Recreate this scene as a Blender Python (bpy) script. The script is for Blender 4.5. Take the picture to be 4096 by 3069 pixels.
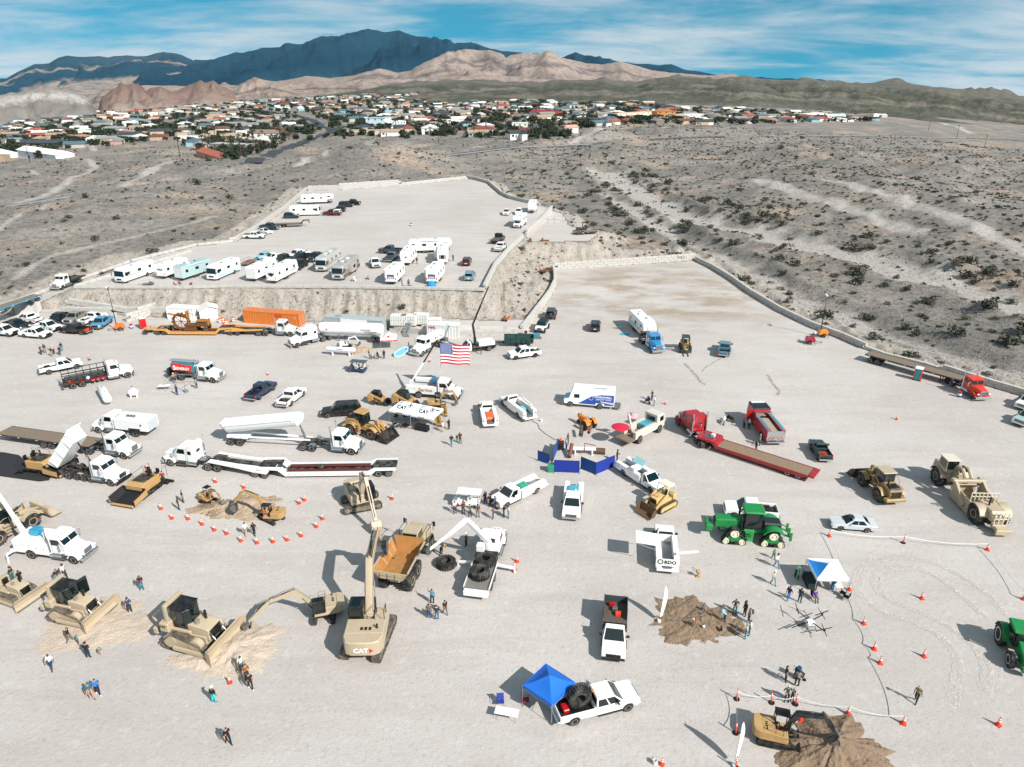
import bpy,bmesh,math,random,os
import numpy as np
import mathutils as mu
from math import sin,cos,pi,atan2,hypot,asin
Ve=mu.Vector;Mx_=mu.Matrix;rg=range;enu=enumerate
random.seed(7)
SC=bpy.context.scene
for o in list(bpy.data.objects):bpy.data.objects.remove(o)
COL=SC.collection
R=math.radians
F,CX,CY,PITCH,HC=2840.,2048.,1534.5,R(23.5),46.
cam=bpy.data.objects.new('camera',bpy.data.cameras.new('camera'));COL.objects.link(cam)
cam.data.sensor_width=36.;cam.data.lens=36.*F/4096.
cam.data.clip_start=.5;cam.data.clip_end=60000
cam.location=(0,0,HC);cam.rotation_euler=(R(90)-PITCH,0,0)
SC.camera=cam
SUN_EL,SH_AZ=R(39.),R(137.)
sdir=Ve((cos(SH_AZ)*cos(SUN_EL),sin(SH_AZ)*cos(SUN_EL),-sin(SUN_EL)))
sun=bpy.data.objects.new('sun',bpy.data.lights.new('sun','SUN'));COL.objects.link(sun)
sun.data.energy=5.;sun.data.angle=R(.5);sun.data.color=(1.,.965,.92)
sun.rotation_euler=sdir.to_track_quat('-Z','Y').to_euler();sun.location=(60,-60,90)
W=bpy.data.worlds.new('World');SC.world=W;W.use_nodes=True
def world():
 nt=W.node_tree;N=nt.nodes;L=nt.links
 for n in list(N):N.remove(n)
 def nd(t,**k):
  n=N.new(t)
  for a,b in k.items():setattr(n,a,b)
  return n
 def math_(op,a,b=None):
  n=nd('ShaderNodeMath',operation=op)
  for i,x in enu((a,b)):
   if x is None:continue
   if isinstance(x,(int,float)):n.inputs[i].default_value=x
   else:L.new(x,n.inputs[i])
  return n.outputs[0]
 out=nd('ShaderNodeOutputWorld');bg=nd('ShaderNodeBackground');bg.inputs[1].default_value=.062
 tc=nd('ShaderNodeTexCoord');sp=nd('ShaderNodeSeparateXYZ');L.new(tc.outputs['Generated'],sp.inputs[0])
 az=math_('ADD',math_('ABSOLUTE',math_('ADD',sp.outputs[2],.035)),.16)
 cb=nd('ShaderNodeCombineXYZ');L.new(sp.outputs[0],cb.inputs[0]);L.new(sp.outputs[1],cb.inputs[1]);L.new(az,cb.inputs[2])
 sky=nd('ShaderNodeTexSky',sky_type='NISHITA',sun_disc=False,sun_elevation=SUN_EL,sun_rotation=atan2(-sdir.x,-sdir.y),altitude=300,air_density=1.,dust_density=.3,ozone_density=2.5)
 L.new(cb.outputs[0],sky.inputs[0])
 tint=nd('ShaderNodeMix',data_type='RGBA',blend_type='MULTIPLY');tint.inputs[0].default_value=1
 L.new(sky.outputs[0],tint.inputs[6]);tint.inputs[7].default_value=(.05,1.4,1.4,1)
 inv=math_('DIVIDE',1.,math_('ADD',math_('ABSOLUTE',math_('ADD',sp.outputs[2],.05)),.09))
 cx=math_('MULTIPLY',sp.outputs[0],inv);cy=math_('MULTIPLY',sp.outputs[1],inv)
 c2=nd('ShaderNodeCombineXYZ');L.new(math_('MULTIPLY',cx,.62),c2.inputs[0]);L.new(math_('MULTIPLY',cy,.95),c2.inputs[1])
 n1=nd('ShaderNodeTexNoise');n1.inputs['Scale'].default_value=1.15;n1.inputs['Detail'].default_value=9;n1.inputs['Roughness'].default_value=.62
 n1.inputs['Distortion'].default_value=.35;L.new(c2.outputs[0],n1.inputs['Vector'])
 n2=nd('ShaderNodeTexNoise');n2.inputs['Scale'].default_value=.5;n2.inputs['Detail'].default_value=3;L.new(c2.outputs[0],n2.inputs['Vector'])
 rm=nd('ShaderNodeMapRange');L.new(math_('ADD',math_('MULTIPLY',n1.outputs[0],.7),math_('MULTIPLY',n2.outputs[0],.35)),rm.inputs[0])
 rm.inputs[1].default_value=.4;rm.inputs[2].default_value=.66;rm.inputs[3].default_value=0.;rm.inputs[4].default_value=.9
 rm.interpolation_type='SMOOTHSTEP'
 mx=nd('ShaderNodeMix',data_type='RGBA');L.new(rm.outputs[0],mx.inputs[0]);L.new(tint.outputs[2],mx.inputs[6])
 mx.inputs[7].default_value=(9.6,10.,10.2,1)
 L.new(mx.outputs[2],bg.inputs[0]);L.new(bg.outputs[0],out.inputs[0])
world()
vs=SC.view_settings;vs.view_transform='Standard';vs.look='None';vs.exposure=.3;vs.gamma=1.;vs.use_curve_mapping=False
try:SC.cycles.max_bounces=5;SC.cycles.diffuse_bounces=2;SC.cycles.glossy_bounces=2;SC.cycles.transmission_bounces=2;SC.cycles.volume_bounces=0;SC.cycles.caustics_reflective=False;SC.cycles.caustics_refractive=False
except Exception:pass
def ray(px,py):
 a=(px-CX)/F;b=(CY-py)/F;c,s=cos(PITCH),sin(PITCH)
 return a,c+b*s,-s+b*c
def P(px,py,z=0.):
 d=ray(px,py);t=(z-HC)/d[2]
 return Ve((t*d[0],t*d[1],z))
def crop(x0,y0,s):return lambda x,y:(x0+x/s,y0+y/s)
K1=crop(0,0,1.08);K2=crop(2048,0,1.08);K3=crop(0,600,2.16);K4=crop(900,650,2.16);K5=crop(1900,700,2.16);K6=crop(3000,700,2.018)
A1=crop(0,1150,3.16);A2=crop(600,1150,3.16);A3=crop(1200,1150,3.16);A4=crop(1750,1150,3.16);A5=crop(2400,1150,2.458)
A6=crop(0,1600,3.16);A7=crop(600,1500,3.16);A8=crop(1200,1400,3.16)
B1=crop(1800,1450,3.16);B2=crop(2100,1650,3.16);B3=crop(2600,1550,2.765);B4=crop(3300,1400,2.21);B5=crop(0,1900,2.761)
B6=crop(600,1850,1.8157);B7=crop(1300,1800,1.586);B8=crop(1700,1850,1.36)
C1=crop(0,2300,1.2386);C2=crop(500,2250,1.587);C3=crop(950,2250,1.6947);C4=crop(1900,2550,1.6947);C5=crop(2250,2000,1.36)
C6=crop(2700,1950,1.586);C7=crop(3300,1950,1.2688);C8=crop(2750,2550,1.412)
M1=crop(0,80,1.1555);M2=crop(1000,80,1.1555);M3=crop(2000,150,1.1555);M4=crop(3000,200,1.1597)
def hexc(h):
 h=h.lstrip('#');c=[int(h[i:i+2],16)/255 for i in(0,2,4)]
 return tuple((x/12.92 if x<=.04045 else((x+.055)/1.055)**2.4)for x in c)
MC={}
def mat(key,color=None,rough=.6,metal=0.,var=.12,scale=3.,bump=0.,bscale=20.,spec=.5,coat=0.,dust=0.,bd=.05):
 if key in MC:return MC[key]
 if color is None:color=key
 if isinstance(color,str):color=hexc(color)
 m=bpy.data.materials.new(str(key));m.use_nodes=True;nt=m.node_tree;N=nt.nodes;L=nt.links
 b=N['Principled BSDF'];b.inputs['Roughness'].default_value=rough;b.inputs['Metallic'].default_value=metal
 b.inputs['Specular IOR Level'].default_value=spec;b.inputs['Coat Weight'].default_value=coat
 tc=N.new('ShaderNodeTexCoord');oi=N.new('ShaderNodeObjectInfo')
 va=N.new('ShaderNodeVectorMath');va.operation='ADD';L.new(tc.outputs['Object'],va.inputs[0]);L.new(oi.outputs['Random'],va.inputs[1])
 n=N.new('ShaderNodeTexNoise');n.inputs['Scale'].default_value=scale;n.inputs['Detail'].default_value=4;L.new(va.outputs[0],n.inputs['Vector'])
 mx=N.new('ShaderNodeMix');mx.data_type='RGBA';L.new(n.outputs[0],mx.inputs[0])
 mx.inputs[6].default_value=tuple(max(0,c*(1-var))for c in color)+(1,);mx.inputs[7].default_value=tuple(min(1,c*(1+var))for c in color)+(1,)
 last=mx.outputs[2]
 if dust>0:
  n3=N.new('ShaderNodeTexNoise');n3.inputs['Scale'].default_value=1.7;n3.inputs['Detail'].default_value=6;L.new(va.outputs[0],n3.inputs['Vector'])
  rp=N.new('ShaderNodeMapRange');rp.inputs[1].default_value=.42;rp.inputs[2].default_value=.72;rp.inputs[4].default_value=dust;L.new(n3.outputs[0],rp.inputs[0])
  m2=N.new('ShaderNodeMix');m2.data_type='RGBA';L.new(rp.outputs[0],m2.inputs[0]);L.new(last,m2.inputs[6]);m2.inputs[7].default_value=(.42,.36,.29,1)
  last=m2.outputs[2]
 L.new(last,b.inputs['Base Color'])
 if bump>0:
  n2=N.new('ShaderNodeTexNoise');n2.inputs['Scale'].default_value=bscale;n2.inputs['Detail'].default_value=5;L.new(tc.outputs['Object'],n2.inputs['Vector'])
  bp=N.new('ShaderNodeBump');bp.inputs['Strength'].default_value=bump;bp.inputs['Distance'].default_value=bd;L.new(n2.outputs[0],bp.inputs['Height']);L.new(bp.outputs[0],b.inputs['Normal'])
 MC[key]=m;return m
def pn(h,dust=.1):return mat(('paint',h,dust),h,.32,0.,.05,2.,coat=.35,dust=dust)
def iron(h,dust=.3):return mat(('iron',h,dust),h,.5,0.,.12,1.5,dust=dust)
WHITE=pn('#e9e9e6',.06);BK=mat('black_trim','#111213',.45,dust=.08);RUB=mat('rubber','#1c1c1c',.85,dust=.25,bump=.3)
GLASS=mat('dark_glass','#0a1a1c',.06,0.,.2,spec=.9);CH=mat('chrome','#d8dcdf',.14,1.,.03);SL=mat('steel','#8d8f90',.4,.8,.15,dust=.15)
RIM=mat('alloy_rim','#b4b6b8',.35,.7);FRAME=mat('chassis_black','#18191a',.7,dust=.3);CATY=iron('#b48d55',.3);CATD=iron('#b5a387',.5);TRF=mat('track_dust','#6f665a',.8,dust=.4)
REDL=mat('red_lens','#b01414',.2);AMB=mat('amber_lens','#e07818',.25);LAMP=mat('clear_lens','#e8eef0',.1);GALV=mat('galvanised','#b9bdbf',.4,.6)
WOOD=mat('deck_wood','#7d6e5d',.85,var=.35,scale=6,bump=.4);RUST=mat('rust','#7a4a2c',.85,var=.4,scale=4);CONC=mat('concrete_block','#bdb9b2',.9,var=.3,scale=.9,bump=.3)
GREENJ=iron('#12813f',.05);ORANGE=mat('safety_orange','#f0441a',.5,dust=.05);WT=mat('white_band','#f2f2ee',.4);DIRT=None
class MB:
 def __init__(s):s.v=[];s.f=[]
 def add(s,vs,fs):
  o=len(s.v);s.v+=[tuple(p)for p in vs];s.f+=[tuple(i+o for i in f)for f in fs];return s
 def box(s,x0,x1,y0,y1,z0,z1,c=0.):
  if x1<x0:x0,x1=x1,x0
  if y1<y0:y0,y1=y1,y0
  if z1<z0:z0,z1=z1,z0
  if c<=0:
   return s.add([(x0,y0,z0),(x1,y0,z0),(x1,y1,z0),(x0,y1,z0),(x0,y0,z1),(x1,y0,z1),(x1,y1,z1),(x0,y1,z1)],[(0,3,2,1),(4,5,6,7),(0,1,5,4),(1,2,6,5),(2,3,7,6),(3,0,4,7)])
  c=min(c,(x1-x0)*.45,(y1-y0)*.45,(z1-z0)*.45)
  def full(z):return[(x0,y0+c,z),(x0+c,y0,z),(x1-c,y0,z),(x1,y0+c,z),(x1,y1-c,z),(x1-c,y1,z),(x0+c,y1,z),(x0,y1-c,z)]
  a=[(x0+c,y0+c,z0),(x1-c,y0+c,z0),(x1-c,y1-c,z0),(x0+c,y1-c,z0)];b=full(z0+c);d=full(z1-c);e=[(p[0],p[1],z1)for p in a]
  vs=a+b+d+e;fs=[(3,2,1,0),(20,21,22,23)]
  for i in rg(8):
   j=(i+1)%8;fs.append((4+i,4+j,12+j,12+i))
  m={0:0,1:0,2:1,3:1,4:2,5:2,6:3,7:3}
  for i in rg(8):
   j=(i+1)%8;p,q=m[i],m[j]
   fs.append((p,4+j,4+i)if p==q else(p,q,4+j,4+i));fs.append((20+p,12+i,12+j)if p==q else(20+p,12+i,12+j,20+q))
  return s.add(vs,fs)
 def pm(s,poly,a0,a1,ax='y',c=0.):
  n=len(poly);cu=sum(p[0]for p in poly)/n;cw=sum(p[1]for p in poly)/n
  ex=max(max(abs(p[0]-cu)for p in poly),.01);ey=max(max(abs(p[1]-cw)for p in poly),.01)
  def at(u,w,t):return{'y':(u,t,w),'x':(t,u,w),'z':(u,w,t)}[ax]
  def sh(p):return(cu+(p[0]-cu)*(1-c/ex),cw+(p[1]-cw)*(1-c/ey))
  lv=[(a0,c>0),(a0+c,False),(a1-c,False),(a1,c>0)]if c>0 else[(a0,False),(a1,False)]
  vs=[]
  for t,k in lv:vs+=[at(*(sh(p)if k else p),t)for p in poly]
  fs=[tuple(rg(n-1,-1,-1)),tuple(rg((len(lv)-1)*n,len(lv)*n))]
  for r in rg(len(lv)-1):
   for i in rg(n):
    j=(i+1)%n;fs.append((r*n+i,r*n+j,r*n+n+j,r*n+n+i))
  return s.add(vs,fs)
 def loft(s,rings,cap=True):
  n=len(rings[0]);vs=[p for r in rings for p in r];fs=[]
  for r in rg(len(rings)-1):
   for i in rg(n):
    j=(i+1)%n;fs.append((r*n+i,r*n+j,r*n+n+j,r*n+n+i))
  if cap:fs+=[tuple(rg(n-1,-1,-1)),tuple(rg((len(rings)-1)*n,len(rings)*n))]
  return s.add(vs,fs)
 def frus(s,x0,x1,y0,y1,z0,X0,X1,Y0,Y1,z1):
  return s.loft([[(x0,y0,z0),(x1,y0,z0),(x1,y1,z0),(x0,y1,z0)],[(X0,Y0,z1),(X1,Y0,z1),(X1,Y1,z1),(X0,Y1,z1)]])
 def cyl(s,p,q,r,n=12,r2=None):
  p=Ve(p);q=Ve(q);d=(q-p);
  if d.length<1e-6:return s
  d.normalize();a=d.orthogonal().normalized();b=d.cross(a);r2=r if r2 is None else r2
  return s.loft([[p+(a*cos(t)+b*sin(t))*rr for t in[2*pi*i/n for i in rg(n)]]if k==0 else[q+(a*cos(t)+b*sin(t))*rr for t in[2*pi*i/n for i in rg(n)]]for k,rr in((0,r),(1,r2))])
 def tube(s,pts,r,n=6):
  pts=[Ve(p)for p in pts];rings=[];up=None
  for i,p in enu(pts):
   d=(pts[min(i+1,len(pts)-1)]-pts[max(i-1,0)]).normalized()
   if up is None:up=d.orthogonal().normalized()
   a=(up-d*up.dot(d)).normalized()if(up-d*up.dot(d)).length>1e-4 else d.orthogonal().normalized();b=d.cross(a);up=a
   rr=r[i]if isinstance(r,(list,tuple))else r
   rings.append([p+(a*cos(t)+b*sin(t))*rr for t in[2*pi*k/n for k in rg(n)]])
  return s.loft(rings)
 def beam(s,p,q,w,h,w2=None,h2=None):
  p=Ve(p);q=Ve(q);d=(q-p).normalized();a=Ve((0,1,0))
  if abs(d.dot(a))>.9:a=Ve((1,0,0))
  u=(a-d*a.dot(d)).normalized();n=d.cross(u);w2=w if w2 is None else w2;h2=h if h2 is None else h2
  f=lambda c,W_,H_:[c-u*W_/2-n*H_/2,c+u*W_/2-n*H_/2,c+u*W_/2+n*H_/2,c-u*W_/2+n*H_/2]
  return s.loft([f(p,w,h),f(q,w2,h2)])
 def lathe(s,prof,c=(0,0,0),ax='y',n=20,ring=False):
  def at(r,t,k):
   a=2*pi*k/n
   return{'y':(c[0]+r*cos(a),c[1]+t,c[2]+r*sin(a)),'z':(c[0]+r*cos(a),c[1]+r*sin(a),c[2]+t),'x':(c[0]+t,c[1]+r*cos(a),c[2]+r*sin(a))}[ax]
  return s.loft([[at(r,t,k)for k in rg(n)]for r,t in(prof+prof[:1]if ring else prof)],not ring)
 def quad(s,a,b,c,d):return s.add([a,b,c,d],[(0,1,2,3)])
 def sb_(s,a,b,c,d,t):
  a,b,c,d=map(Ve,(a,b,c,d));n=(b-a).cross(d-a).normalized()*t
  return s.loft([[a,b,c,d],[a+n,b+n,c+n,d+n]])
 def xf(s,M):s.v=[tuple(M@Ve(p))for p in s.v];return s
 def mesh(s,name,m=None,sm=30):
  me=bpy.data.meshes.new(name);me.from_pydata(s.v,[],s.f);me.validate()
  bm=bmesh.new();bm.from_mesh(me);bmesh.ops.recalc_face_normals(bm,faces=bm.faces);bm.to_mesh(me);bm.free()
  if m is not None:
   for k in(m if isinstance(m,(list,tuple))else[m]):me.materials.append(k)
  if sm:
   me.polygons.foreach_set('use_smooth',[True]*len(me.polygons));me.set_sharp_from_angle(angle=R(sm))
  return me
 def o(s,name,m,par=None,loc=None,sm=30):return link(name,s.mesh(name,m,sm),par,loc)
def BX(*a,**k):return MB().box(*a,**k)
def PZ(*a,**k):return MB().pm(*a,**k)
def CL_(*a,**k):return MB().cyl(*a,**k)
def TB(*a,**k):return MB().tube(*a,**k)
def SB(*a,**k):return MB().sb_(*a,**k)
def LT_(*a,**k):return MB().lathe(*a,**k)
def BM_(*a,**k):return MB().beam(*a,**k)
def link(name,me,par=None,loc=None,rz=None):
 ob=bpy.data.objects.new(name,me);COL.objects.link(ob)
 if par is not None:ob.parent=par
 if loc is not None:ob.location=loc
 if rz is not None:ob.rotation_euler=(0,0,rz)
 return ob
def tag(o,lb,cat,gp=None,kind=None):
 if lb:o['label']=lb
 if cat:o['category']=cat
 if gp:o['group']=gp
 if kind:o['kind']=kind
 return o
def tg_(name,lb,cat,gp=None):return tag(link(name,None),lb,cat,gp)
def copy_tree(o,par=None):
 c=o.copy();COL.objects.link(c);c.parent=par
 for ch in KIDS(o):copy_tree(ch,c)
 return c
def KIDS(o):return list(o.children)
def setmat(o,m):
 if o.data and len(o.material_slots):
  o.material_slots[0].link='OBJECT';o.material_slots[0].material=m
TXT={}
def text(par,s,size,m,loc,rot,name='lettering',bold=0.,sx=1.):
 k=(s,round(size,3),bold)
 if k not in TXT:
  cu=bpy.data.curves.new('t','FONT');cu.body=s;cu.size=size;cu.align_x='CENTER';cu.align_y='CENTER';cu.extrude=.006;cu.offset=bold;cu.resolution_u=2
  ob=bpy.data.objects.new('t',cu);me=bpy.data.meshes.new_from_object(ob);bpy.data.objects.remove(ob);TXT[k]=me
 me=TXT[k].copy();me.materials.clear();me.materials.append(m)
 o=link(name,me,par,loc);o.rotation_euler=rot;o.scale=(sx,1,1);return o
def put(b,pr,pf,side=0,z=0.,z2=None,chk=''):
 0
 root,xr,xf,ht=b
 A=P(*pr,z);B=P(*pf,z if z2 is None else z2);d=B-A;a=atan2(d.y,d.x);mid=(A+B)/2
 lx,ly=(xr+xf)/2,side*ht
 root.location=(mid.x-(lx*cos(a)-ly*sin(a)),mid.y-(lx*sin(a)+ly*cos(a)),mid.z)
 root.rotation_euler=(0,-atan2(d.z,hypot(d.x,d.y)),a)
 return root
def putc(root,pc,pf=None,z=0.,rz=None,zf=None):
 0
 A=P(*pc,z);root.location=A
 if pf is not None:B=P(*pf,z);rz=atan2(B.y-A.y,B.x-A.x)
 if rz is not None:root.rotation_euler=(0,0,rz)
 return root
def putw(root,A,a,s=None):
 root.location=A;root.rotation_euler=(0,0,a)
 if s:root.scale=(s,s,s)
 return root
def vnoise(x,y,seed=0):
 xi=np.floor(x).astype(np.int64);yi=np.floor(y).astype(np.int64);xf=x-xi;yf=y-yi
 def h(a,b):
  n=(a*374761393+b*668265263+seed*974634777)&0xffffffff
  n=((n^(n>>13))*1274126177)&0xffffffff
  return((n^(n>>16))&0xffff)/65535.
 u=xf*xf*(3-2*xf);v=yf*yf*(3-2*yf)
 return(h(xi,yi)*(1-u)+h(xi+1,yi)*u)*(1-v)+(h(xi,yi+1)*(1-u)+h(xi+1,yi+1)*u)*v
def fbm(x,y,o=4,seed=0,gain=.5):
 s=0;a=1.;t=0
 for i in rg(o):s=s+a*(vnoise(x*2**i,y*2**i,seed+i)-.5);t+=a;a*=gain
 return s/t
def ridged(x,y,o=4,seed=0):
 s=0;a=1.;t=0
 for i in rg(o):s=s+a*(1-abs(2*vnoise(x*2**i,y*2**i,seed+i)-1));t+=a;a*=.5
 return s/t
def xy(ps):return np.array([(p[0],p[1])for p in ps],float)
def isd(poly,x,y):
 r=np.zeros(x.shape,bool);n=len(poly)
 for i in rg(n):
  x0,y0=poly[i];x1,y1=poly[(i+1)%n]
  if y0==y1:continue
  c=((y0>y)!=(y1>y))&(x<(x1-x0)*(y-y0)/(y1-y0)+x0);r^=c
 return r
def pd_(path,x,y,closed=False):
 d=np.full(x.shape,1e9);n=len(path)
 for i in rg(n if closed else n-1):
  x0,y0=path[i];x1,y1=path[(i+1)%n];dx,dy=x1-x0,y1-y0;L2=dx*dx+dy*dy+1e-9
  t=np.clip(((x-x0)*dx+(y-y0)*dy)/L2,0,1);d=np.minimum(d,np.hypot(x-x0-t*dx,y-y0-t*dy))
 return d
def padz(x):return np.interp(x,[-80,-45,-10],[4.5,5.,6.])
def padP(q):
 z=5.
 for i in rg(6):p=P(*q,z);z=float(padz(p.x))
 return P(*q,z)
RAMP_A=Ve((-150.,110.));RAMP_B=Ve((-62.,172.))
LOTP=[P(-1500,3900),P(-1500,1500),P(-400,1262),P(0,1258),P(480,1258),P(700,1272),P(1450,1292),P(1560,1321),P(2085,1339),P(2118,1297),P(2200,1186),P(2219,1144),P(2219,1117),P(2212,1075),P(2777,1040),P(2849,1075),P(2924,1121),P(3000,1176),P(3124,1250),P(3248,1310),P(3367,1354),P(3456,1394),P(3545,1424),P(3694,1461),P(3798,1493),P(3911,1530),P(4096,1585),P(4700,1760),P(5600,2500),P(5600,3900)]
LOT=np.vstack([xy(LOTP),[[120,-60],[-120,-60]]])
PADF=[padP(K3(640,1195)),padP(K3(1100,1197)),padP(K3(1600,1198)),padP((900,1150)),padP((1270,1152)),padP((1600,1156)),padP((1924,1163)),padP((1939,1156))]
PADR=[padP(K5(180,790)),padP(K5(300,650)),padP(K5(415,545)),padP(K5(440,515)),padP(K5(560,410)),padP(K5(665,295))]
PADT=[padP(K5(560,262)),padP(K5(440,240)),padP(K5(300,205)),padP(K5(230,170)),padP(K5(120,75)),padP(K5(0,40)),padP((1872,715))]
PADB=[padP((1604,743)),padP((1363,759)),padP((1224,763))]
PADL=[padP((1141,835)),padP((1034,912)),padP((937,967)),padP(K3(1960,800)),padP(K3(1680,830)),padP(K3(1140,965))]
PAD=xy(PADF+PADR+PADT+PADB+PADL)
def rampz(x):return np.interp(x,[-150,-112,-72],[0.,1.6,4.7])
def rampP(q):
 z=3.
 for i in rg(8):p=P(*q,z);z=float(rampz(p.x))
 return P(*q,z)
RAMPO=[rampP(K3(1140,965)),rampP(K3(800,1085)),rampP(K3(460,1200)),rampP(K3(200,1295)),rampP(K3(0,1365)),rampP(K3(-500,1530))]
RAMPI=[rampP(K3(640,1195)),rampP(K3(420,1290)),rampP(K3(60,1420)),rampP(K3(-400,1600))]
RAMP=xy(RAMPO+RAMPI[::-1])
BENCH=xy([P(1560,1321,1.3),P(1760,1343,1.3),P(2085,1339,1.3),P(2130,1290,1.3),P(2100,1275,1.3),P(1960,1282,1.3),P(1700,1270,1.3),P(1560,1280,1.3)])
SPUR=xy([P(*K5(440,520),5.5),P(*K5(665,300),5.5),P(*K5(760,330),5.5),P(*K5(830,440),5.5),P(*K5(1100,480),5.5),P(*K5(1000,570),5.5),P(*K5(430,580),5.5)])
BUMPS=[((1400,690),38,7.5),((1560,700),26,4),((2330,560),40,8),((2480,640),30,5),((2690,545),26,7),((2880,530),30,6),((600,880),30,3),((250,980),30,3),((820,700),34,4),((3500,760),45,4),((3900,900),40,5),((3750,640),50,5),((3250,620),40,5),((420,700),34,3),((2760,1010),14,2.5)]
BUMPS=[(P(*c,0),r,h)for c,r,h in BUMPS]
WASH=xy([P(*q)for q in((2430,690),(2520,760),(2660,840),(2780,900),(3000,940),(3223,997),(3446,1057),(3644,1111),(3892,1171),(4096,1240),(4600,1400))])
WASH2=xy([P(*q)for q in((2450,800),(2600,900),(2700,960),(2900,1050),(3050,1120),(3200,1200),(3400,1290),(3700,1400),(4100,1520))])
ROAD=[P(*q)for q in(K3(-400,600),K3(0,556),K3(500,478),K3(950,424),K3(1250,386),K3(1700,330),K3(2212,266),K4(300,143),K4(700,92),K4(1380,40),K4(1900,0),(2048,612),(2370,590),(2548,568),(2881,546),(3300,523),(3880,496),(4300,480))]
ROADN=xy(ROAD)
TRACKS=[([K3(740,0),K3(830,150),K3(760,230),K3(400,420),K3(150,530)],2.4),([K3(1650,90),K3(1400,220),K3(1200,330),K3(980,420)],3.),([K3(1020,440),K3(500,640),K3(240,780),K3(0,930)],1.),([K3(150,1230),K3(500,1060),K3(1150,925),K3(1400,870),K3(1900,730)],.9),([(1640,560),(1500,590),(1350,660),(1200,730)],2.6),([(2250,600),(2500,545),(2700,500)],2.4),([K4(880,140),K4(940,60),K4(1150,30),K4(1260,80)],.8),([(3330,415),(3420,390),(3560,380),(3700,385)],6),([(3380,415),(3560,397),(3850,445),(3900,470)],5),([K1(400,620),K1(380,560)],3.),([K1(130,700),K1(220,755)],1.5),([K6(0,600),K6(700,760)],1.2),([(3300,760),(3700,900),(4096,1050)],4.),([(3000,740),(3300,830),(3650,960)],4.5)]
TRACKS=[(xy([P(*q)for q in t]),w)for t,w in TRACKS]
def sag(x,y):
 r=np.hypot(x,y);az=np.arctan2(x,np.maximum(y,1e-3))
 return-np.clip(r-250,0,None)*.03*np.clip(az/.625,-1.3,1.3)**2
def natural(x,y):
 r=np.hypot(x,y);az=np.arctan2(x,np.maximum(y,1e-3))
 z=np.where(x<0,1,0)*0.+4.2*np.clip((20-x)/60,0,1)*np.clip((520-r)/200,0,1)+.4
 amp=np.interp(r,[0,150,300,700,1100,4000],[1.,2.2,5.5,7.5,3.5,3.])
 warp=fbm(x/60,y/60,2,31)*25
 z=z+amp*(fbm((x+warp)/75,(y-warp)/75,4,3)*1.1+(ridged((x+warp)/55,y/90,4,11)-.55)*.55)
 z=z+fbm(x/7,y/7,3,41)*np.interp(r,[100,250,900],[1.1,1.3,.5])
 u=x*.78+y*.62;v=-x*.62+y*.78;z=z+(ridged(u/46+fbm(x/30,y/30,2,61)*1.2,v/15,3,51)-.55)*np.interp(r,[100,200,500,900],[1.2,2.6,4.2,1.5])
 for c,rad,h in BUMPS:z=z+h*np.exp(-((x-c.x)**2+((y-c.y)*.8)**2)/(rad*rad))*(.75+.5*ridged(x/14,y/14,3,5))
 for pth,wd,dp in((WASH,9,2.),(WASH2,5,1.3)):
  d=np.maximum(pd_(pth,x,y)+fbm(x/14,y/14,3,71)*wd*1.1,0);k=np.exp(-(d/wd)**4);z=z*(1-k)+(-1.)*k
  z=z+np.exp(-((d-wd*1.5)/(wd*.35))**2)*dp*.7*(.4+ridged(x/9,y/9,2,8))
 d=pd_(ROADN,x,y);k=np.exp(-(d/9.)**4);zr=np.interp(x,[-150,-60,0,60,400],[4.2,4.,3.2,2.,1.])
 z=z*(1-k)+zr*k
 return z+sag(x,y)
def height(x,y,info=False):
 x=np.asarray(x,float);y=np.asarray(y,float)
 N=natural(x,y);r=np.hypot(x,y);near=(r<420)
 H=N.copy();lotness=np.zeros(x.shape);slope=np.zeros(x.shape)
 xs,ys=x[near],y[near]
 zs=[(LOT,np.zeros(xs.shape)),(PAD,padz(xs)),(RAMP,rampz(xs)),(BENCH,np.full(xs.shape,1.3)),(SPUR,np.full(xs.shape,5.4))]
 wsum=1/8.**1.3;num=N[near]*wsum;wsum=np.full(xs.shape,wsum);ex=np.full(xs.shape,np.nan);dm=np.full(xs.shape,1e9);isl=np.zeros(xs.shape)
 for i,(pl,z)in enu(zs):
  d=pd_(pl,xs,ys,True);ins=isd(pl,xs,ys)
  w=1/np.maximum(d,.05)**1.3;num+=w*z;wsum+=w;ex=np.where(ins&np.isnan(ex),z,ex);dm=np.minimum(dm,np.where(ins,0,d));isl=np.where(ins,1.,isl)
 h=num/wsum;out=np.isnan(ex)
 zl=np.clip(h,0,6);bank=np.where(out&(dm<7),1.,0.)
 gul=(ridged(xs/1.9+fbm(xs/6,ys/6,2,9)*2,ys/14,3,21)-.6)*np.clip(dm/2,0,1)*np.clip((9-dm)/4,0,1)*2.3
 h=np.where(out,h+gul,ex);h=h+np.where(out,0,(fbm(xs/16,ys/16,3,77))*.1+fbm(xs/2.2,ys/2.2,2,78)*.035)
 H[near]=h;lotness[near]=isl;slope[near]=bank
 return(H,lotness,slope)if info else H
HG={}
def hq(x,y):
 0
 x=np.asarray(x,float);y=np.asarray(y,float);r=np.hypot(x,y);a=np.degrees(np.arctan2(x,y));rs,H=HG['rs'],HG['H']
 i=np.clip(np.searchsorted(rs,r)-1,0,len(rs)-2);u=np.clip((r-rs[i])/(rs[i+1]-rs[i]),0,1);j=np.clip((a+46)/92*469,0,468.999);j0=j.astype(int);v=j-j0
 return(H[i,j0]*(1-v)+H[i,j0+1]*v)*(1-u)+(H[i+1,j0]*(1-v)+H[i+1,j0+1]*v)*u
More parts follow.
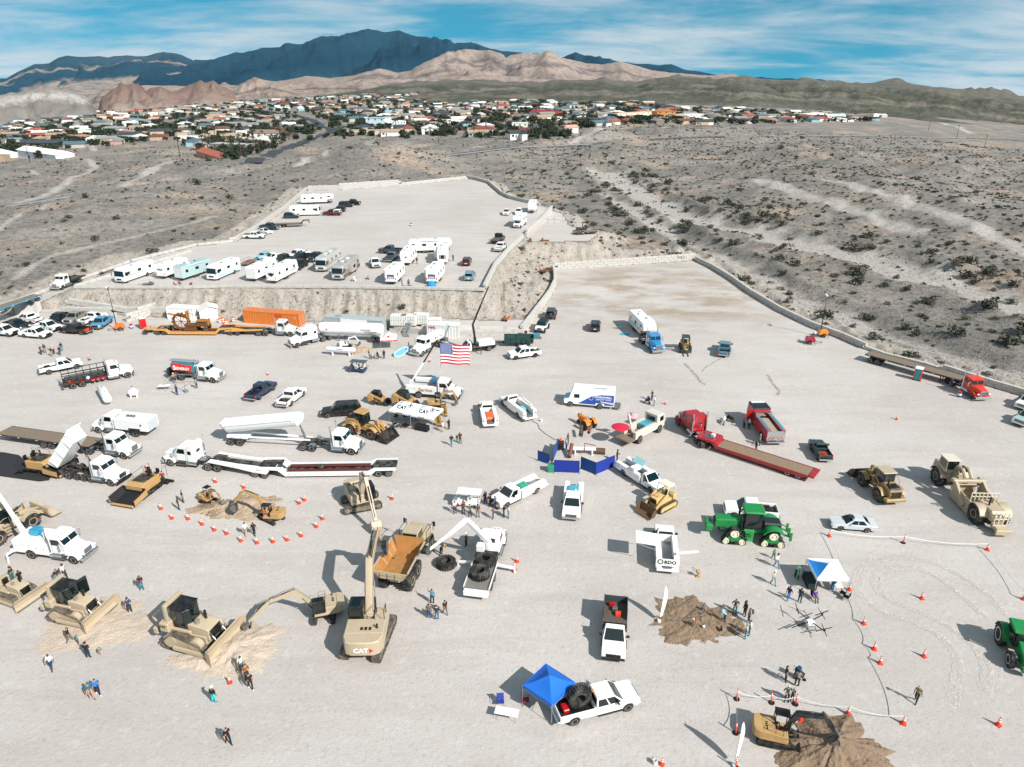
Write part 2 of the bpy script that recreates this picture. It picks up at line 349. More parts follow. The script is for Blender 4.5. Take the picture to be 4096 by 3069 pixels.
def G(pts):
 0
 pts=np.array(pts,float).reshape(-1,2);D=np.array([ray(a,b)for a,b in pts]);D/=np.hypot(D[:,0],D[:,1])[:,None]
 res=np.full((len(pts),3),np.nan);rr=30*1.012**np.arange(420);done=np.zeros(len(pts),bool)
 for r in rr:
  X=D[:,0]*r;Y=D[:,1]*r;Z=HC+D[:,2]*r;h=hq(X,Y);hit=(Z<=h)&~done
  res[hit]=np.stack([X,Y,h],1)[hit];done|=hit
  if done.all():break
 return[Ve(p)if not np.isnan(p[0])else None for p in res]
def terrain():
 az=np.concatenate([np.linspace(-46,46,470),np.linspace(47.5,312.5,90)]);az=np.radians(az)
 rs=[6,12,18]
 while rs[-1]<2500:
  r=rs[-1]
  rs.append(r+(2.5 if r<95 else .7 if r<175 else 1.3 if r<300 else max(1.3,(r-300)*.012+1.3)))
 rs=np.array(rs);Rg,A=np.meshgrid(rs,az,indexing='ij')
 X=Rg*np.sin(A);Y=Rg*np.cos(A)
 H,lot,bank=height(X.ravel(),Y.ravel(),True)
 far=np.clip((Rg.ravel()-2100)/400,0,1);H=H-far*40
 HG['rs']=rs;HG['H']=H.reshape(Rg.shape)
 nr,na=Rg.shape;verts=np.concatenate([np.stack([X.ravel(),Y.ravel(),H],1),[[0,0,0]]])
 i,j=np.meshgrid(np.arange(nr-1),np.arange(na),indexing='ij');j2=(j+1)%na
 fa=np.stack([i*na+j,i*na+j2,(i+1)*na+j2,(i+1)*na+j],-1).reshape(-1,4)
 me=bpy.data.meshes.new('ground');nv=len(verts);nf=len(fa);tri=[(nr*na,(k+1)%na,k)for k in rg(na)]
 me.vertices.add(nv);me.vertices.foreach_set('co',verts.ravel())
 me.loops.add(nf*4+len(tri)*3);me.loops.foreach_set('vertex_index',np.concatenate([fa[:,::-1].ravel(),np.array(tri).ravel()]))
 me.polygons.add(nf+len(tri));me.polygons.foreach_set('loop_start',np.concatenate([np.arange(nf)*4,nf*4+np.arange(len(tri))*3]))
 me.update(calc_edges=True);me.polygons.foreach_set('use_smooth',[True]*len(me.polygons))
 x,y=verts[:,0],verts[:,1]
 pale=np.zeros(nv)
 for p,w in TRACKS:pale=np.maximum(pale,np.clip((w*1.1-pd_(p,x,y)+fbm(x/5,y/5,3,33)*w*1.2)/(w*.7),0,.9))
 rwash=np.maximum(np.clip((10-pd_(WASH,x,y)+fbm(x/9,y/9,4,2)*18)/5,0,1),np.clip((4-pd_(WASH2,x,y)+fbm(x/6,y/6,4,4)*10)/3,0,1));pale=np.maximum(pale,rwash*.95)
 lotv=np.append(lot,1);bankv=np.append(bank,0)
 Hs=verts[:,2].copy();rough=np.clip(fbm(x/38,y/38,4,91)*3+.45,0,1);dirt=np.zeros(nv)
 ce=P(2620,1170);dd=np.hypot((x-ce.x)/34,(y-ce.y)/30);churn=np.clip(1.2-dd,0,1)*lotv
 road=np.clip((4.3-pd_(ROADN,x,y))/.8,0,1)
 a=me.attributes.new('zone','FLOAT_COLOR','POINT');a.data.foreach_set('color',np.stack([lotv,np.clip(pale,0,1),bankv,churn],1).ravel().astype(np.float32))
 a=me.attributes.new('zone2','FLOAT_COLOR','POINT');a.data.foreach_set('color',np.stack([rough,road,np.clip(Hs/8,0,1),np.ones(nv)],1).ravel().astype(np.float32))
 me.materials.append(ground_mat(0));me.materials.append(ground_mat(1));fl=lotv[fa].min(1)>.5;me.polygons.foreach_set('material_index',np.concatenate([fl,np.ones(len(tri),bool)]).astype(np.int32));o=link('ground',me);o['kind']='structure';return o
def ground_mat(lot):
 m=bpy.data.materials.new('packed_lot' if lot else 'desert_ground');m.use_nodes=True;nt=m.node_tree;N=nt.nodes;L=nt.links;b=N['Principled BSDF'];b.inputs['Roughness'].default_value=.95;b.inputs['Specular IOR Level'].default_value=.1
 geo=N.new('ShaderNodeNewGeometry');a1=N.new('ShaderNodeAttribute');a1.attribute_name='zone';a2=N.new('ShaderNodeAttribute');a2.attribute_name='zone2'
 s1=N.new('ShaderNodeSeparateColor');L.new(a1.outputs['Color'],s1.inputs[0]);s2=N.new('ShaderNodeSeparateColor');L.new(a2.outputs['Color'],s2.inputs[0])
 def noise(sc,det=4,ro=.55,st=None):
  n=N.new('ShaderNodeTexNoise');n.inputs['Scale'].default_value=sc;n.inputs['Detail'].default_value=det;n.inputs['Roughness'].default_value=ro
  if st:
   mp=N.new('ShaderNodeMapping');mp.inputs['Scale'].default_value=st;mp.inputs['Rotation'].default_value=(0,0,R(st[2]*0+20));L.new(geo.outputs['Position'],mp.inputs[0]);L.new(mp.outputs[0],n.inputs['Vector'])
  else:L.new(geo.outputs['Position'],n.inputs['Vector'])
  return n.outputs[0]
 def ramp(x,lo,hi,a=0.,c=1.):
  r=N.new('ShaderNodeMapRange');r.inputs[1].default_value=lo;r.inputs[2].default_value=hi;r.inputs[3].default_value=a;r.inputs[4].default_value=c;L.new(x,r.inputs[0]);return r.outputs[0]
 def mix(f,a,c):
  x=N.new('ShaderNodeMix');x.data_type='RGBA'
  if isinstance(f,float):x.inputs[0].default_value=f
  else:L.new(f,x.inputs[0])
  for k,v in((6,a),(7,c)):
   if isinstance(v,tuple):x.inputs[k].default_value=v+(1,)
   else:L.new(v,x.inputs[k])
  return x.outputs[2]
 def mul(a,c):
  x=N.new('ShaderNodeMath');x.operation='MULTIPLY'
  for k,v in((0,a),(1,c)):
   if isinstance(v,float):x.inputs[k].default_value=v
   else:L.new(v,x.inputs[k])
  return x.outputs[0]
 if lot:
  c=mix(ramp(noise(.035,3,.6),.3,.7),(.46,.42,.385),(.55,.51,.475))
  c=mix(ramp(noise(.3,5,.7,(.22,1.,1.)),.46,.75,0,.6),c,(.395,.35,.31))
  c=mix(ramp(noise(2.2,6,.8),.53,.72,0,.7),c,(.3,.255,.22))
  c=mix(ramp(noise(.9,4,.65),.56,.8,0,.6),c,(.64,.61,.58))
  c=mix(mul(ramp(noise(.16,5,.65,(.55,1.,1.)),.44,.6),ramp(a1.outputs['Alpha'],0.,.7,0,.8)),c,(.33,.255,.185));hgt=mul(noise(2.6,6,.8),.2)
 else:
  f1=noise(.55,6,.75)
  c=mix(ramp(noise(.05,4,.6),.35,.65),(.255,.235,.21),(.38,.34,.295))
  c=mix(ramp(s2.outputs[0],.3,.9,0,.7),c,(.25,.23,.205))
  c=mix(ramp(noise(.028,3,.5),.54,.66,0,.75),c,(.5,.375,.285))
  c=mix(ramp(f1,.46,.66,0,.85),c,(.105,.1,.09))
  pb=mix(ramp(f1,.45,.7,0,.8),(.56,.515,.465),(.34,.305,.27));f2=noise(2.2,4,.8)
  bk=mix(ramp(f1,.48,.66,0,.9),(.56,.495,.425),(.36,.3,.24))
  c=mix(s1.outputs[1],c,pb);c=mix(mul(s1.outputs[2],.85),c,bk);c=mix(ramp(f2,.55,.68,0,.75),c,(.085,.08,.07));c=mix(s2.outputs[1],c,(.07,.075,.085))
  hh=N.new('ShaderNodeMath');hh.operation='ADD';L.new(mul(f1,2.2),hh.inputs[0]);L.new(mul(f2,.6),hh.inputs[1]);hgt=hh.outputs[0]
 L.new(c,b.inputs['Base Color']);bp=N.new('ShaderNodeBump');bp.inputs['Strength'].default_value=.9;bp.inputs['Distance'].default_value=.4
 L.new(hgt,bp.inputs['Height']);L.new(bp.outputs[0],b.inputs['Normal']);return m
terrain()
def hill_mat(key,stops,rock,scale,streak=.5):
 m=bpy.data.materials.new(key);m.use_nodes=True;nt=m.node_tree;N=nt.nodes;L=nt.links;b=N['Principled BSDF'];b.inputs['Roughness'].default_value=1.;b.inputs['Specular IOR Level'].default_value=0.
 geo=N.new('ShaderNodeNewGeometry');at=N.new('ShaderNodeAttribute');at.attribute_name='rel'
 n=N.new('ShaderNodeTexNoise');n.inputs['Scale'].default_value=scale;n.inputs['Detail'].default_value=7;n.inputs['Roughness'].default_value=.62;L.new(geo.outputs['Position'],n.inputs['Vector'])
 ad=N.new('ShaderNodeMath');ad.operation='MULTIPLY_ADD';L.new(n.outputs[0],ad.inputs[0]);ad.inputs[1].default_value=streak*2;L.new(at.outputs['Fac'],ad.inputs[2])
 sb=N.new('ShaderNodeMath');sb.operation='SUBTRACT';L.new(ad.outputs[0],sb.inputs[0]);sb.inputs[1].default_value=streak
 cr=N.new('ShaderNodeValToRGB');L.new(sb.outputs[0],cr.inputs[0]);e=cr.color_ramp.elements
 e[0].position=stops[0][0];e[0].color=stops[0][1]+(1,);e[1].position=stops[-1][0];e[1].color=stops[-1][1]+(1,)
 for p,c in stops[1:-1]:k=e.new(p);k.color=c+(1,)
 n2=N.new('ShaderNodeTexNoise');n2.inputs['Scale'].default_value=scale*11;n2.inputs['Detail'].default_value=6;n2.inputs['Roughness'].default_value=.7;L.new(geo.outputs['Position'],n2.inputs['Vector'])
 mr=N.new('ShaderNodeMapRange');mr.inputs[1].default_value=.45;mr.inputs[2].default_value=.7;mr.inputs[4].default_value=.7;L.new(n2.outputs[0],mr.inputs[0])
 mx=N.new('ShaderNodeMix');mx.data_type='RGBA';L.new(mr.outputs[0],mx.inputs[0]);L.new(cr.outputs[0],mx.inputs[6]);mx.inputs[7].default_value=rock+(1,)
 L.new(mx.outputs[2],b.inputs['Base Color']);bp=N.new('ShaderNodeBump');bp.inputs['Distance'].default_value=.06/scale;L.new(n2.outputs[0],bp.inputs['Height']);L.new(bp.outputs[0],b.inputs['Normal']);return m
def ridge(name,prof,dist,depth,m,rough=.25,seed=1,gs=1.,dense=1.,base=None):
 0
 px=np.array([p[0]for p in prof],float);py=np.array([p[1]for p in prof],float)
 n=int(np.clip((px[-1]-px[0])/5*dense,30,420));X=np.linspace(px[0],px[-1],n);Y=np.interp(X,px,py)
 Y=Y+fbm(X/35,X*0+seed,3,seed)*5*gs
 D=np.array([ray(a,c)for a,c in zip(X,Y)]);hz=np.hypot(D[:,0],D[:,1]);ux=D[:,0]/hz;uy=D[:,1]/hz;zc=HC+D[:,2]/hz*dist
 rows=34;ts=np.concatenate([np.linspace(-1,0,26),np.linspace(.08,1,rows-26)])
 V=np.zeros((len(ts),n,3));rel=np.zeros((len(ts),n));ed=np.clip(np.minimum(np.arange(n),np.arange(n)[::-1])/(n*.12),0,1);ed=ed*ed*(3-2*ed)
 for i,t in enu(ts):
  rr=dist+t*depth;gx=ux*rr;gy=uy*rr;g=sag(gx,gy)-(6 if dist<3000 else 30);g=np.minimum(g,zc-1)
  k=(1-abs(t))**(1.25 if t<0 else 1.)
  sp=1.3*(ridged(gx/(depth*.22)+seed+fbm(gx/depth*3,gy/depth*3,2,seed)*.8,gy/(depth*.55),5,seed)-.55)+.7*fbm(gx/(depth*.1),gy/(depth*.1),4,seed+9)
  z=g+(zc-g)*k*ed+(zc-g)*ed*sp*rough*np.clip(4*k*(1-k),0,1)
  V[i,:,0]=gx;V[i,:,1]=gy;V[i,:,2]=np.minimum(z,g+(zc-g)*1.+0*z)if t<0 else z;rel[i]=np.clip((z-g)/np.maximum(zc-g,1),0,1.2)
 me=bpy.data.meshes.new(name);nr=len(ts);fa=[(i*n+j,i*n+j+1,(i+1)*n+j+1,(i+1)*n+j)for i in rg(nr-1)for j in rg(n-1)]
 me.from_pydata([tuple(p)for p in V.reshape(-1,3)],[],fa);me.polygons.foreach_set('use_smooth',[True]*len(me.polygons))
 a=me.attributes.new('rel','FLOAT','POINT');a.data.foreach_set('value',rel.ravel().astype(np.float32));me.materials.append(m)
 o=link(name,me);o['kind']='structure';return o
dk,dk2,tan,tan2,gr,gr2=(.008,.04,.07),(.018,.064,.1),(.42,.33,.275),(.3,.235,.2),(.115,.115,.085),(.2,.185,.155)  # dk and dk2 hold cloud shadow and distance blue as colour
mDark=hill_mat('cloud_shade_mountain',[(0.,(.1,.12,.14)),(.16,dk2),(.45,dk),(1.,dk2)],dk,.0022,.22)  # cloud shadow and blue of the air painted into the mountain colour
mMix=hill_mat('light_patch_mountain',[(.1,tan),(.4,tan),(.5,dk2),(.7,dk2),(.76,tan),(.82,dk2),(1.,(.05,.1,.14))],dk2,.0009,.5)  # tan sunlit and dark blue cloud-shadowed patches painted by height and noise
mPale=hill_mat('pale_badlands',[(.2,tan2),(.5,tan),(.62,(.17,.145,.14)),(.75,tan),(1.,(.42,.33,.28))],(.15,.12,.11),.003,.6)
mGreen=hill_mat('scrub_hills',[(0.,gr2),(.35,gr),(.5,(.24,.215,.175)),(.62,(.1,.105,.075)),(1.,gr2)],(.05,.056,.04),.007,.6)
mBrown=hill_mat('brown_knolls',[(0.,(.36,.3,.26)),(.5,(.26,.185,.15)),(1.,(.22,.15,.125))],(.16,.115,.1),.02,.3)
mGrey=hill_mat('grey_hill',[(0.,(.3,.275,.25)),(.6,(.22,.2,.18)),(.8,(.5,.46,.42)),(1.,(.3,.275,.25))],(.19,.175,.155),.02,.4)
def pr(f,s):return[f(*p)for p in s]
ridge('mountain_range',pr(M1,[(-330,330),(-160,300),(0,272),(30,270),(80,240),(160,205),(230,200),(270,175),(310,165),(360,172),(460,165),(500,172),(580,163),(640,168),(680,165),(720,155),(760,148),(830,160),(870,178),(940,210),(1050,260),(1200,330)]),11000,4200,mMix,.8,3)
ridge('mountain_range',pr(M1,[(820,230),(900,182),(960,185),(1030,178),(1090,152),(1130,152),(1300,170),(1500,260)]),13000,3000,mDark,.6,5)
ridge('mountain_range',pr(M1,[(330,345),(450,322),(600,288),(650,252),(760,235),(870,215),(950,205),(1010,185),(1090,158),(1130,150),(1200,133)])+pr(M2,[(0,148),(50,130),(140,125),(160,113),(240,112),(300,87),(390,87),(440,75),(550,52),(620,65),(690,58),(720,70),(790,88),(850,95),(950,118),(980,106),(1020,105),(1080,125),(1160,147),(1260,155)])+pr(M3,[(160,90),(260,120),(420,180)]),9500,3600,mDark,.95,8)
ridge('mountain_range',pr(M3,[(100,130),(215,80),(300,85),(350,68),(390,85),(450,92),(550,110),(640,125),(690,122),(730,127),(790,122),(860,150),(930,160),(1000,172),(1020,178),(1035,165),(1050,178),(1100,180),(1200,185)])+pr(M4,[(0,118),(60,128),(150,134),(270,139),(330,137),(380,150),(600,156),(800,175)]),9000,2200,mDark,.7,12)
ridge('badland_hills',pr(M2,[(-200,290),(0,262),(120,285),(260,260),(400,272),(550,240),(600,228),(680,245),(740,235),(800,208),(880,180),(960,142),(1020,146),(1100,150),(1180,165)])+pr(M3,[(0,97),(60,90),(140,73),(200,82),(290,95),(400,120),(470,125),(560,112),(620,130),(700,150),(760,160),(860,168),(950,175),(1100,182)])+pr(M4,[(100,140),(300,160)]),5200,2300,mPale,1.,15,dense=1.3)
ridge('badland_hills',pr(M2,[(-900,330),(-700,300),(-300,305),(0,300),(200,292),(420,285),(560,272),(700,275),(900,262),(1100,255),(1271,262)])+pr(M3,[(120,190),(300,200),(600,215)]),3300,900,mPale,.9,17)
ridge('scrub_hills',pr(M2,[(300,330),(500,305),(700,292),(1000,285),(1271,290)])+pr(M3,[(200,214),(300,196),(400,200),(480,195),(560,205),(640,205),(720,190),(800,180),(900,188),(1000,192),(1150,187)])+pr(M4,[(0,128),(100,137),(250,144),(400,153),(550,159),(700,163),(800,170),(900,178),(1000,192),(1100,205),(1200,215),(1271,225),(1500,250),(1800,300)]),2350,1150,mGreen,1.2,21,dense=1.6)
ridge('grey_hill',pr(M1,[(-300,390),(-100,355),(0,345),(60,340),(160,320),(230,317),(330,330),(400,350),(470,372)]),1900,330,mGrey,.6,25)
ridge('brown_knoll',pr(M1,[(430,385),(480,352),(515,322),(560,298),(590,300),(620,293),(650,312),(690,335),(760,372)]),2050,260,mBrown,.8,27)
ridge('brown_knoll',pr(M1,[(610,372),(660,335),(700,312),(740,306),(790,330),(880,365)]),2000,200,mBrown,.8,29)
ridge('brown_knoll',pr(M1,[(760,362),(830,320),(870,300),(930,284),(950,292),(985,280),(1020,304),(1080,330),(1130,350)]),2150,260,mBrown,.8,31)
ridge('brown_knoll',pr(M1,[(980,345),(1060,316),(1110,297),(1180,266),(1215,276),(1250,282),(1300,306),(1400,335)]),2250,280,mPale,.8,33)
WC={}
def wh(par,x,y,r,w,rim=RIM,dual=False,lugs=0,rimr=.58,z=None,turn=0.):
 k=(round(r,3),round(w,3),dual,lugs,rimr)
 if k not in WC:
  m=MB();q=r*rimr
  if dual:m.lathe([(q,-w/2),(r*.93,-w/2),(r,-w*.42),(r,-w*.1),(r*.9,-w*.03),(r*.9,w*.03),(r,w*.1),(r,w*.42),(r*.93,w/2),(q,w/2)],n=22)
  else:m.lathe([(q,-w/2),(r*.92,-w/2),(r,-w*.36),(r,w*.36),(r*.92,w/2),(q,w/2)],n=22)
  for i in rg(lugs):
   a=2*pi*i/lugs
   for sg in(-1,1):
    b=BX(-r*.05,r*.05,0,w*.56,-r*.05,r*.06);b.xf(Mx_.Rotation(-a-(0. if sg>0 else pi/lugs),4,'Y')@Mx_.Translation((0,0,r))@Mx_.Rotation(sg*.5,4,'Z')@Mx_.Translation((0,0 if sg>0 else-w*.56,0)));m.add(b.v,b.f)
  WC[k]=m.mesh('wheel',RUB,40)
 o=link('wheel',WC[k],par,(x,y,r if z is None else z));o.rotation_euler=(0,0,turn)
 sd=1 if y>=0 else-1;kr=(k,'rim',sd,rim.name)
 if kr not in WC:
  m=MB();q=r*rimr;a=w/2
  pts=[(q*1.02,sd*a*.96),(q*1.02,sd*a*1.02),(q*.88,sd*a*1.),(q*.8,sd*a*(.35 if dual else.7)),(q*.45,sd*a*(.3 if dual else.66)),(q*.4,sd*a*(.55 if dual else.8)),(q*.22,sd*a*(.6 if dual else.84)),(.001,sd*a*(.6 if dual else.84))]
  m.lathe(pts,n=20)
  for i in rg(8):t=2*pi*i/8;m.cyl((q*.62*cos(t),sd*a*(.28 if dual else.6),q*.62*sin(t)),(q*.62*cos(t),sd*a*(.36 if dual else.72),q*.62*sin(t)),q*.07,5)
  WC[kr]=m.mesh('rim',rim,40)
 link('rim',WC[kr],o);return o
def ac_(xc,r,ra,zb,n=8):
 s=max(-.99,min(.99,(zb-r)/ra));a0=pi-asin(s);a1=asin(s)
 return[(xc+ra*cos(a0+(a1-a0)*i/n),r+ra*sin(a0+(a1-a0)*i/n))for i in rg(n+1)]
def pane(par,b0,b1,t0,t1,u0=.05,u1=.95,v0=.1,v1=.92,name='window',m=None,off=.006,t=.012,ref=None):
 b0,b1,t0,t1=map(Ve,(b0,b1,t0,t1))
 f=lambda u,v:(b0*(1-u)+b1*u)*(1-v)+(t0*(1-u)+t1*u)*v
 q=[f(u0,v0),f(u1,v0),f(u1,v1),f(u0,v1)];n=(q[1]-q[0]).cross(q[3]-q[0]).normalized()
 c=sum(q,Ve())/4;ref=Ve(ref)if ref is not None else Ve((0,0,c.z*.8))
 if n.dot(c-ref)<0:n=-n
 q=[p+n*off for p in q];return MB().loft([q,[p+n*t for p in q]]).o(name,m or GLASS,par,sm=0)
def cabin(root,x0,x1,X0,X1,yb,yt,z0,z1,body,wins=((.06,.47),(.53,.94)),rear=True,roof=None,tilt=.03,front=True,rv=(.18,.88)):
 0
 h=z1-z0;zm=z1-.07
 m=MB();m.loft([[(x0,-yb,z0),(x1,-yb,z0),(x1,yb,z0),(x0,yb,z0)],[(X0,-yt,zm),(X1,-yt,zm),(X1,yt,zm),(X0,yt,zm)],[(X0+.07,-yt+.1,z1),(X1-.12,-yt+.1,z1),(X1-.12,yt-.1,z1),(X0+.07,yt-.1,z1)]])
 c=m.o('cab',body,root);ref=((x0+x1)/2,0,z0)
 if front:pane(c,(x1,-yb,z0),(x1,yb,z0),(X1,-yt,zm),(X1,yt,zm),.05,.95,.06,.93,'windshield',ref=ref)
 if rear:pane(c,(x0,yb,z0),(x0,-yb,z0),(X0,yt,zm),(X0,-yt,zm),.08,.92,*rv,'rear_window',ref=ref)
 for s in(-1,1):
  for u0,u1 in wins:pane(c,(x0,s*yb,z0),(x1,s*yb,z0),(X0,s*yt,zm),(X1,s*yt,zm),u0,u1,.08,.88,'side_window',ref=ref)
 return c
def pu(name,lb,color,wb=3.68,L=5.9,Wd=2.03,H=1.95,cab='crew',bed='open',lift=0.,r=.4,tw=.27,rim=RIM,trim=None,cat='pickup',gp=None,flare=False,chrome=True,bumper=None,box=None,xb=0.,seed=0,dual=False):
 root=tg_(name,lb,cat,gp);body=pn(color)if isinstance(color,str)else color;hw=Wd/2;zb=.42+lift;belt=1.18+lift;zr=H+lift
 xf,xr=wb/2,-wb/2;nose=xf+.98;tail=nose-L;cowl=xf-.42;cl={'crew':2.45,'ext':1.95,'reg':1.45}[cab];xc=cowl-cl+.15;ra=r+.09
 low=[(xc,zb)]+ac_(xf,r,ra,zb)+[(nose-.06,zb+.05),(nose,zb+.25),(nose,belt-.28),(nose-.07,belt-.1),(nose-.25,belt-.05),(cowl+.1,belt+.03),(cowl-.2,belt),(xc,belt)]
 PZ(low,-hw,hw,'y',.05).o('body',body,root)
 cabin(root,xc,cowl+.02,xc+.08,cowl-.78,hw-.04,hw-.2,belt-.01,zr,body,((.07,.46),(.52,.93))if cab=='crew' else((.3,.93),))
 bm_=CH if chrome else BK
 if bumper:bm_=bumper
 BX(nose-.18,nose+.06,-hw+.02,hw-.02,zb-.02,zb+.26,.05).o('front_bumper',bm_,root)
 g=MB();g.box(nose-.03,nose+.025,-hw*.62,hw*.62,belt-.52,belt-.16,.02)
 g=g.o('grille',BK if not chrome else mat('grille_dark','#26292b',.3,.5),root)
 for k in rg(2):BX(nose+.02,nose+.04,-hw*.6,hw*.6,belt-.44+k*.16,belt-.4+k*.16).o('grille_bar',bm_,g)
 for s in(-1,1):
  BX(nose-.12,nose+.012,s*hw*.66,s*(hw-.04),belt-.47,belt-.2,.02).o('headlight',LAMP,root)
  m=MB();m.box(cowl-.62,cowl-.5,s*hw,s*(hw+.3),belt+.02,belt+.3,.04);m.o('side_mirror',BK,root)
  BX(xc+.1,cowl-.1,s*(hw-.06),s*(hw+.1),zb-.06,zb-.01).o('running_board',BK,root)
  if flare:PZ(ac_(xf,r,ra+.09,zb)+ac_(xf,r,ra-.01,zb)[::-1],s*(hw-.02),s*(hw+.09),'y').o('fender_flare',BK,root)
 bx0=tail+.05;ht=hw-tw/2-.02
 if bed in('open','cap','cover','load'):
  bf=.82+lift;
  BX(bx0+.04,xc+.02,-hw+.1,hw-.1,bf-.1,bf).o('bed_floor',BK,root)
  for s in(-1,1):
   sd=[(bx0,zb+.12)]+ac_(xr,r,ra,zb+.12)+[(xc-.02,zb),(xc-.02,belt-0.),(bx0,belt)]
   PZ(sd,s*hw,s*(hw-.12),'y',.02).o('bed_side',body,root);
   BX(xr-.42,xr+.42,s*(hw-.13),s*(hw-.32),bf,bf+.22,.05).o('wheel_well',BK,root)
   BX(bx0-.01,bx0+.05,s*(hw-.005),s*(hw-.17),belt-.42,belt-.05,.01).o('tail_light',REDL,root)
   if flare:PZ(ac_(xr,r,ra+.09,zb+.12)+ac_(xr,r,ra-.01,zb+.12)[::-1],s*(hw-.02),s*(hw+.09),'y').o('fender_flare',BK,root)
  BX(xc-.12,xc-.03,-hw+.1,hw-.1,bf,belt,.01).o('bed_front',body,root)
  BX(bx0,bx0+.08,-hw+.18,hw-.18,zb+.3,belt-.01,.02).o('tailgate',body,root)
  BX(bx0-.2,bx0+.04,-hw+.04,hw-.04,zb+.02,zb+.24,.04).o('rear_bumper',bm_,root)
  if bed=='cap':cabin(root,bx0+.03,xc-.05,bx0+.2,xc-.1,hw-.05,hw-.16,belt+.002,zr-.08,trim or WHITE,((.08,.9),),front=False)
  if bed=='cover':BX(bx0+.03,xc-.03,-hw+.08,hw-.08,belt+0.,belt+.05,.02).o('bed_cover',BK,root)
 elif bed=='flat':
  BX(bx0-.2,xc-.1,-hw-.08,hw+.08,belt-.18,belt-.05).o('flat_bed',trim or mat('flatbed_steel','#5a5048',.7,var=.3),root)
  BX(xc-.14,xc-.08,-hw,hw,belt-.05,zr-.1).box(bx0,xc,-.45,.45,zb+.1,belt-.2).o('headboard',BK,root)
  for s in(-1,1):BX(bx0-.22,bx0-.19,s*(hw-.05),s*(hw-.35),belt-.17,belt-.08).o('tail_light',REDL,root)
 elif bed=='service':
  zt=belt+.22+(box or 0);sb=trim or body
  BX(bx0,xc-.08,-hw+.42,hw-.42,.8+lift,.86+lift).box(bx0-.3,xc,-.42,.42,zb,.8+lift).o('bed_floor',SL,root)
  for s in(-1,1):
   sd=[(bx0,zb+.12)]+ac_(xr,r,ra+.04,zb+.12)+[(xc-.1,zb+.06),(xc-.1,zt),(bx0,zt)]
   cb=PZ(sd,s*(hw+.1),s*(hw-.42),'y',.02).o('tool_cabinet',sb,root)
   nd=4;w=(xc-.1-bx0)/nd
   for k in rg(nd):
    lo=zb+.2 if abs(bx0+w*(k+.5)-xr)>.55 else 1.02+lift
    BX(bx0+w*k+.04,bx0+w*(k+1)-.04,s*(hw+.1),s*(hw+.118),lo,zt-.06,.006).o('cabinet_door',sb,cb)
    BX(bx0+w*(k+.5)-.05,bx0+w*(k+.5)+.05,s*(hw+.117),s*(hw+.13),(lo+zt)/2-.05,(lo+zt)/2+.05).o('latch',SL,cb)
   BX(bx0-.02,bx0+.02,s*(hw+.06),s*(hw-.15),1.+lift,1.25+lift,.01).o('tail_light',REDL,root)
  BX(bx0-.5,bx0,-hw-.05,hw+.05,zb+.12,zb+.3,.03).o('rear_bumper',sb,root)
  BX(xc-.1,xc-.05,-hw+.42,hw-.42,.86+lift,zt).o('headboard',sb,root)
 for x in(xf,xr):
  for s in(-1,1):wh(root,x,s*(ht-(.12 if dual and x==xr else 0)),r,tw*(2 if dual and x==xr else 1),rim,dual=(dual and x==xr))
 BX(tail+.3,nose-.3,-.5,.5,zb-.12,zb+.1).o('chassis',FRAME,root)
 return root,xr,xf,ht+tw/2
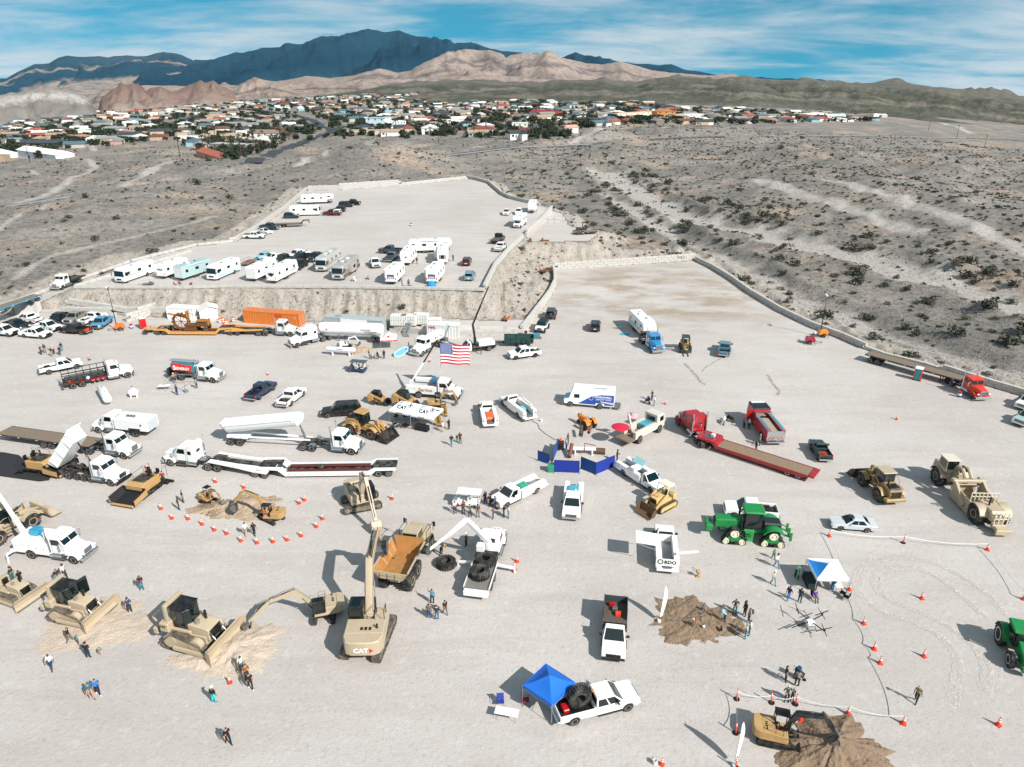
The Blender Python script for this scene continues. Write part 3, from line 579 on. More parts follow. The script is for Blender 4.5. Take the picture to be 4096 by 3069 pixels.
def car(name,lb,color,wb=2.8,L=4.8,Wd=1.86,H=1.46,kind='sedan',r=.33,rim=RIM,cat='car',gp=None,clad=None,roofm=None):
 root=tg_(name,lb,cat,gp);body=pn(color);hw=Wd/2;tw=.23;suv=kind in('suv','wagon');jeep=kind=='jeep'
 zb=.28 if kind=='sedan' else.34 if suv else.55;belt=zb+(.62 if kind=='sedan' else.72 if suv else.68);xf,xr=wb/2,-wb/2;fo=.92 if not jeep else.6
 nose=xf+fo;tail=nose-L;ra=r+.07
 if kind=='sedan':cowl,xc,X1,X0=xf-.5,xr-.35,xf-1.3,xr+.35
 elif jeep:cowl,xc,X1,X0=xf-.62,tail+.05,xf-.95,tail+.12
 else:cowl,xc,X1,X0=xf-.45,tail+.1,xf-1.15,tail+.38
 low=[(tail+.04,zb+.05)]+ac_(xr,r,ra,zb+.02)+ac_(xf,r,ra,zb+.02)+[(nose-.05,zb+.05),(nose,zb+.2),(nose,belt-.3 if not jeep else belt-.02),(nose-.12,belt-.14 if not jeep else belt+.02),(cowl+.1,belt+.02),(cowl-.2,belt),(xc,belt-0.),(tail+.05,belt-.06),(tail,belt-.2),(tail,zb+.2)]
 PZ(low,-hw,hw,'y',.07).o('body',body,root)
 w=((.16,.5),(.54,.86))if kind=='sedan' else((.06,.3),(.34,.62),(.66,.93))if suv else((.06,.44),(.5,.95))
 c=cabin(root,xc,cowl,X0,X1,hw-.05,hw-(.24 if kind=='sedan' else.16 if suv else.1),belt-.01,H,roofm or body,w,rv=(.1,.9))
 if kind=='sedan':BX(-.1,.5,-.35,.35,H-.002,H+.006).o('sunroof',GLASS,c)
 if suv:
  for s in(-1,1):TB([(X0+.1,s*(hw-.32),H-.02),(X0+.25,s*(hw-.32),H+.06),(X1-.35,s*(hw-.32),H+.06),(X1-.2,s*(hw-.32),H-.02)],.02).o('roof_rail',BK,c)
 BX(nose-.02,nose+.012,-hw*.45,hw*.45,zb+.25,belt-.22,.02).o('grille',BK,root)
 for s in(-1,1):
  BX(nose-.2,nose+.008,s*hw*.5,s*(hw-.1),belt-.33,belt-.18,.03).o('headlight',LAMP,root);BX(tail-.01,tail+.18,s*hw*.55,s*(hw-.02),belt-.32,belt-.12,.03).o('tail_light',REDL,root)
  BX(cowl-.6,cowl-.48,s*(hw-.05),s*(hw+.16),belt+.02,belt+.16,.03).o('side_mirror',body if not jeep else BK,root)
  if jeep:
   for x in(xf,xr):PZ(ac_(x,r,ra+.14,zb+.1)+ac_(x,r,ra+.04,zb+.1)[::-1],s*(hw-.05),s*(hw+.17),'y').o('fender_flare',BK,root)
 BX(tail-.02,tail,-.26,.26,zb+.34,zb+.47).o('licence_plate',WT,root);BX(tail+.3,nose-.3,-hw+.2,hw-.2,zb-.06,zb+.06).o('underbody',FRAME,root)
 if jeep:
  w_=wh(root,tail-.14,.001,r*.95,.24,BK,z=belt-.02);w_.rotation_euler=(0,0,R(90));w_.name='spare_wheel'
  BX(nose,nose+.12,-hw*.85,hw*.85,zb+.02,zb+.2,.03).o('front_bumper',BK,root)
  for k in rg(7):BX(nose-.01,nose+.018,-.36+k*.105,-.3+k*.105,zb+.3,belt-.08).o('grille_slot',BK,root)
 for x in(xf,xr):
  for s in(-1,1):wh(root,x,s*(hw-tw/2+(.1 if jeep else-.01)),r,tw+(.08 if jeep else 0),rim)
 return root,xr,xf,hw
def stripes(root,x0,x1,y,z0,cols,s,drop=.5):
 for k,h in enu(cols):
  a=z0+k*.2;m=SB((x0,y,a),(x1,y,a+drop*.4),(x1,y,a+drop*.4+.11),(x0,y,a+.05),.012*(-s));m.o('side_stripe',pn(h,0),root)
def rv(name,lb,kind='trailer',L=8.5,Wd=2.5,H=3.2,color='#ecece9',cols=(),slide=0,cat='caravan',gp=None,win='#1b2022',back=None,awn=False,nac=1,door=-1,lower=None,cabc=None):
 root=tg_(name,lb,cat,gp);body=pn(color,.05);hw=Wd/2;zf=.62;tr=kind in('trailer','fifth');x0,x1=-L/2,L/2
 ww=mat(('rvwin',win),win,.08,spec=.8)
 if kind=='trailer':pf=[(x0,zf),(x1-.5,zf),(x1-.05,1.25),(x1,1.7),(x1-.12,H-.5),(x1-.4,H),(x0+.12,H),(x0,H-.15)]
 elif kind=='fifth':pf=[(x0,zf),(x1-2.3,zf),(x1-2.,1.65),(x1-.3,1.65),(x1,2.),(x1-.1,2.6),(x1-.55,H),(x0+.15,H),(x0,H-.2)]
 elif kind=='classa':pf=[(x0,.45),(x1-.25,.4),(x1-.02,.6),(x1,1.15),(x1-.12,1.5),(x1-.32,2.7),(x1-.7,H),(x0+.15,H),(x0,H-.2)]
 else:pf=[(x0,.5),(x1-1.9,.5),(x1-1.9,1.9),(x1-1.2,2.),(x1-.75,2.25),(x1-.7,2.8),(x1-1.,H),(x0+.12,H),(x0,H-.15)]
 b=PZ(pf,-hw,hw,'y',.08).o('body',body,root)
 if lower:
  for s in(-1,1):BX(x0+.02,x1-(.6 if kind!='fifth' else 2.4),s*hw,s*(hw+.014),zf-.1,1.15).o('skirt_panel',pn(lower,.03),root)
 for s in(-1,1):
  ys=s*(hw+.001);n=max(2,int(L/2.4))
  for k in rg(n):
   xx=x0+L*(k+.45)/n;wd=.5 if k%2 else.38
   if kind=='fifth' and k==n-1:z0_,z1_=2.2,2.6
   else:z0_,z1_=1.75,2.35
   if kind=='classc' and xx>x1-2:continue
   BX(xx-wd,xx+wd,ys,ys+s*.014,z0_,z1_,.005).o('window',ww,root)
  if cols:stripes(root,x0+.2,x1-(.9 if kind!='fifth' else 2.4),s*(hw+.002),1.15,cols,s)
 BX(.4,1.05,door*(hw+.001),door*(hw+.02),.7,2.55,.006).o('entry_door',body,root)
 if slide:
  sd=-door;w=BX(-1.6 if L>7 else-1.2,1.6,sd*hw,sd*(hw+.75),.95,H-.45,.04).o('slide_out',body,root)
  BX(-.6,.6,sd*(hw+.751),sd*(hw+.765),1.7,2.3).o('window',ww,w)
 for k in rg(nac):BX(-1.4+k*3-.45,-1.4+k*3+.45,-.36,.36,H-.01,H+.24,.08).o('roof_air_conditioner',mat('ac_white','#dcdcd8',.5),root)
 for k,xx in enu((x0+L*.2,x0+L*.62)):BX(xx-.2,xx+.2,.4-.2,.6,H-.01,H+.1,.03).o('roof_vent',BK if k else mat('vent_grey','#9a9a98',.5),root)
 if awn:CL_((-2.2,door*(hw+.07),H-.25),(2.,door*(hw+.07),H-.25),.09,10).o('awning_roll',mat('awn','#c9c9c6',.6),root)
 for s in(-1,1):BX(x0-.012,x0+.02,s*(hw-.12),s*(hw-.3),1.,1.4,.005).o('tail_light',REDL,root)
 BX(x0-.14,x0+.02,-hw+.1,hw-.1,.5,.66,.02).o('rear_bumper',BK if tr else CH,root)
 if kind in('trailer','fifth'):
  xa=-.5 if kind=='trailer' else-1.2
  for dx in(-.45,.45):
   for s in(-1,1):wh(root,xa+dx,s*(hw-.12),.36,.22,RIM)
  BX(x0+.1,x1-.6,-.8,.8,.45,zf+.02).o('chassis',FRAME,root)
  if kind=='trailer':m=MB();m.beam((x1-.6,.6,.52),(x1+1.1,0,.52),.08,.12);m.beam((x1-.6,-.6,.52),(x1+1.1,0,.52),.08,.12);m.cyl((x1+.9,0,0),(x1+.9,0,.8),.05,8);m.box(x1+.1,x1+.55,-.3,.3,.58,1.,.08);m.o('hitch',FRAME,root)
  else:m=MB();m.box(x1-1.2,x1-.8,-.15,.15,1.1,1.66);[m.box(x1-2.,x1-1.9,s*.9-.05,s*.9+.05,0,1.3)for s in(-1,1)];m.o('hitch',FRAME,root)
  r_=(root,xa,x1-.5,hw)
 else:
  xr,xf=x0+L*.27,x1-(.95 if kind=='classa' else.85)
  for x in(xr,xf):
   for s in(-1,1):wh(root,x,s*(hw-.16),.45,.28 if x==xf else.5,CH if kind=='classa' else RIM,dual=x==xr)
  if kind=='classa':
   pane(root,(x1-.12,-hw+.02,1.5),(x1-.12,hw-.02,1.5),(x1-.32,-hw+.02,2.7),(x1-.32,hw-.02,2.7),.03,.97,.02,.98,'windshield',ref=(0,0,2))
   for s in(-1,1):BX(x1-1.5,x1-.65,s*hw,s*(hw+.016),1.55,2.35,.006).o('side_window',GLASS,root);BX(x1-.12,x1+.03,s*(hw-.1),s*(hw-.5),.85,1.1,.03).o('headlight',LAMP,root);m=MB();m.tube([(x1-.3,s*hw,2.5),(x1+.15,s*(hw+.3),2.4),(x1+.15,s*(hw+.3),2.)],.025);m.box(x1+.08,x1+.2,s*(hw+.2),s*(hw+.4),1.7,2.1,.03);m.o('side_mirror',BK,root)
   BX(x1-.05,x1+.02,-.6,.6,.75,1.1,.02).o('grille',BK,root);BX(x1-.1,x1+.06,-hw+.06,hw-.06,.42,.64,.04).o('front_bumper',CH if cols else body,root)
  elif kind=='classc':
   PZ([(x1-2.,.45)]+ac_(xf,.45,.54,.45)+[(x1-.02,.5),(x1,1.),(x1-.1,1.15),(x1-.75,1.32),(x1-2.,1.35)],-.95,.95,'y',.06).o('hood',body,root)
   cabin(root,x1-2.,x1-.75,x1-2.,x1-1.2,.93,.82,1.34,2.03,body,((.35,.9),),rear=False)
   BX(x1-.03,x1+.02,-.5,.5,.75,1.).o('grille',BK,root);BX(x1-.05,x1+.08,-.92,.92,.5,.68,.03).o('front_bumper',CH,root)
   for s in(-1,1):BX(x1-.05,x1+.01,s*.55,s*.85,.8,1.,.01).o('headlight',LAMP,root)
  r_=(root,xr,xf,hw)
 if back=='ramp':
  BX(x0-.02,x0,-hw+.12,hw-.12,.72,H-.28,.005).o('ramp_door',pn('#dfe0de',.04),root)
  for s in(-1,1):BX(x0-.03,x0-.01,s*(hw-.3),s*(hw-.22),1.9,1.98).o('ramp_latch',BK,root)
 elif back=='banner':
  bn=BX(x0-.016,x0,-.75,.75,1.25,2.15).o('banner',pn('#27386f',0),root);BX(x0-.024,x0-.017,-.72,.72,1.85,2.12).o('red_panel',pn('#9a2331',0),bn)
  for k in rg(3):BX(x0-.024,x0-.017,-.6,.6,1.32+k*.16,1.4+k*.16).o('white_line',WT,bn)
 elif back=='window':
  for a,c in((-.75,-.55),(-.45,.45),(.55,.75)):BX(x0-.016,x0,a,c,1.4,2.3).o('rear_window',ww,root)
 elif back=='swoosh':PZ([(-.6,1.9),(-.2,1.72),(.55,2.),(.1,1.95),(-.15,2.25),(-.3,1.9)],x0-.014,x0,'x').o('emblem',pn('#3a4048',0),root)
 elif back=='shield':PZ([(-.75,2.4),(-.6,1.9),(0,1.5),(.6,1.9),(.75,2.4),(.45,2.2),(0,2.42),(-.45,2.2)],x0-.018,x0-.001,'x').o('emblem',pn('#23272b',0),root)
 elif back=='oval':PZ([(.8*cos(t)+0.,2.1+.22*sin(t))for t in[k*pi/6 for k in rg(12)]],x0-.016,x0,'x').o('emblem',pn('#6f8494',0),root)
 return r_
def hv_(name,lb,color,wb=6.,sleeper=0.,hood=1.9,cab_h=2.95,cat='truck',gp=None,stacks=2,tanks=True,tandem=True,tail=1.,chromeb=True,slope=False,extra=0,fifth=True,visor=None,set_back=0.,cabover=False,rw=True):
 0
 root=tg_(name,lb,cat,gp);body=pn(color,.05)if isinstance(color,str)else color;xf=wb/2;xr=-wb/2;fr=xf+.95-set_back*0+(.25 if set_back else 0);bb=CH if chromeb else BK
 cw=fr-hood-.1;cb=cw-1.55;hz1,hz0=2.05,(1.72 if not slope else 1.55)
 fin=MB();[fin.box(xr-tail,fr-.3,s*.36,s*.46,.78,1.02)for s in(-1,1)];[fin.box(x,x+.1,-.36,.36,.8,1.)for x in np.arange(xr-tail,fr-.5,1.1)];fin.o('chassis_rail',FRAME,root)
 if not cabover:
  m=MB();n0,n1=.62,.98
  m.loft([[(fr-.04,-n0,.85),(fr-.04,n0,.85),(fr-.04,n0,hz0-.15),(fr-.06,n0-.12,hz0),(fr-.06,-n0+.12,hz0),(fr-.04,-n0,hz0-.15)],[(fr-.6,-n0-.08,.85),(fr-.6,n0+.08,.85),(fr-.6,n0+.08,hz0-.05),(fr-.6,n0-.05,hz0+.1),(fr-.6,-n0+.05,hz0+.1),(fr-.6,-n0-.08,hz0-.05)],[(cw,-n1,.85),(cw,n1,.85),(cw,n1,hz1-.15),(cw,n1-.15,hz1),(cw,-n1+.15,hz1),(cw,-n1,hz1-.15)]]);m.o('hood',body,root)
 for s in(-1,1):
  fo=ac_(xf,.52,.68,.62);fi=ac_(xf,.52,.6,.62)
  PZ(fo+fi[::-1],s*.62,s*1.22,'y').o('fender',body,root);BX(fr-.12,xf+.5,s*.6,s*1.15,.95,1.12,.04).o('fender_front',body,root)
  hl=BX(fr-.1,fr+.02,s*.72,s*1.05,1.1,1.3,.03).o('headlight',LAMP,root)
 gr_=BX(fr-.08,fr+.02,-.55,.55,.9,hz0-.08,.04).o('grille',CH,root)
 for k in rg(7):BX(fr+.018,fr+.026,-.47+k*.14,-.4+k*.14,.95,hz0-.15).o('grille_slot',BK,gr_)
 BX(fr-.02,fr+.16,-1.2,1.2,.42,.8,.06).o('front_bumper',bb,root)
 z0,zb_,z1=.95,1.98,cab_h
 cabp=[(cb,z0),(cw+.25,z0),(cw+.25,zb_),(cw-.22,z1-.12),(cw-.4,z1),(cb,z1)]
 c=PZ(cabp,-1.03,1.03,'y',.07).o('cab',body,root);ref=(cb+.5,0,2)
 for s in(-1,1):
  pane(c,(cw+.25,0,zb_),(cw+.25,s*.98,zb_),(cw-.22,0,z1-.12),(cw-.22,s*.98,z1-.12),.03,.97,.08,.9,'windshield',ref=ref)
  PZ([(cb+.35,zb_+.02),(cw-.02,zb_+.02),(cw-.3,z1-.3),(cb+.35,z1-.3)],s*1.03,s*1.045,'y').o('side_window',GLASS,c)
  BX(cb+.28,cb+.3,s*1.03,s*1.04,1.,z1-.25).box(cw+.06,cw+.08,s*1.03,s*1.04,1.,2.).o('door_seam',BK,c)
  mm=MB();mm.tube([(cw-.05,s*1.03,2.6),(cw+.1,s*1.35,2.55),(cw+.1,s*1.35,1.7),(cw-.05,s*1.03,1.65)],.02);mm.box(cw+.03,cw+.14,s*1.27,s*1.48,1.75,2.5,.03);mm.o('side_mirror',CH,root)
  st=MB();[st.box(cb+.1,cw+.1,s*.75,s*(1.12+.1*(1-k)),.45+k*.35,.52+k*.35)for k in rg(2)];st.o('step',SL,root)
 PZ([(cw-.22,z1-.14),(cw+.12,z1-.26),(cw+.12,z1-.22),(cw-.22,z1-.06)],-.95,.95,'y').o('sun_visor',visor or body,root)
 for k in rg(5):BX(cw-.36,cw-.22,-.72+k*.36-.05,-.72+k*.36+.05,z1-.005,z1+.07,.02).o('roof_marker_light',AMB,c)
 xb=cb
 if sleeper:
  xb=cb-sleeper;z2=cab_h+.35;s_=PZ([(xb,z0),(cb+.02,z0),(cb+.02,cab_h-.02),(cb-.35,z2),(xb,z2)],-1.12,1.12,'y',.09).o('sleeper',body,root)
  for s in(-1,1):BX(xb+.25,xb+.75,s*1.12,s*1.135,2.,2.5,.01).o('window',GLASS,s_)
  BX(xb-.012,xb+.02,-.35,.35,2.,2.4,.01).o('rear_window',GLASS,s_)
 else:BX(cb-.012,cb+.02,-.55,.55,2.05,2.55,.01).o('rear_window',GLASS,c)
 for s in((-1,1)if stacks==2 else(-1,)if stacks==1 else()):
  m=MB();m.cyl((xb-.15,s*.98,.9),(xb-.15,s*.98,2.6),.11,12);m.cyl((xb-.15,s*.98,2.6),(xb-.15,s*.98,cab_h+.75),.07,10);m.cyl((xb-.15,s*.98,cab_h+.74),(xb-.27,s*.98,cab_h+.95),.07,10);m.o('exhaust_stack',CH,root)
 if tanks:
  for s in(-1,1):
   tl=xb+1.2 if sleeper else cb+1.3;t=MB();t.cyl((tl-1.5,s*.86,.72),(tl,s*.86,.72),.32,16);t.o('fuel_tank',CH,root)
 for s in(-1,1):wh(root,xf,s*1.03,.52,.3,CH)
 axs=[xr-.66,xr+.66]if tandem else[xr]
 if rw:
  for x in axs:
   for s in(-1,1):wh(root,x,s*.93,.52,.6,CH,dual=True)
  for s in(-1,1):CL_((axs[0],-.9,.52),(axs[0],.9,.52),.1,8).o('axle',FRAME,root)if s>0 else None
  for x in axs[1:]:CL_((x,-.9,.52),(x,.9,.52),.1,8).o('axle',FRAME,root)
 for i in rg(extra):
  x=xr+1.85+i*1.05
  for s in(-1,1):wh(root,x,s*1.,.44,.28,CH,z=.44)
 if fifth:
  f5=MB();f5.pm([(xr-.5,-.45),(xr+.55,-.5),(xr+.55,.5),(xr-.5,.45),(xr-.5,.12),(xr-.1,.05),(xr-.1,-.05),(xr-.5,-.12)],1.1,1.22,'z');f5.o('fifth_wheel',FRAME,root)
  for s in(-1,1):PZ(ac_(axs[-1],.52,.62,.9,6)+ac_(axs[-1],.52,.58,.9,6)[::-1],s*.63,s*1.23,'y').o('mud_guard',CH,root)
  BX(xb-1.2,xb-.35,-.6,.6,1.02,1.1).o('deck_plate',SL,root)
  for s in(-1,1):BX(xr-tail-.02,xr-tail+.03,s*.3,s*.6,.8,.95).o('tail_light',REDL,root)
 return dict(root=root,t=(root,xr,xf,1.18),xr=xr,xf=xf,cb=xb,fr=fr,body=body,axs=axs)
def hitch(tb,K,prear,side=0,z=0.):
 root,xr,xk,ht=tb;A=P(*prear,z);v=Ve((xr-xk,side*ht));w=Ve((A.x-K.x,A.y-K.y))
 a=atan2(w.y,w.x)-atan2(v.y,v.x)
 root.location=(K.x-xk*cos(a),K.y-xk*sin(a),z);root.rotation_euler=(0,0,a);return root
def loc2w(root,x,y=0,z=0):
 a=root.rotation_euler.z;l=root.location
 return Ve((l.x+x*cos(a)-y*sin(a),l.y+x*sin(a)+y*cos(a),l.z+z))
def tax(root,xs,ht=.93,r=.5,rim=CH,dual=True,w=.58):
 for x in xs:
  for s in(-1,1):wh(root,x,s*ht,r,w,rim,dual=dual)
  CL_((x,-ht,r),(x,ht,r),.09,8).o('axle',FRAME,root)
def pks(root,x0,x1,y0,y1,z,n,m,along=True,t=.04,name='plank'):
 w=(y1-y0)/n
 for k in rg(n):BX(x0,x1,y0+w*k+.008,y0+w*(k+1)-.008,z,z+t).o(name,m,root,sm=0)
def flat_trailer(name,lb,L=14.6,color='#17191a',deck=WOOD,z=1.35,gp=None,nax=2,rim=RIM,xa=None):
 root=tg_(name,lb,'trailer',gp);m=MB()
 for s in(-1,1):m.box(-L/2,L/2,s*.4,s*.55,z-.5,z-.1);m.box(-L/2,L/2,s*1.2,s*1.27,z-.15,z+.04)
 for x in np.arange(-L/2,L/2+.1,L/10):m.box(x-.04,x+.04,-1.22,1.22,z-.12,z-.02)
 m.box(-L/2-.03,-L/2,-1.27,1.27,z-.3,z+.04).box(L/2,L/2+.03,-1.27,1.27,z-.2,z+.04);m.o('frame',pn(color),root)
 pks(root,-L/2+.02,L/2-.02,-1.19,1.19,z-.015,9,deck)
 for s in(-1,1):
  for x in np.arange(-L/2+.5,L/2,1.5):BX(x,x+.35,s*1.27,s*1.276,z-.12,z-.05).o('reflector',REDL if int(x*2)%2 else WT,root)
 xa=-L/2+1.6 if xa is None else xa;tax(root,[xa-.62,xa+.62][:nax],rim=rim)
 for s in(-1,1):BX(L/2-3.1,L/2-2.95,s*.55,s*.7,.1,z-.2).box(L/2-3.2,L/2-2.85,s*.5,s*.75,.02,.1).o('landing_leg',FRAME,root)
 return root,xa,L/2-.9,1.22
def smooth_path(pts,n):
 pts=[Ve((p[0],p[1]))for p in pts];seg=[(pts[(i+1)%len(pts)]-pts[i]).length for i in rg(len(pts))];T=sum(seg);out=[]
 for k in rg(n):
  d=T*k/n;i=0
  while d>seg[i]:d-=seg[i];i+=1
  a,b=pts[i],pts[(i+1)%len(pts)];u=d/seg[i];out.append((a*(1-u)+b*u,(b-a).normalized()))
 return out
def oval(x0,x1,h,z0=0.):
 r=h/2;return[(x0+r+r*cos(t),z0+r+r*sin(t))for t in[pi*.5+pi*k/6 for k in rg(7)]]+[(x1-r+r*cos(t),z0+r+r*sin(t))for t in[-pi*.5+pi*k/6 for k in rg(7)]]
def track(par,pts,y,w,n=34,m=None,fm=None,th=.06,rollers=True,grous=.05):
 m=m or mat('track_steel','#5c534a',.6,.3,.25,dust=.5);t=MB();c=Ve((sum(p[0]for p in pts)/len(pts),sum(p[1]for p in pts)/len(pts)))
 L=sum((Ve(pts[(i+1)%len(pts)])-Ve(pts[i])).length for i in rg(len(pts)))/n
 for q,d in smooth_path(pts,n):
  nrm=Ve((d.y,-d.x));nrm=nrm if nrm.dot(q-c)>0 else-nrm;f=lambda a,b:(q.x+d.x*a+nrm.x*b,q.y+d.y*a+nrm.y*b)
  t.pm([f(-L*.46,-th),f(L*.46,-th),f(L*.46,0),f(L*.1,0),f(L*.1,grous),f(-L*.1,grous),f(-L*.1,0),f(-L*.46,0)],y-w/2,y+w/2,'y')
 o=t.o('track',m,par,sm=0)
 sh=lambda k:[((p[0]-c.x)*k+c.x,(p[1]-c.y)*k+c.y)for p in pts]
 PZ(sh(.66),y-w*.3,y+w*.3,'y',.02).o('track_frame',fm or CATY,o)
 if rollers:
  x0=min(p[0]for p in pts);x1=max(p[0]for p in pts);h=max(p[1]for p in pts);r=h*.3
  for x in(x0+h*.5,x1-h*.5):CL_((x,y-w*.36,h*.5),(x,y+w*.36,h*.5),r*1.2,14).o('sprocket',fm or CATY,o)
 return o
def limb(par,name,pts,hs,w,m,caps=True):
 up=[];dn=[]
 for i,p in enu(pts):
  a=Ve(pts[max(i-1,0)]);b=Ve(pts[min(i+1,len(pts)-1)]);d=(b-a).normalized();n=Ve((-d.y,d.x));q=Ve(p);up.append(tuple(q+n*hs[i]/2));dn.append(tuple(q-n*hs[i]/2))
 return PZ(up+dn[::-1],-w/2,w/2,'y',min(.03,w*.1)).o(name,m,par)
def ram(par,p,q,r,y=0.,k=.55):
 p=Ve((p[0],y,p[1]));q=Ve((q[0],y,q[1]));mid=p+(q-p)*k
 o=CL_(p,mid,r,10).o('hydraulic_cylinder',par_dark,par);CL_(mid,q,r*.55,8).o('piston_rod',CH,par);return o
par_dark=mat('cylinder_black','#1b1d1e',.4,dust=.15)
def bucket(par,C,tip,w,m,teeth=5,depth=None,name='bucket'):
 0
 C=Ve(C);T=Ve(tip);d=T-C;L=d.length;d.normalize();n=Ve((-d.y,d.x));f=lambda a,b:(C.x+d.x*a*L+n.x*b*L,C.y+d.y*a*L+n.y*b*L)
 outer=[f(0,.12),f(.25,.52),f(.6,.66),f(.95,.42),f(1.06,0),f(1,-.02),f(.88,.34),f(.58,.55),f(.3,.42),f(.12,.05),f(0,-.1)]
 b=PZ(outer,-w/2,w/2,'y')
 side=[f(0,-.1),f(0,.12),f(.25,.52),f(.6,.66),f(.95,.42),f(1.06,0),f(.5,-.05)]
 for s in(-1,1):b.pm(side,s*w/2,s*(w/2-.04*L),'y')
 o=b.o(name,m,par,sm=20)
 for k in rg(teeth):y=-w/2+w*(k+.5)/teeth;PZ([f(1.,.05),f(1.22,-.03),f(1.,-.05)],y-w*.04,y+w*.04,'y').o('tooth',SL,o)if par.parent is None else None
 return o
def exc(name,lb,s=1.,boom=((.3,1.9),(2.6,4.6),(5.6,4.)),tip=(7.6,1.4),edge=(7.,.3),swing=0.,color=None,cat='excavator',cnp=False,blade=0,thumb=False,arm=None,dark=None,rubber=False,cabside=1,label2=None,logo=None,tl=None,gp=None,bw=1.2,bk=None):
 root=tg_(name,lb,cat,gp);Y=color or CATY;D=dark or BK;tl=tl or 4.4*s;g=1.2*s;tw=.6*s;th=.9*s if s>.6 else.55*s/.45*.9
 th=.85*s
 for y in(-g,g):track(root,oval(-tl/2,tl/2,th),y,tw,36,RUB if rubber else None,D if rubber else TRF,th=.05*s,grous=.05*s)
 BX(-1.*s,1.*s,-g,g,.35*s,.8*s,.1*s).cyl((0,0,.8*s),(0,0,1.05*s),.65*s,16).o('undercarriage',D,root)
 z0=1.05*s;hp=[(-2.4*s,-1.1*s),(-1.9*s,-1.4*s),(1.3*s,-1.4*s),(1.3*s,1.4*s),(-1.9*s,1.4*s),(-2.4*s,1.1*s)]
 house=PZ(hp,z0,z0+.45*s,'z',.04*s).o('house',Y,root);house.rotation_euler=(0,0,swing)
 H=house
 PZ([(-2.75*s,-.8*s),(-2.55*s,-1.2*s),(-2.*s,-1.42*s),(-1.7*s,-1.42*s),(-1.7*s,1.42*s),(-2.*s,1.42*s),(-2.55*s,1.2*s),(-2.75*s,.8*s)],z0+.1*s,z0+1.3*s,'z',.08*s).o('counterweight',Y,H)
 cs=cabside
 if s>.5:
  BX(-1.7*s,-.2*s,-1.4*s,1.4*s,z0+.45*s,z0+1.25*s,.05*s).o('engine_hood',Y,H);BX(-.2*s,1.2*s,-cs*.45*s,-cs*1.4*s,z0+.45*s,z0+1.1*s,.05*s).o('tool_box',Y,H)
  for k in rg(3):BX(-1.4*s,-1.1*s,-.5*s+k*.3*s,-.3*s+k*.3*s,z0+1.25*s,z0+1.27*s).o('vent',BK,H)
  CL_((-1.2*s,-cs*.9*s,z0+1.25*s),(-1.2*s,-cs*.9*s,z0+1.6*s),.08*s,8).o('exhaust',BK,H)
  mm=MB()
  for y in(-1.3*s,-.6*s):mm.tube([(-.3*s,y,z0+1.25*s),(-.3*s,y,z0+2.*s),(.6*s,y,z0+1.9*s),(.6*s,y,z0+1.1*s)],.03*s)if cs>0 else None
  if mm.v:mm.o('handrail',BK,H)
 else:BX(-1.7*s,-.3*s,-1.35*s,1.35*s,z0+.45*s,z0+1.2*s,.1*s).o('engine_hood',Y,H)
 cy=cs*.85*s if s>.5 else 0.;cw=.55*s if s>.5 else.75*s;x0,x1=-.1*s,1.55*s;zc=z0+.4*s;zt=z0+max(2.*s,1.62)
 if cnp:
  c=BX(x0-.3*s,x1-.2*s,cy-cw-.1*s,cy+cw+.1*s,zt,zt+.12*s,.04*s).o('canopy',D,H);m=MB()
  for x in(x0-.2*s,x1-.35*s):
   for y in(cy-cw,cy+cw):m.box(x-.05*s,x+.05*s,y-.05*s,y+.05*s,zc,zt)
  m.o('canopy_post',D,c);BX(x0-.1*s,x0+.5*s,cy-.3*s,cy+.3*s,zc,zc+.4*s,.08*s).box(x0-.2*s,x0,cy-.3*s,cy+.3*s,zc+.3*s,zc+1.*s,.06*s).o('seat',BK,H)
 else:
  c=PZ([(x0,zc),(x1,zc),(x1,zc+.7*s),(x1-.2*s,zt),(x0,zt)],cy-cw,cy+cw,'y',.05*s).o('cab',D,H);ref=((x0+x1)/2,cy,zc+.8*s)
  pane(c,(x1,cy-cw,zc+.7*s),(x1,cy+cw,zc+.7*s),(x1-.2*s,cy-cw,zt),(x1-.2*s,cy+cw,zt),.1,.9,.05,.9,'windshield',ref=ref)
  for sg in(-1,1):
   for a,b in((.1,.48),(.54,.9)):pane(c,(x0,cy+sg*cw,zc+.5*s),(x1-.1*s,cy+sg*cw,zc+.5*s),(x0,cy+sg*cw,zt),(x1-.2*s,cy+sg*cw,zt),a,b,.05,.88,'side_window',ref=ref)
  pane(c,(x0,cy-cw,zc+.8*s),(x0,cy+cw,zc+.8*s),(x0,cy-cw,zt),(x0,cy+cw,zt),.12,.88,.1,.85,'rear_window',ref=ref);BX(x0+.4*s,x1-.5*s,cy-cw*.6,cy+cw*.6,zt,zt+.015*s).o('roof_window',GLASS,c)
 B=[Ve(p)for p in boom];ar=arm or Y;hb=[.45*s,.78*s,.62*s,.4*s][:len(B)]if len(B)==4 else[.42*s,.72*s,.4*s]
 mid=BX(.4*s,1.1*s,-.35*s,.35*s,z0+.4*s,z0+1.*s,.05*s).o('boom_foot',ar,H)
 limb(H,'boom',boom,hb,.5*s,ar);E_=B[-1];T=Ve(tip)
 ext=E_+(E_-T).normalized()*.55*s
 st=limb(H,'stick',[tuple(ext),tuple(E_*.75+T*.25),tuple(T)],[.25*s,.55*s,.28*s],.38*s,ar)
 k1=B[1];fx=Ve((1.25*s,z0+.2*s))
 for y in(-.36*s,.36*s):ram(H,fx,B[0]*.35+B[1]*.65-Ve((0,.1*s)),.09*s,y)
 up=(B[1]-B[0]).normalized();ram(H,k1+Ve((-up.y,up.x))*.42*s+(B[-1]-B[1])*.15,ext,.085*s);dS=(T-E_).normalized();nS=Ve((-dS.y,dS.x));nS=nS if nS.x>0 else-nS
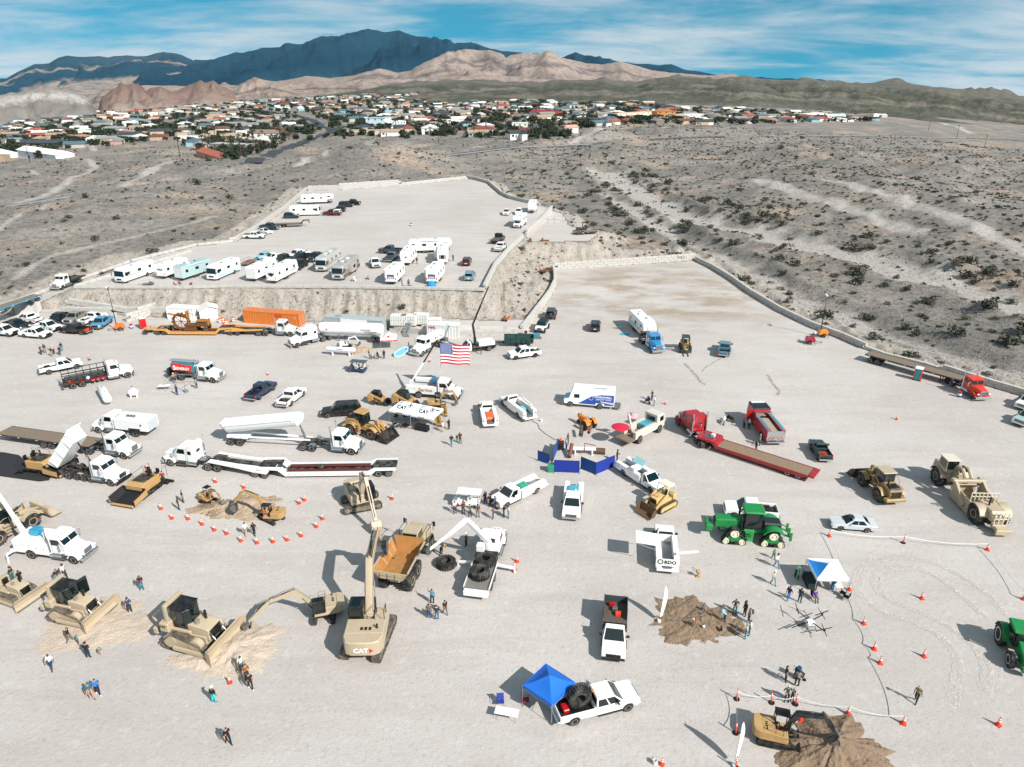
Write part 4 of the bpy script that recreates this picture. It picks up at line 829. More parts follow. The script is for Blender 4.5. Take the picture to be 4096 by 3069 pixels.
 ram(H,E_+dS*.5*s+nS*.32*s,T-dS*.35*s+nS*.25*s,.07*s)
 bk_=bucket(H,T,edge,bw*s,bk or SL,5)
 w=bw*s
 if thumb:limb(H,'thumb',[tuple(T-dS*.3*s-nS*.15*s),tuple((Ve(edge)+T)/2-nS*.5*s),tuple(Ve(edge)-nS*.2*s)],[.16*s,.2*s,.06*s],.4*s,D)
 hoses=MB()
 for y in(-.2*s,.1*s):hoses.tube([(B[0].x,y,B[0].y+.3*s),(B[1].x,y,B[1].y+.45*s),((B[1].x+E_.x)/2,y,(B[1].y+E_.y)/2+.45*s),(E_.x,y,E_.y+.35*s)],.035*s,5)
 hoses.o('hydraulic_hose',BK,H)
 if blade:
  m=MB();[m.box(tl/2-.6*s,tl/2+.4*s,y-.08*s,y+.08*s,.35*s,.55*s)for y in(-.5*s,.5*s)];m.pm([(tl/2+.35*s,.05),(tl/2+.55*s,.05),(tl/2+.42*s,.4*s),(tl/2+.55*s,.8*s),(tl/2+.35*s,.75*s)],-1.55*s,1.55*s,'y');m.o('dozer_blade',D,root)
 if logo:
  for a,b in logo:text(H,a,b[0],b[1],b[2],b[3],bold=b[4])
 return root,0,tl/2,0
def dozer(name,lb,s=1.,cab=True,ripper=True,blade_c=None,color=None,hi=False,gp=None,open_door=False):
 root=tg_(name,lb,'bulldozer',gp);Y=color or CATD;L=3.3*s;g=1.*s;tw=.56*s;th=1.*s
 pts=oval(-L/2,L/2,th)if not hi else[(-L/2+.5*s,0.),(L/2-.35*s,0.),(L/2-.05*s,.25*s),(L/2,.5*s),(L/2-.3*s,.85*s),(-.2*s,1.28*s),(-.5*s,1.42*s),(-.85*s,1.36*s),(-1.1*s,1.15*s),(-L/2-.1*s,.5*s),(-L/2,.15*s)]
 for y in(-g,g):track(root,pts,y,tw,36,None,Y,th=.06*s,grous=.07*s)
 BX(-1.6*s,1.5*s,-.68*s,.68*s,.5*s,1.25*s,.08*s).o('hull',Y,root)
 PZ([(0.,1.2*s),(1.75*s,.9*s),(1.75*s,1.75*s),(1.6*s,1.85*s),(0,2.*s)],-.62*s,.62*s,'y',.06*s).o('engine_hood',Y,root)
 BX(1.74*s,1.79*s,-.5*s,.5*s,.95*s,1.7*s).o('radiator_grille',BK,root)
 m=MB();m.cyl((.9*s,.3*s,1.85*s),(.9*s,.3*s,2.55*s),.09*s,10);m.o('exhaust_stack',BK,root);CL_((.7*s,-.3*s,1.85*s),(.7*s,-.3*s,2.2*s),.16*s,12).o('air_cleaner',mat('aircl','#8a8378',.6),root)
 for y in(-1,1):BX(-1.5*s,.5*s,y*.68*s,y*.88*s,1.38*s if hi else 1.08*s,1.62*s if hi else 1.3*s,.05*s).o('fender',Y,root)
 BX(-1.75*s,-1.*s,-1.1*s,1.1*s,1.3*s,2.05*s,.08*s).o('fuel_tank',Y,root)
 if cab:
  x0,x1,zc,zt=-1.15*s,.35*s,1.3*s,3.05*s
  c=PZ([(x0+.1*s,-.62*s),(x1-.3*s,-.72*s),(x1,-.4*s),(x1,.4*s),(x1-.3*s,.72*s),(x0+.1*s,.62*s)],zc,zt,'z',.05*s).o('cab',BK,root);ref=(-.4*s,0,2.2*s)
  for y in(-1,1):
   pane(c,(x0+.1*s,y*.62*s,zc),(x1-.3*s,y*.72*s,zc),(x0+.1*s,y*.62*s,zt),(x1-.3*s,y*.72*s,zt),.05,.45,.4,.92,'side_window',ref=ref);pane(c,(x0+.1*s,y*.62*s,zc),(x1-.3*s,y*.72*s,zc),(x0+.1*s,y*.62*s,zt),(x1-.3*s,y*.72*s,zt),.5,.96,.1,.92,'door_window',ref=ref)
   pane(c,(x1,y*.4*s,zc),(x1-.3*s,y*.72*s,zc),(x1,y*.4*s,zt),(x1-.3*s,y*.72*s,zt),.05,.95,.2,.92,'corner_window',ref=ref)
  pane(c,(x1,-.4*s,zc),(x1,.4*s,zc),(x1,-.4*s,zt),(x1,.4*s,zt),.05,.95,.4,.92,'windshield',ref=ref);BX(x0,x1-.1*s,-.68*s,.68*s,zt-.01*s,zt+.1*s,.05*s).o('roof',BK,c)
  m=MB();m.box(x0-.25*s,x0+.02*s,-.85*s,.85*s,3.1*s,3.35*s,.04*s);[m.box(x0-.2*s,x0-.02*s,y*.7*s,y*.88*s,1.6*s,3.12*s)for y in(-1,1)];m.o('roll_bar',Y,root)
  if open_door:SB((x1-.3*s,.74*s,zc+.1*s),(x1-.1*s,1.5*s,zc+.1*s),(x1-.1*s,1.5*s,zt-.1*s),(x1-.3*s,.74*s,zt-.1*s),.04*s).o('door',GLASS,root)
 else:
  BX(-.95*s,-.4*s,-.3*s,.3*s,1.3*s,1.6*s,.06*s).box(-1.*s,-.85*s,-.3*s,.3*s,1.55*s,2.1*s,.05*s).o('seat',BK,root);TB([(0.,.1*s,1.6*s),(-.15*s,.1*s,2.*s)],.03*s).o('lever',BK,root)
 bc=blade_c or Y;bx=2.35*s;w=1.7*s;pf=[(bx,.02),(bx+.1*s,.02),(bx-.08*s,.45*s),(bx-.05*s,.9*s),(bx+.12*s,1.25*s),(bx+0.*s,1.27*s),(bx-.2*s,.9*s),(bx-.22*s,.45*s)]
 bl=MB();bl.pm(pf,-w,w,'y');
 for y in(-1,1):bl.sb_((bx-.15*s,y*w,.05*s),(bx+.35*s,y*(w+.2*s),.05*s),(bx+.38*s,y*(w+.2*s),1.2*s),(bx-.1*s,y*w,1.2*s),.05*s)
 bl=bl.o('blade',bc,root,sm=20)
 BX(bx+.08*s,bx+.14*s,-w,w,0.,.16*s).o('cutting_edge',SL,bl)
 for y in(-1,1):
  BM_((-.6*s,y*1.42*s,.5*s),(bx-.1*s,y*1.42*s,.4*s),.16*s,.24*s).o('push_arm',Y,root);ram(root,(1.5*s,1.75*s),(bx-.12*s,.95*s),.08*s,y*.5*s)
 if ripper:
  m=MB();m.box(-2.3*s,-1.6*s,-.5*s,.5*s,.9*s,1.15*s,.03*s);m.box(-2.55*s,-2.2*s,-.9*s,.9*s,.75*s,1.25*s,.04*s);m.pm([(-2.5*s,1.3*s),(-2.25*s,1.3*s),(-2.3*s,.7*s),(-2.15*s,.1*s),(-2.45*s,.6*s)],-.1*s,.1*s,'y');m.o('ripper',Y,root);ram(root,(-1.6*s,1.7*s),(-2.3*s,1.2*s),.08*s,.35*s)
 return root,-L/2,L/2,g+tw/2
def loader(name,lb,s=1.,color=None,bz=.15,bx=None,bkt=None,cabroof=None,gp=None,lug=18,rail=True,side_steps=True,ang=0.):
 0
 root=tg_(name,lb,'wheel loader',gp);Y=color or CATY;r=.84*s;tw=.65*s;ht=1.08*s;xr,xf=-1.75*s,1.75*s
 for x in(xr,xf):
  for y in(-1,1):wh(root,x,y*ht,r,tw,Y,lugs=lug,rimr=.5)
  CL_((x,-ht,r),(x,ht,r),.22*s,10).o('axle',Y,root)
 PZ([(-3.1*s,1.*s),(-.5*s,.8*s),(-.5*s,1.7*s),(-1.4*s,2.3*s),(-3.*s,2.1*s),(-3.2*s,1.6*s)],-.78*s,.78*s,'y',.08*s).o('engine_hood',Y,root)
 BX(-3.45*s,-2.7*s,-1.25*s,1.25*s,.7*s,1.15*s,.1*s).o('counterweight',Y,root);BX(-3.24*s,-3.16*s,-.6*s,.6*s,1.2*s,2.*s,.02*s).o('radiator_grille',BK,root);BX(-2.9*s,-1.5*s,-.66*s,.66*s,2.1*s,2.26*s,.04*s).o('hood_top',BK,root)
 for y in(-1,1):PZ(ac_(xr,r,r+.16*s,1.25*s,6)+ac_(xr,r,r+.08*s,1.25*s,6)[::-1],y*.78*s,y*1.42*s,'y').o('fender',Y,root);PZ(ac_(xf,r,r+.16*s,1.3*s,6)+ac_(xf,r,r+.08*s,1.3*s,6)[::-1],y*.78*s,y*1.38*s,'y').o('fender',Y,root)
 CL_((-1.9*s,.4*s,2.2*s),(-1.9*s,.4*s,2.95*s),.09*s,8).o('exhaust',BK,root)
 BX(-.8*s,2.1*s,-.55*s,.55*s,.75*s,1.5*s,.1*s).box(-.5*s,.1*s,-.35*s,.35*s,.6*s,1.2*s).o('front_frame',Y,root)
 x0,x1,zc,zt=-1.35*s,.35*s,1.55*s,3.35*s
 c=PZ([(x0,zc),(x1-.25*s,zc),(x1,zc+.6*s),(x1-.15*s,zt),(x0+.05*s,zt)],-.72*s,.72*s,'y',.05*s).o('cab',BK,root);ref=(-.5*s,0,2.4*s)
 pane(c,(x1,-.72*s,zc+.6*s),(x1,.72*s,zc+.6*s),(x1-.15*s,-.72*s,zt),(x1-.15*s,.72*s,zt),.06,.94,.02,.94,'windshield',ref=ref)
 for y in(-1,1):pane(c,(x0,y*.72*s,zc),(x1-.1*s,y*.72*s,zc),(x0,y*.72*s,zt),(x1-.15*s,y*.72*s,zt),.05,.45,.35,.93,'side_window',ref=ref);pane(c,(x0,y*.72*s,zc),(x1-.1*s,y*.72*s,zc),(x0,y*.72*s,zt),(x1-.15*s,y*.72*s,zt),.5,.96,.08,.93,'door_window',ref=ref)
 pane(c,(x0,-.72*s,zc+.7*s),(x0,.72*s,zc+.7*s),(x0,-.72*s,zt),(x0,.72*s,zt),.1,.9,.05,.92,'rear_window',ref=ref)
 BX(x0-.1*s,x1+.05*s,-.85*s,.85*s,zt-.01*s,zt+.14*s,.05*s).o('cab_roof',cabroof or Y,c)
 if side_steps:
  for y in(-1,1):
   m=MB();[m.box(-.9*s,-.3*s,y*.8*s,y*1.3*s,(.6+.35*k)*s,(.64+.35*k)*s)for k in rg(4)];m.o('step',Y,root);m=MB();m.tube([(-.25*s,y*1.3*s,1.6*s),(-.25*s,y*1.3*s,2.6*s),(-.8*s,y*1.3*s,2.6*s),(-1.4*s,y*1.3*s,2.3*s),(-1.4*s,y*1.3*s,1.7*s)],.03*s);m.o('handrail',Y,root)
 px,pz=1.1*s,1.95*s;qx=bx or 3.35*s;qz=bz*s+.45*s
 for y in(-.5,.5):PZ([(px,pz+.2*s),(px+.9*s,pz+.15*s),(qx,qz+.25*s),(qx,qz-.1*s),(px+.9*s,pz-.35*s),(px,pz-.2*s)],(y-.09)*s,(y+.09)*s,'y').o('lift_arm',Y,root);ram(root,(.7*s,1.1*s),(px+1.*s,pz-.2*s),.1*s,y*s)
 PZ([(px+.8*s,pz+.65*s),(px+1.1*s,pz+.6*s),(px+1.25*s,pz-.4*s),(px+.95*s,pz-.4*s)],-.15*s,.15*s,'y').o('bell_crank',Y,root);ram(root,(px-.3*s,pz+.3*s),(px+.9*s,pz+.6*s),.1*s)
 BM_((px+1.1*s,0,pz-.3*s),(qx,0,qz+.5*s),.14*s,.16*s).o('tilt_link',Y,root)
 bk=bkt or mat('bucket_black','#2a2826',.5,.3,.2,dust=.2);w=1.5*s;b0=qz-.45*s
 pf=[(qx-.05*s,b0+1.25*s),(qx-.08*s,b0+.7*s),(qx+.1*s,b0+.15*s),(qx+.35*s,b0),(qx+1.35*s,b0),(qx+1.35*s,b0+.05*s),(qx+.4*s,b0+.08*s),(qx+.2*s,b0+.25*s),(qx+.03*s,b0+.7*s),(qx+.08*s,b0+1.25*s)]
 b=PZ(pf,-w,w,'y')
 for y in(-1,1):b.pm([(qx-.02*s,b0+1.2*s),(qx-.05*s,b0+.7*s),(qx+.12*s,b0+.15*s),(qx+.35*s,b0),(qx+1.3*s,b0),(qx+.75*s,b0+.75*s),(qx+.25*s,b0+1.2*s)],y*w,y*(w-.04*s),'y')
 b.o('bucket',bk,root,sm=15)
 return root,xr,xf,ht+tw/2
def articulated_dumper(lb):
 root=tg_('articulated_dump_truck',lb,'dump truck');Y=CATY;D=CATD;r=.92;xs=[4.,-.2,-1.95];ht=1.25
 for x in xs:
  for y in(-1,1):wh(root,x,y*ht,r,.75,D,lugs=18,rimr=.48)
  CL_((x,-ht,r),(x,ht,r),.25,10).o('axle',D,root)
 BX(-2.6,2.2,-.55,.55,1.,1.5,.05).box(2.,5.,-.7,.7,.9,1.6,.1).o('chassis',D,root)
 PZ([(3.6,1.5),(5.6,1.3),(5.75,1.8),(5.6,2.35),(3.6,2.6)],-1.05,1.05,'y',.12).o('engine_hood',D,root);BX(5.5,5.85,-1.4,1.4,.7,1.25,.1).o('front_bumper',D,root)
 for y in(-1,1):PZ(ac_(4.,r,r+.25,1.5,6)+ac_(4.,r,r+.15,1.5,6)[::-1],y*.85,y*1.6,'y').o('fender',D,root);m=MB();m.tube([(3.,y*1.45,1.9),(3.,y*1.45,3.1),(5.2,y*1.45,2.9),(5.2,y*1.45,1.9)],.035);m.box(5.,5.1,y*1.5,y*1.75,2.5,3.1,.03);m.o('handrail',BK,root)
 x0,x1,zc,zt=2.1,3.75,1.6,3.45
 c=PZ([(x0,zc),(x1,zc),(x1,zc+.8),(x1-.2,zt),(x0,zt)],-.85,.85,'y',.06).o('cab',D,root);ref=(3,0,2.5)
 pane(c,(x1,-.85,zc+.8),(x1,.85,zc+.8),(x1-.2,-.85,zt),(x1-.2,.85,zt),.05,.95,.03,.92,'windshield',ref=ref);pane(c,(x0,-.85,zc+.8),(x0,.85,zc+.8),(x0,-.85,zt),(x0,.85,zt),.08,.92,.1,.9,'rear_window',ref=ref)
 for y in(-1,1):pane(c,(x0,y*.85,zc),(x1,y*.85,zc),(x0,y*.85,zt),(x1-.2,y*.85,zt),.1,.92,.4,.92,'side_window',ref=ref)
 bd=mat('dump_body_worn','#b07a3c',.55,.15,.25,1.2,dust=.25);b=MB();f0=[(-3.4,-1.35,2.25),(-3.4,1.35,2.25),(1.5,1.2,1.75),(1.5,-1.2,1.75)]
 b.sb_((-3.4,-1.1,2.),(1.4,-1.1,1.65),(1.4,1.1,1.65),(-3.4,1.1,2.),.1)
 for y in(-1,1):b.sb_((-3.4,y*1.1,2.),(1.4,y*1.1,1.65),(1.6,y*1.72,3.05),(-3.5,y*1.72,2.95),.1*-y)
 b.sb_((1.4,-1.1,1.65),(1.4,1.1,1.65),(2.,1.6,3.15),(2.,-1.6,3.15),-.1);b.o('dump_body',bd,root,sm=0)
 tg=SB((-3.45,-1.15,2.),(-3.45,1.15,2.),(-3.6,1.7,2.85),(-3.6,-1.7,2.85),.1).o('tail_wall',CATD,root)
 for i in rg(3):
  for j in rg(2):BX(-3.62,-3.58,-1.1+i*.75,-.5+i*.75,2.15+j*.33,2.4+j*.33).o('tail_rib',D,tg)
 for y in(-1,1):
  for x in(-2.6,-1.3,0,1.):BM_((x,y*1.2,1.9),(x,y*1.78,2.9),.12,.1).o('body_rib',D,root)
  BX(-3.5,1.6,y*1.68,y*1.82,2.92,3.06).o('top_rail',D,root)
 return root,-1.95,4.,ht+.37
def scraper(lb):
 root=tg_('motor_scraper',lb,'scraper');D=CATD;r=1.12;xf,xr=4.2,-4.
 for x in(xf,xr):
  for y in(-1,1):wh(root,x,y*1.25,r,.85,D,lugs=20,rimr=.45)
  CL_((x,-1.2,r),(x,1.2,r),.3,10).o('axle',D,root)
 PZ([(2.9,1.),(6.3,.9),(6.5,1.4),(6.4,2.3),(3.2,2.5)],-.9,.9,'y',.12).o('engine_hood',D,root)
 for y in(-1,1):PZ(ac_(xf,r,r+.22,1.5,6)+ac_(xf,r,r+.1,1.5,6)[::-1],y*.8,y*1.75,'y').o('fender',D,root)
 c=PZ([(2.9,2.3),(4.5,2.3),(4.6,2.9),(4.4,3.9),(2.9,3.9)],0.,1.5,'y',.06).o('cab',D,root);ref=(3.7,.75,3)
 pane(c,(4.6,0,2.9),(4.6,1.5,2.9),(4.4,0,3.9),(4.4,1.5,3.9),.08,.92,.05,.92,'windshield',ref=ref)
 for y in(0,1.5):pane(c,(2.9,y,2.3),(4.5,y,2.3),(2.9,y,3.9),(4.4,y,3.9),.08,.92,.35,.92,'side_window',ref=ref)
 pane(c,(2.9,0,2.6),(2.9,1.5,2.6),(2.9,0,3.9),(2.9,1.5,3.9),.08,.92,.1,.92,'rear_window',ref=ref);BX(2.75,4.6,-.1,1.6,3.89,4.,.04).o('cab_roof',mat('dusty_roof','#cfc6b2',.7),c)
 m=MB();[m.tube([(3.2,y,2.3),(2.6,y,3.3),(1.6,y,3.5),(.7,y,2.8)],.22,8)for y in(-.35,.35)];m.o('gooseneck',D,root);BX(2.2,3.2,-.45,.45,1.1,2.6,.1).o('hitch_post',D,root)
 for k in rg(6):TB([(2.9-.2*k,-.2+.08*k,2.6),(2.5-.2*k,-.2+.08*k,3.5),(1.4,-.2+.08*k,3.3)],.04,5).o('hydraulic_hose',BK,root)if k<4 else None
 for y in(-1,1):
  BM_((.7,y*1.55,2.6),(-2.,y*1.65,.9),.3,.55,.3,.7).o('draft_arm',D,root);SB((1.,y*1.55,.35),(-2.9,y*1.55,.3),(-2.9,y*1.55,1.9),(.6,y*1.55,2.2),.12*-y).o('bowl_side',D,root);ram(root,(.9,2.9),(.4,1.3),.13,y*1.2)
 SB((1.,-1.5,.3),(-2.9,-1.5,.25),(-2.9,1.5,.25),(1.,1.5,.3),.08).sb_((-2.9,-1.5,.3),(-2.9,1.5,.3),(-2.7,1.5,1.9),(-2.7,-1.5,1.9),.1).o('bowl',D,root);PZ([(.8,.4),(1.3,.7),(1.3,1.6),(.6,2.2),(.5,2.1),(1.1,1.5),(1.1,.8)],-1.4,1.4,'y').o('apron',D,root)
 m=MB();m.box(.3,1.,-1.9,1.9,2.4,2.8,.08);m.o('cross_beam',D,root)
 rl=MB();
 for z in(2.5,2.95):rl.box(-2.75,-2.65,-1.55,1.55,z,z+.08)
 for y in np.linspace(-1.5,1.5,8):rl.box(-2.75,-2.65,y-.04,y+.04,1.9,3.)
 rl.o('spill_guard',mat('dusty_white','#d8cfba',.7),root)
 PZ([(-2.9,1.2),(-5.6,1.2),(-5.8,1.9),(-5.4,2.4),(-3.,2.4)],-.85,.85,'y',.1).o('rear_engine',D,root)
 for y in(-1,1):PZ(ac_(xr,r,r+.22,1.5,6)+ac_(xr,r,r+.1,1.5,6)[::-1],y*.8,y*1.75,'y').o('fender',D,root)
 CL_((-4.2,.4,2.4),(-4.2,.4,3.4),.1,8).o('exhaust_stack',BK,root);CL_((-3.7,-.3,2.4),(-3.7,-.3,3.),.18,10).o('air_cleaner',D,root)
 m=MB();[m.box(-6.15,-6.05,y-.04,y+.04,.9,2.6)for y in(-.7,-.25,.25,.7)];[m.box(-6.15,-6.05,-.75,.75,z,z+.08)for z in(1.,1.8,2.55)];m.o('radiator_guard',mat('dusty_white','#d8cfba',.7),root)
 PZ([(-5.5,.5),(-7.,.5),(-7.,.9),(-5.5,1.1)],-.6,.6,'y',.05).box(-7.1,-6.9,-.9,.9,.4,1.,.05).o('push_block',D,root)
 return root,xr,xf,1.67
def tracked_tractor(lb):
 root=tg_('tracked_farm_tractor',lb,'tractor');Gn=GREENJ;
 for xc in(2.,-2.):
  for y in(-1.25,1.25):
   pts=[(xc-1.2,.12),(xc-1.,0),(xc+1.,0),(xc+1.2,.12),(xc+1.22,.4),(xc+.55,1.6),(xc+.3,1.82),(xc-.3,1.82),(xc-.55,1.6),(xc-1.22,.4)]
   t=track(root,pts,y,.75,30,RUB,Gn,th=.06,rollers=False,grous=.06);ys=1 if y>0 else-1;Wc=mat('cream_wheel','#e2dcc2',.5)
   for(dx,z,rr,mm)in((-.85,.36,.34,Wc),(.85,.36,.34,Wc),(-.28,.24,.2,FRAME),(.28,.24,.2,FRAME),(0,1.32,.45,Wc)):LT_([(rr,-.36),(rr,.36*1.),(rr*.8,.38),(rr*.75,.3),(rr*.3,.3),(rr*.25,.42),(.001,.42)]if ys>0 else[(.001,-.42),(rr*.25,-.42),(rr*.3,-.3),(rr*.75,-.3),(rr*.8,-.38),(rr,-.36),(rr,.36)],(xc+dx,y,z),n=18).o('track_wheel',mm,t)
 BX(-3.,3.,-.55,.55,.9,1.5,.1).o('frame',Gn,root);PZ([(1.,1.5),(3.9,1.4),(4.05,1.9),(3.9,2.35),(1.,2.55)],-.62,.62,'y',.12).o('hood',Gn,root);BX(3.95,4.08,-.45,.45,1.5,2.2,.03).o('grille',BK,root)
 BX(4.2,4.9,-.75,.75,.9,1.7,.08).o('front_weight',Gn,root)
 x0,x1,zc,zt=-.9,1.05,1.6,3.5;c=MB().frus(x0,x1,-.85,.85,zc,x0+.1,x1-.15,-.85,.85,zt).o('cab',BK,root);ref=(0,0,2.5)
 pane(c,(x1,-.85,zc),(x1,.85,zc),(x1-.15,-.85,zt),(x1-.15,.85,zt),.05,.95,.3,.97,'windshield',ref=ref)
 for y in(-1,1):pane(c,(x0,y*.85,zc),(x1,y*.85,zc),(x0+.1,y*.85,zt),(x1-.15,y*.85,zt),.05,.95,.15,.97,'side_window',ref=ref)
 pane(c,(x0,-.85,zc),(x0,.85,zc),(x0+.1,-.85,zt),(x0+.1,.85,zt),.05,.95,.3,.97,'rear_window',ref=ref);PZ([(-1.1,3.48),(1.15,3.48),(1.05,3.75),(-.9,3.78)],-1.,1.,'y',.12).o('cab_roof',Gn,c)
 CL_((1.3,-.75,1.6),(1.3,-.75,3.3),.11,10).o('exhaust_stack',BK,root);CL_((1.3,.75,1.6),(1.3,.75,2.9),.14,10).o('air_intake',BK,root)
 for y in(-1,1):
  st=MB();[st.box(.1,.9,y*.9,y*1.5,.5+.3*k,.54+.3*k)for k in rg(4)];st.o('step',Gn,root);SB((-.1,y*.9,1.6),(1.,y*.9,1.6),(.6,y*1.55,.5),(.1,y*1.55,.5),.05).o('side_panel',Gn,root)
  PZ(ac_(-2.,.9,1.25,1.5,6)+ac_(-2.,.9,1.15,1.5,6)[::-1],y*.7,y*1.65,'y').o('fender',Gn,root)
 BX(-2.9,-1.,-.7,.7,1.5,2.35,.15).o('fuel_tank',mat('dark_tank','#20252a',.5),root)
 m=MB();[m.beam((-3.,y,1.1),(-3.9,y*1.2,.8),.1,.15)for y in(-.5,.5)];[m.beam((-3.,y,1.7),(-3.7,y*1.1,1.3),.1,.1)for y in(-.5,.5)];m.box(-4.,-3.85,-1.,1.,.7,.95);[m.box(-4.05,-3.8,y-.06,y+.06,.5,1.5)for y in(-.9,.9,0)];m.o('three_point_hitch',Gn,root)
 return root,-2.,2.,1.62
def farm_tractor(lb):
 root=tg_('farm_tractor',lb,'tractor');Gn=GREENJ;Wc=mat('white_rim','#e8e6df',.4);xr,xf=-1.35,1.45
 for y in(-1,1):wh(root,xr,y*1.,.95,.5,Wc,lugs=20,rimr=.62);wh(root,xf,y*.95,.68,.42,Wc,lugs=18,rimr=.6);PZ(ac_(xr,.95,1.12,1.1,6)+ac_(xr,.95,1.04,1.1,6)[::-1],y*.6,y*1.25,'y').o('fender',Gn,root)
 BX(-1.7,1.9,-.35,.35,.6,1.15,.08).cyl((xr,-1,.95),(xr,1,.95),.2,10).cyl((xf,-.9,.68),(xf,.9,.68),.12,8).o('chassis',Gn,root)
 PZ([(.3,1.1),(2.2,1.),(2.35,1.3),(2.25,1.6),(.3,1.85)],-.4,.4,'y',.1).o('hood',Gn,root);BX(2.27,2.38,-.3,.3,1.05,1.5,.02).o('grille',BK,root);BX(2.3,2.8,-.5,.5,.55,.95,.06).o('front_weight',Gn,root)
 c=MB().frus(-1.4,.35,-.7,.7,1.25,-1.3,.2,-.75,.75,2.65).o('cab',BK,root);ref=(-.5,0,2)
 for y in(-1,1):pane(c,(-1.4,y*.7,1.25),(.35,y*.7,1.25),(-1.3,y*.75,2.65),(.2,y*.75,2.65),.05,.95,.1,.97,'side_window',ref=ref)
 pane(c,(.35,-.7,1.25),(.35,.7,1.25),(.2,-.75,2.65),(.2,.75,2.65),.05,.95,.3,.97,'windshield',ref=ref);pane(c,(-1.4,-.7,1.25),(-1.4,.7,1.25),(-1.3,-.75,2.65),(-1.3,.75,2.65),.05,.95,.3,.97,'rear_window',ref=ref)
 PZ([(-1.5,2.63),(.35,2.63),(.25,2.85),(-1.35,2.88)],-.88,.88,'y',.1).o('cab_roof',Gn,c);CL_((.5,-.55,1.4),(.5,-.55,2.6),.08,8).o('exhaust_stack',BK,root)
 for y in(-1,1):BX(.1,.5,y*.9,y*1.1,2.2,2.5,.03).o('side_mirror',BK,root)
 return root,xr,xf,1.25
def orange_tractor(lb):
 root=tg_('vintage_tractor',lb,'tractor');O=iron('#e07c1c',.1);rd=mat('dark_red_rim','#5c1513',.5);xr,xf=-.95,1.05
 for y in(-1,1):wh(root,xr,y*.78,.68,.32,rd,lugs=16,rimr=.66);wh(root,xf,y*.35,.34,.16,rd,rimr=.6);PZ(ac_(xr,.68,.85,1.,7)+ac_(xr,.68,.8,1.,7)[::-1],y*.4,y*.95,'y').o('fender',O,root)
 PZ([(-.2,1.),(1.35,.95),(1.42,1.2),(1.3,1.45),(-.2,1.5)],-.26,.26,'y',.08).o('hood',O,root);BX(-1.2,1.3,-.22,.22,.55,1.,.06).cyl((xr,-.7,.68),(xr,.7,.68),.12,8).cyl((xf,-.35,.34),(xf,.35,.34),.06,8).box(xf-.08,xf+.08,-.08,.08,.34,.8).o('chassis',O,root)
 CL_((1.38,0,.98),(1.42,0,1.42),.2,10).o('grille',BK,root);BX(-1.2,-.75,-.25,.25,1.05,1.15,.03).box(-1.25,-1.15,-.25,.25,1.1,1.4,.03).o('seat',O,root);m=MB();m.cyl((-.2,0,1.45),(-.55,0,1.6),.02,6);m.lathe([(.2,-.015),(.23,0),(.2,.015),(.18,0)],(-.58,0,1.6),'x',14,True);m.o('steering_wheel',BK,root);CL_((.8,.1,1.45),(.8,.1,1.85),.035,8).o('exhaust_stack',BK,root)
 return root,xr,xf,.95
def skid_steer(lb,s=1.,gp=None):
 root=tg_('skid_steer_loader',lb,'skid steer',gp);Y=CATY
 for x in(-.55,.55):
  for y in(-1,1):wh(root,x*s,y*.7*s,.38*s,.3*s,Y,lugs=12,rimr=.5)
 BX(-1.3*s,.9*s,-.5*s,.5*s,.35*s,.95*s,.06*s).pm([(-1.4*s,.5*s),(-.5*s,.5*s),(-.5*s,1.6*s),(-1.1*s,1.7*s),(-1.4*s,1.5*s)],-.78*s,.78*s,'y',.05*s).o('body',Y,root)
 c=PZ([(-.75*s,.95*s),(.55*s,.95*s),(.6*s,1.2*s),(.3*s,2.05*s),(-.75*s,2.05*s)],-.48*s,.48*s,'y',.05*s).o('cab',BK,root);ref=(0,0,1.5*s)
 pane(c,(.6*s,-.48*s,1.2*s),(.6*s,.48*s,1.2*s),(.3*s,-.48*s,2.05*s),(.3*s,.48*s,2.05*s),.08,.92,0.,.9,'windshield',ref=ref)
 for y in(-1,1):
  pane(c,(-.75*s,y*.48*s,.95*s),(.5*s,y*.48*s,.95*s),(-.75*s,y*.48*s,2.05*s),(.3*s,y*.48*s,2.05*s),.1,.9,.3,.9,'side_window',ref=ref)
  PZ([(-1.35*s,1.65*s),(-.9*s,1.75*s),(.7*s,1.1*s),(1.15*s,.55*s),(1.05*s,.3*s),(.85*s,.4*s),(.6*s,.9*s),(-1.1*s,1.45*s)],y*.55*s,y*.72*s,'y').o('lift_arm',Y,root)
 b=PZ([(1.1*s,.7*s),(1.08*s,.35*s),(1.2*s,.06*s),(1.9*s,.02*s),(1.9*s,.06*s),(1.28*s,.12*s),(1.16*s,.38*s),(1.16*s,.7*s)],-.85*s,.85*s,'y')
 for y in(-1,1):b.pm([(1.1*s,.68*s),(1.1*s,.3*s),(1.2*s,.06*s),(1.85*s,.04*s),(1.3*s,.65*s)],y*.85*s,y*.81*s,'y')
 b.o('bucket',mat('bucket_black','#2a2826',.5,.3,.2,dust=.2),root);return root,-.55*s,.55*s,.8*s
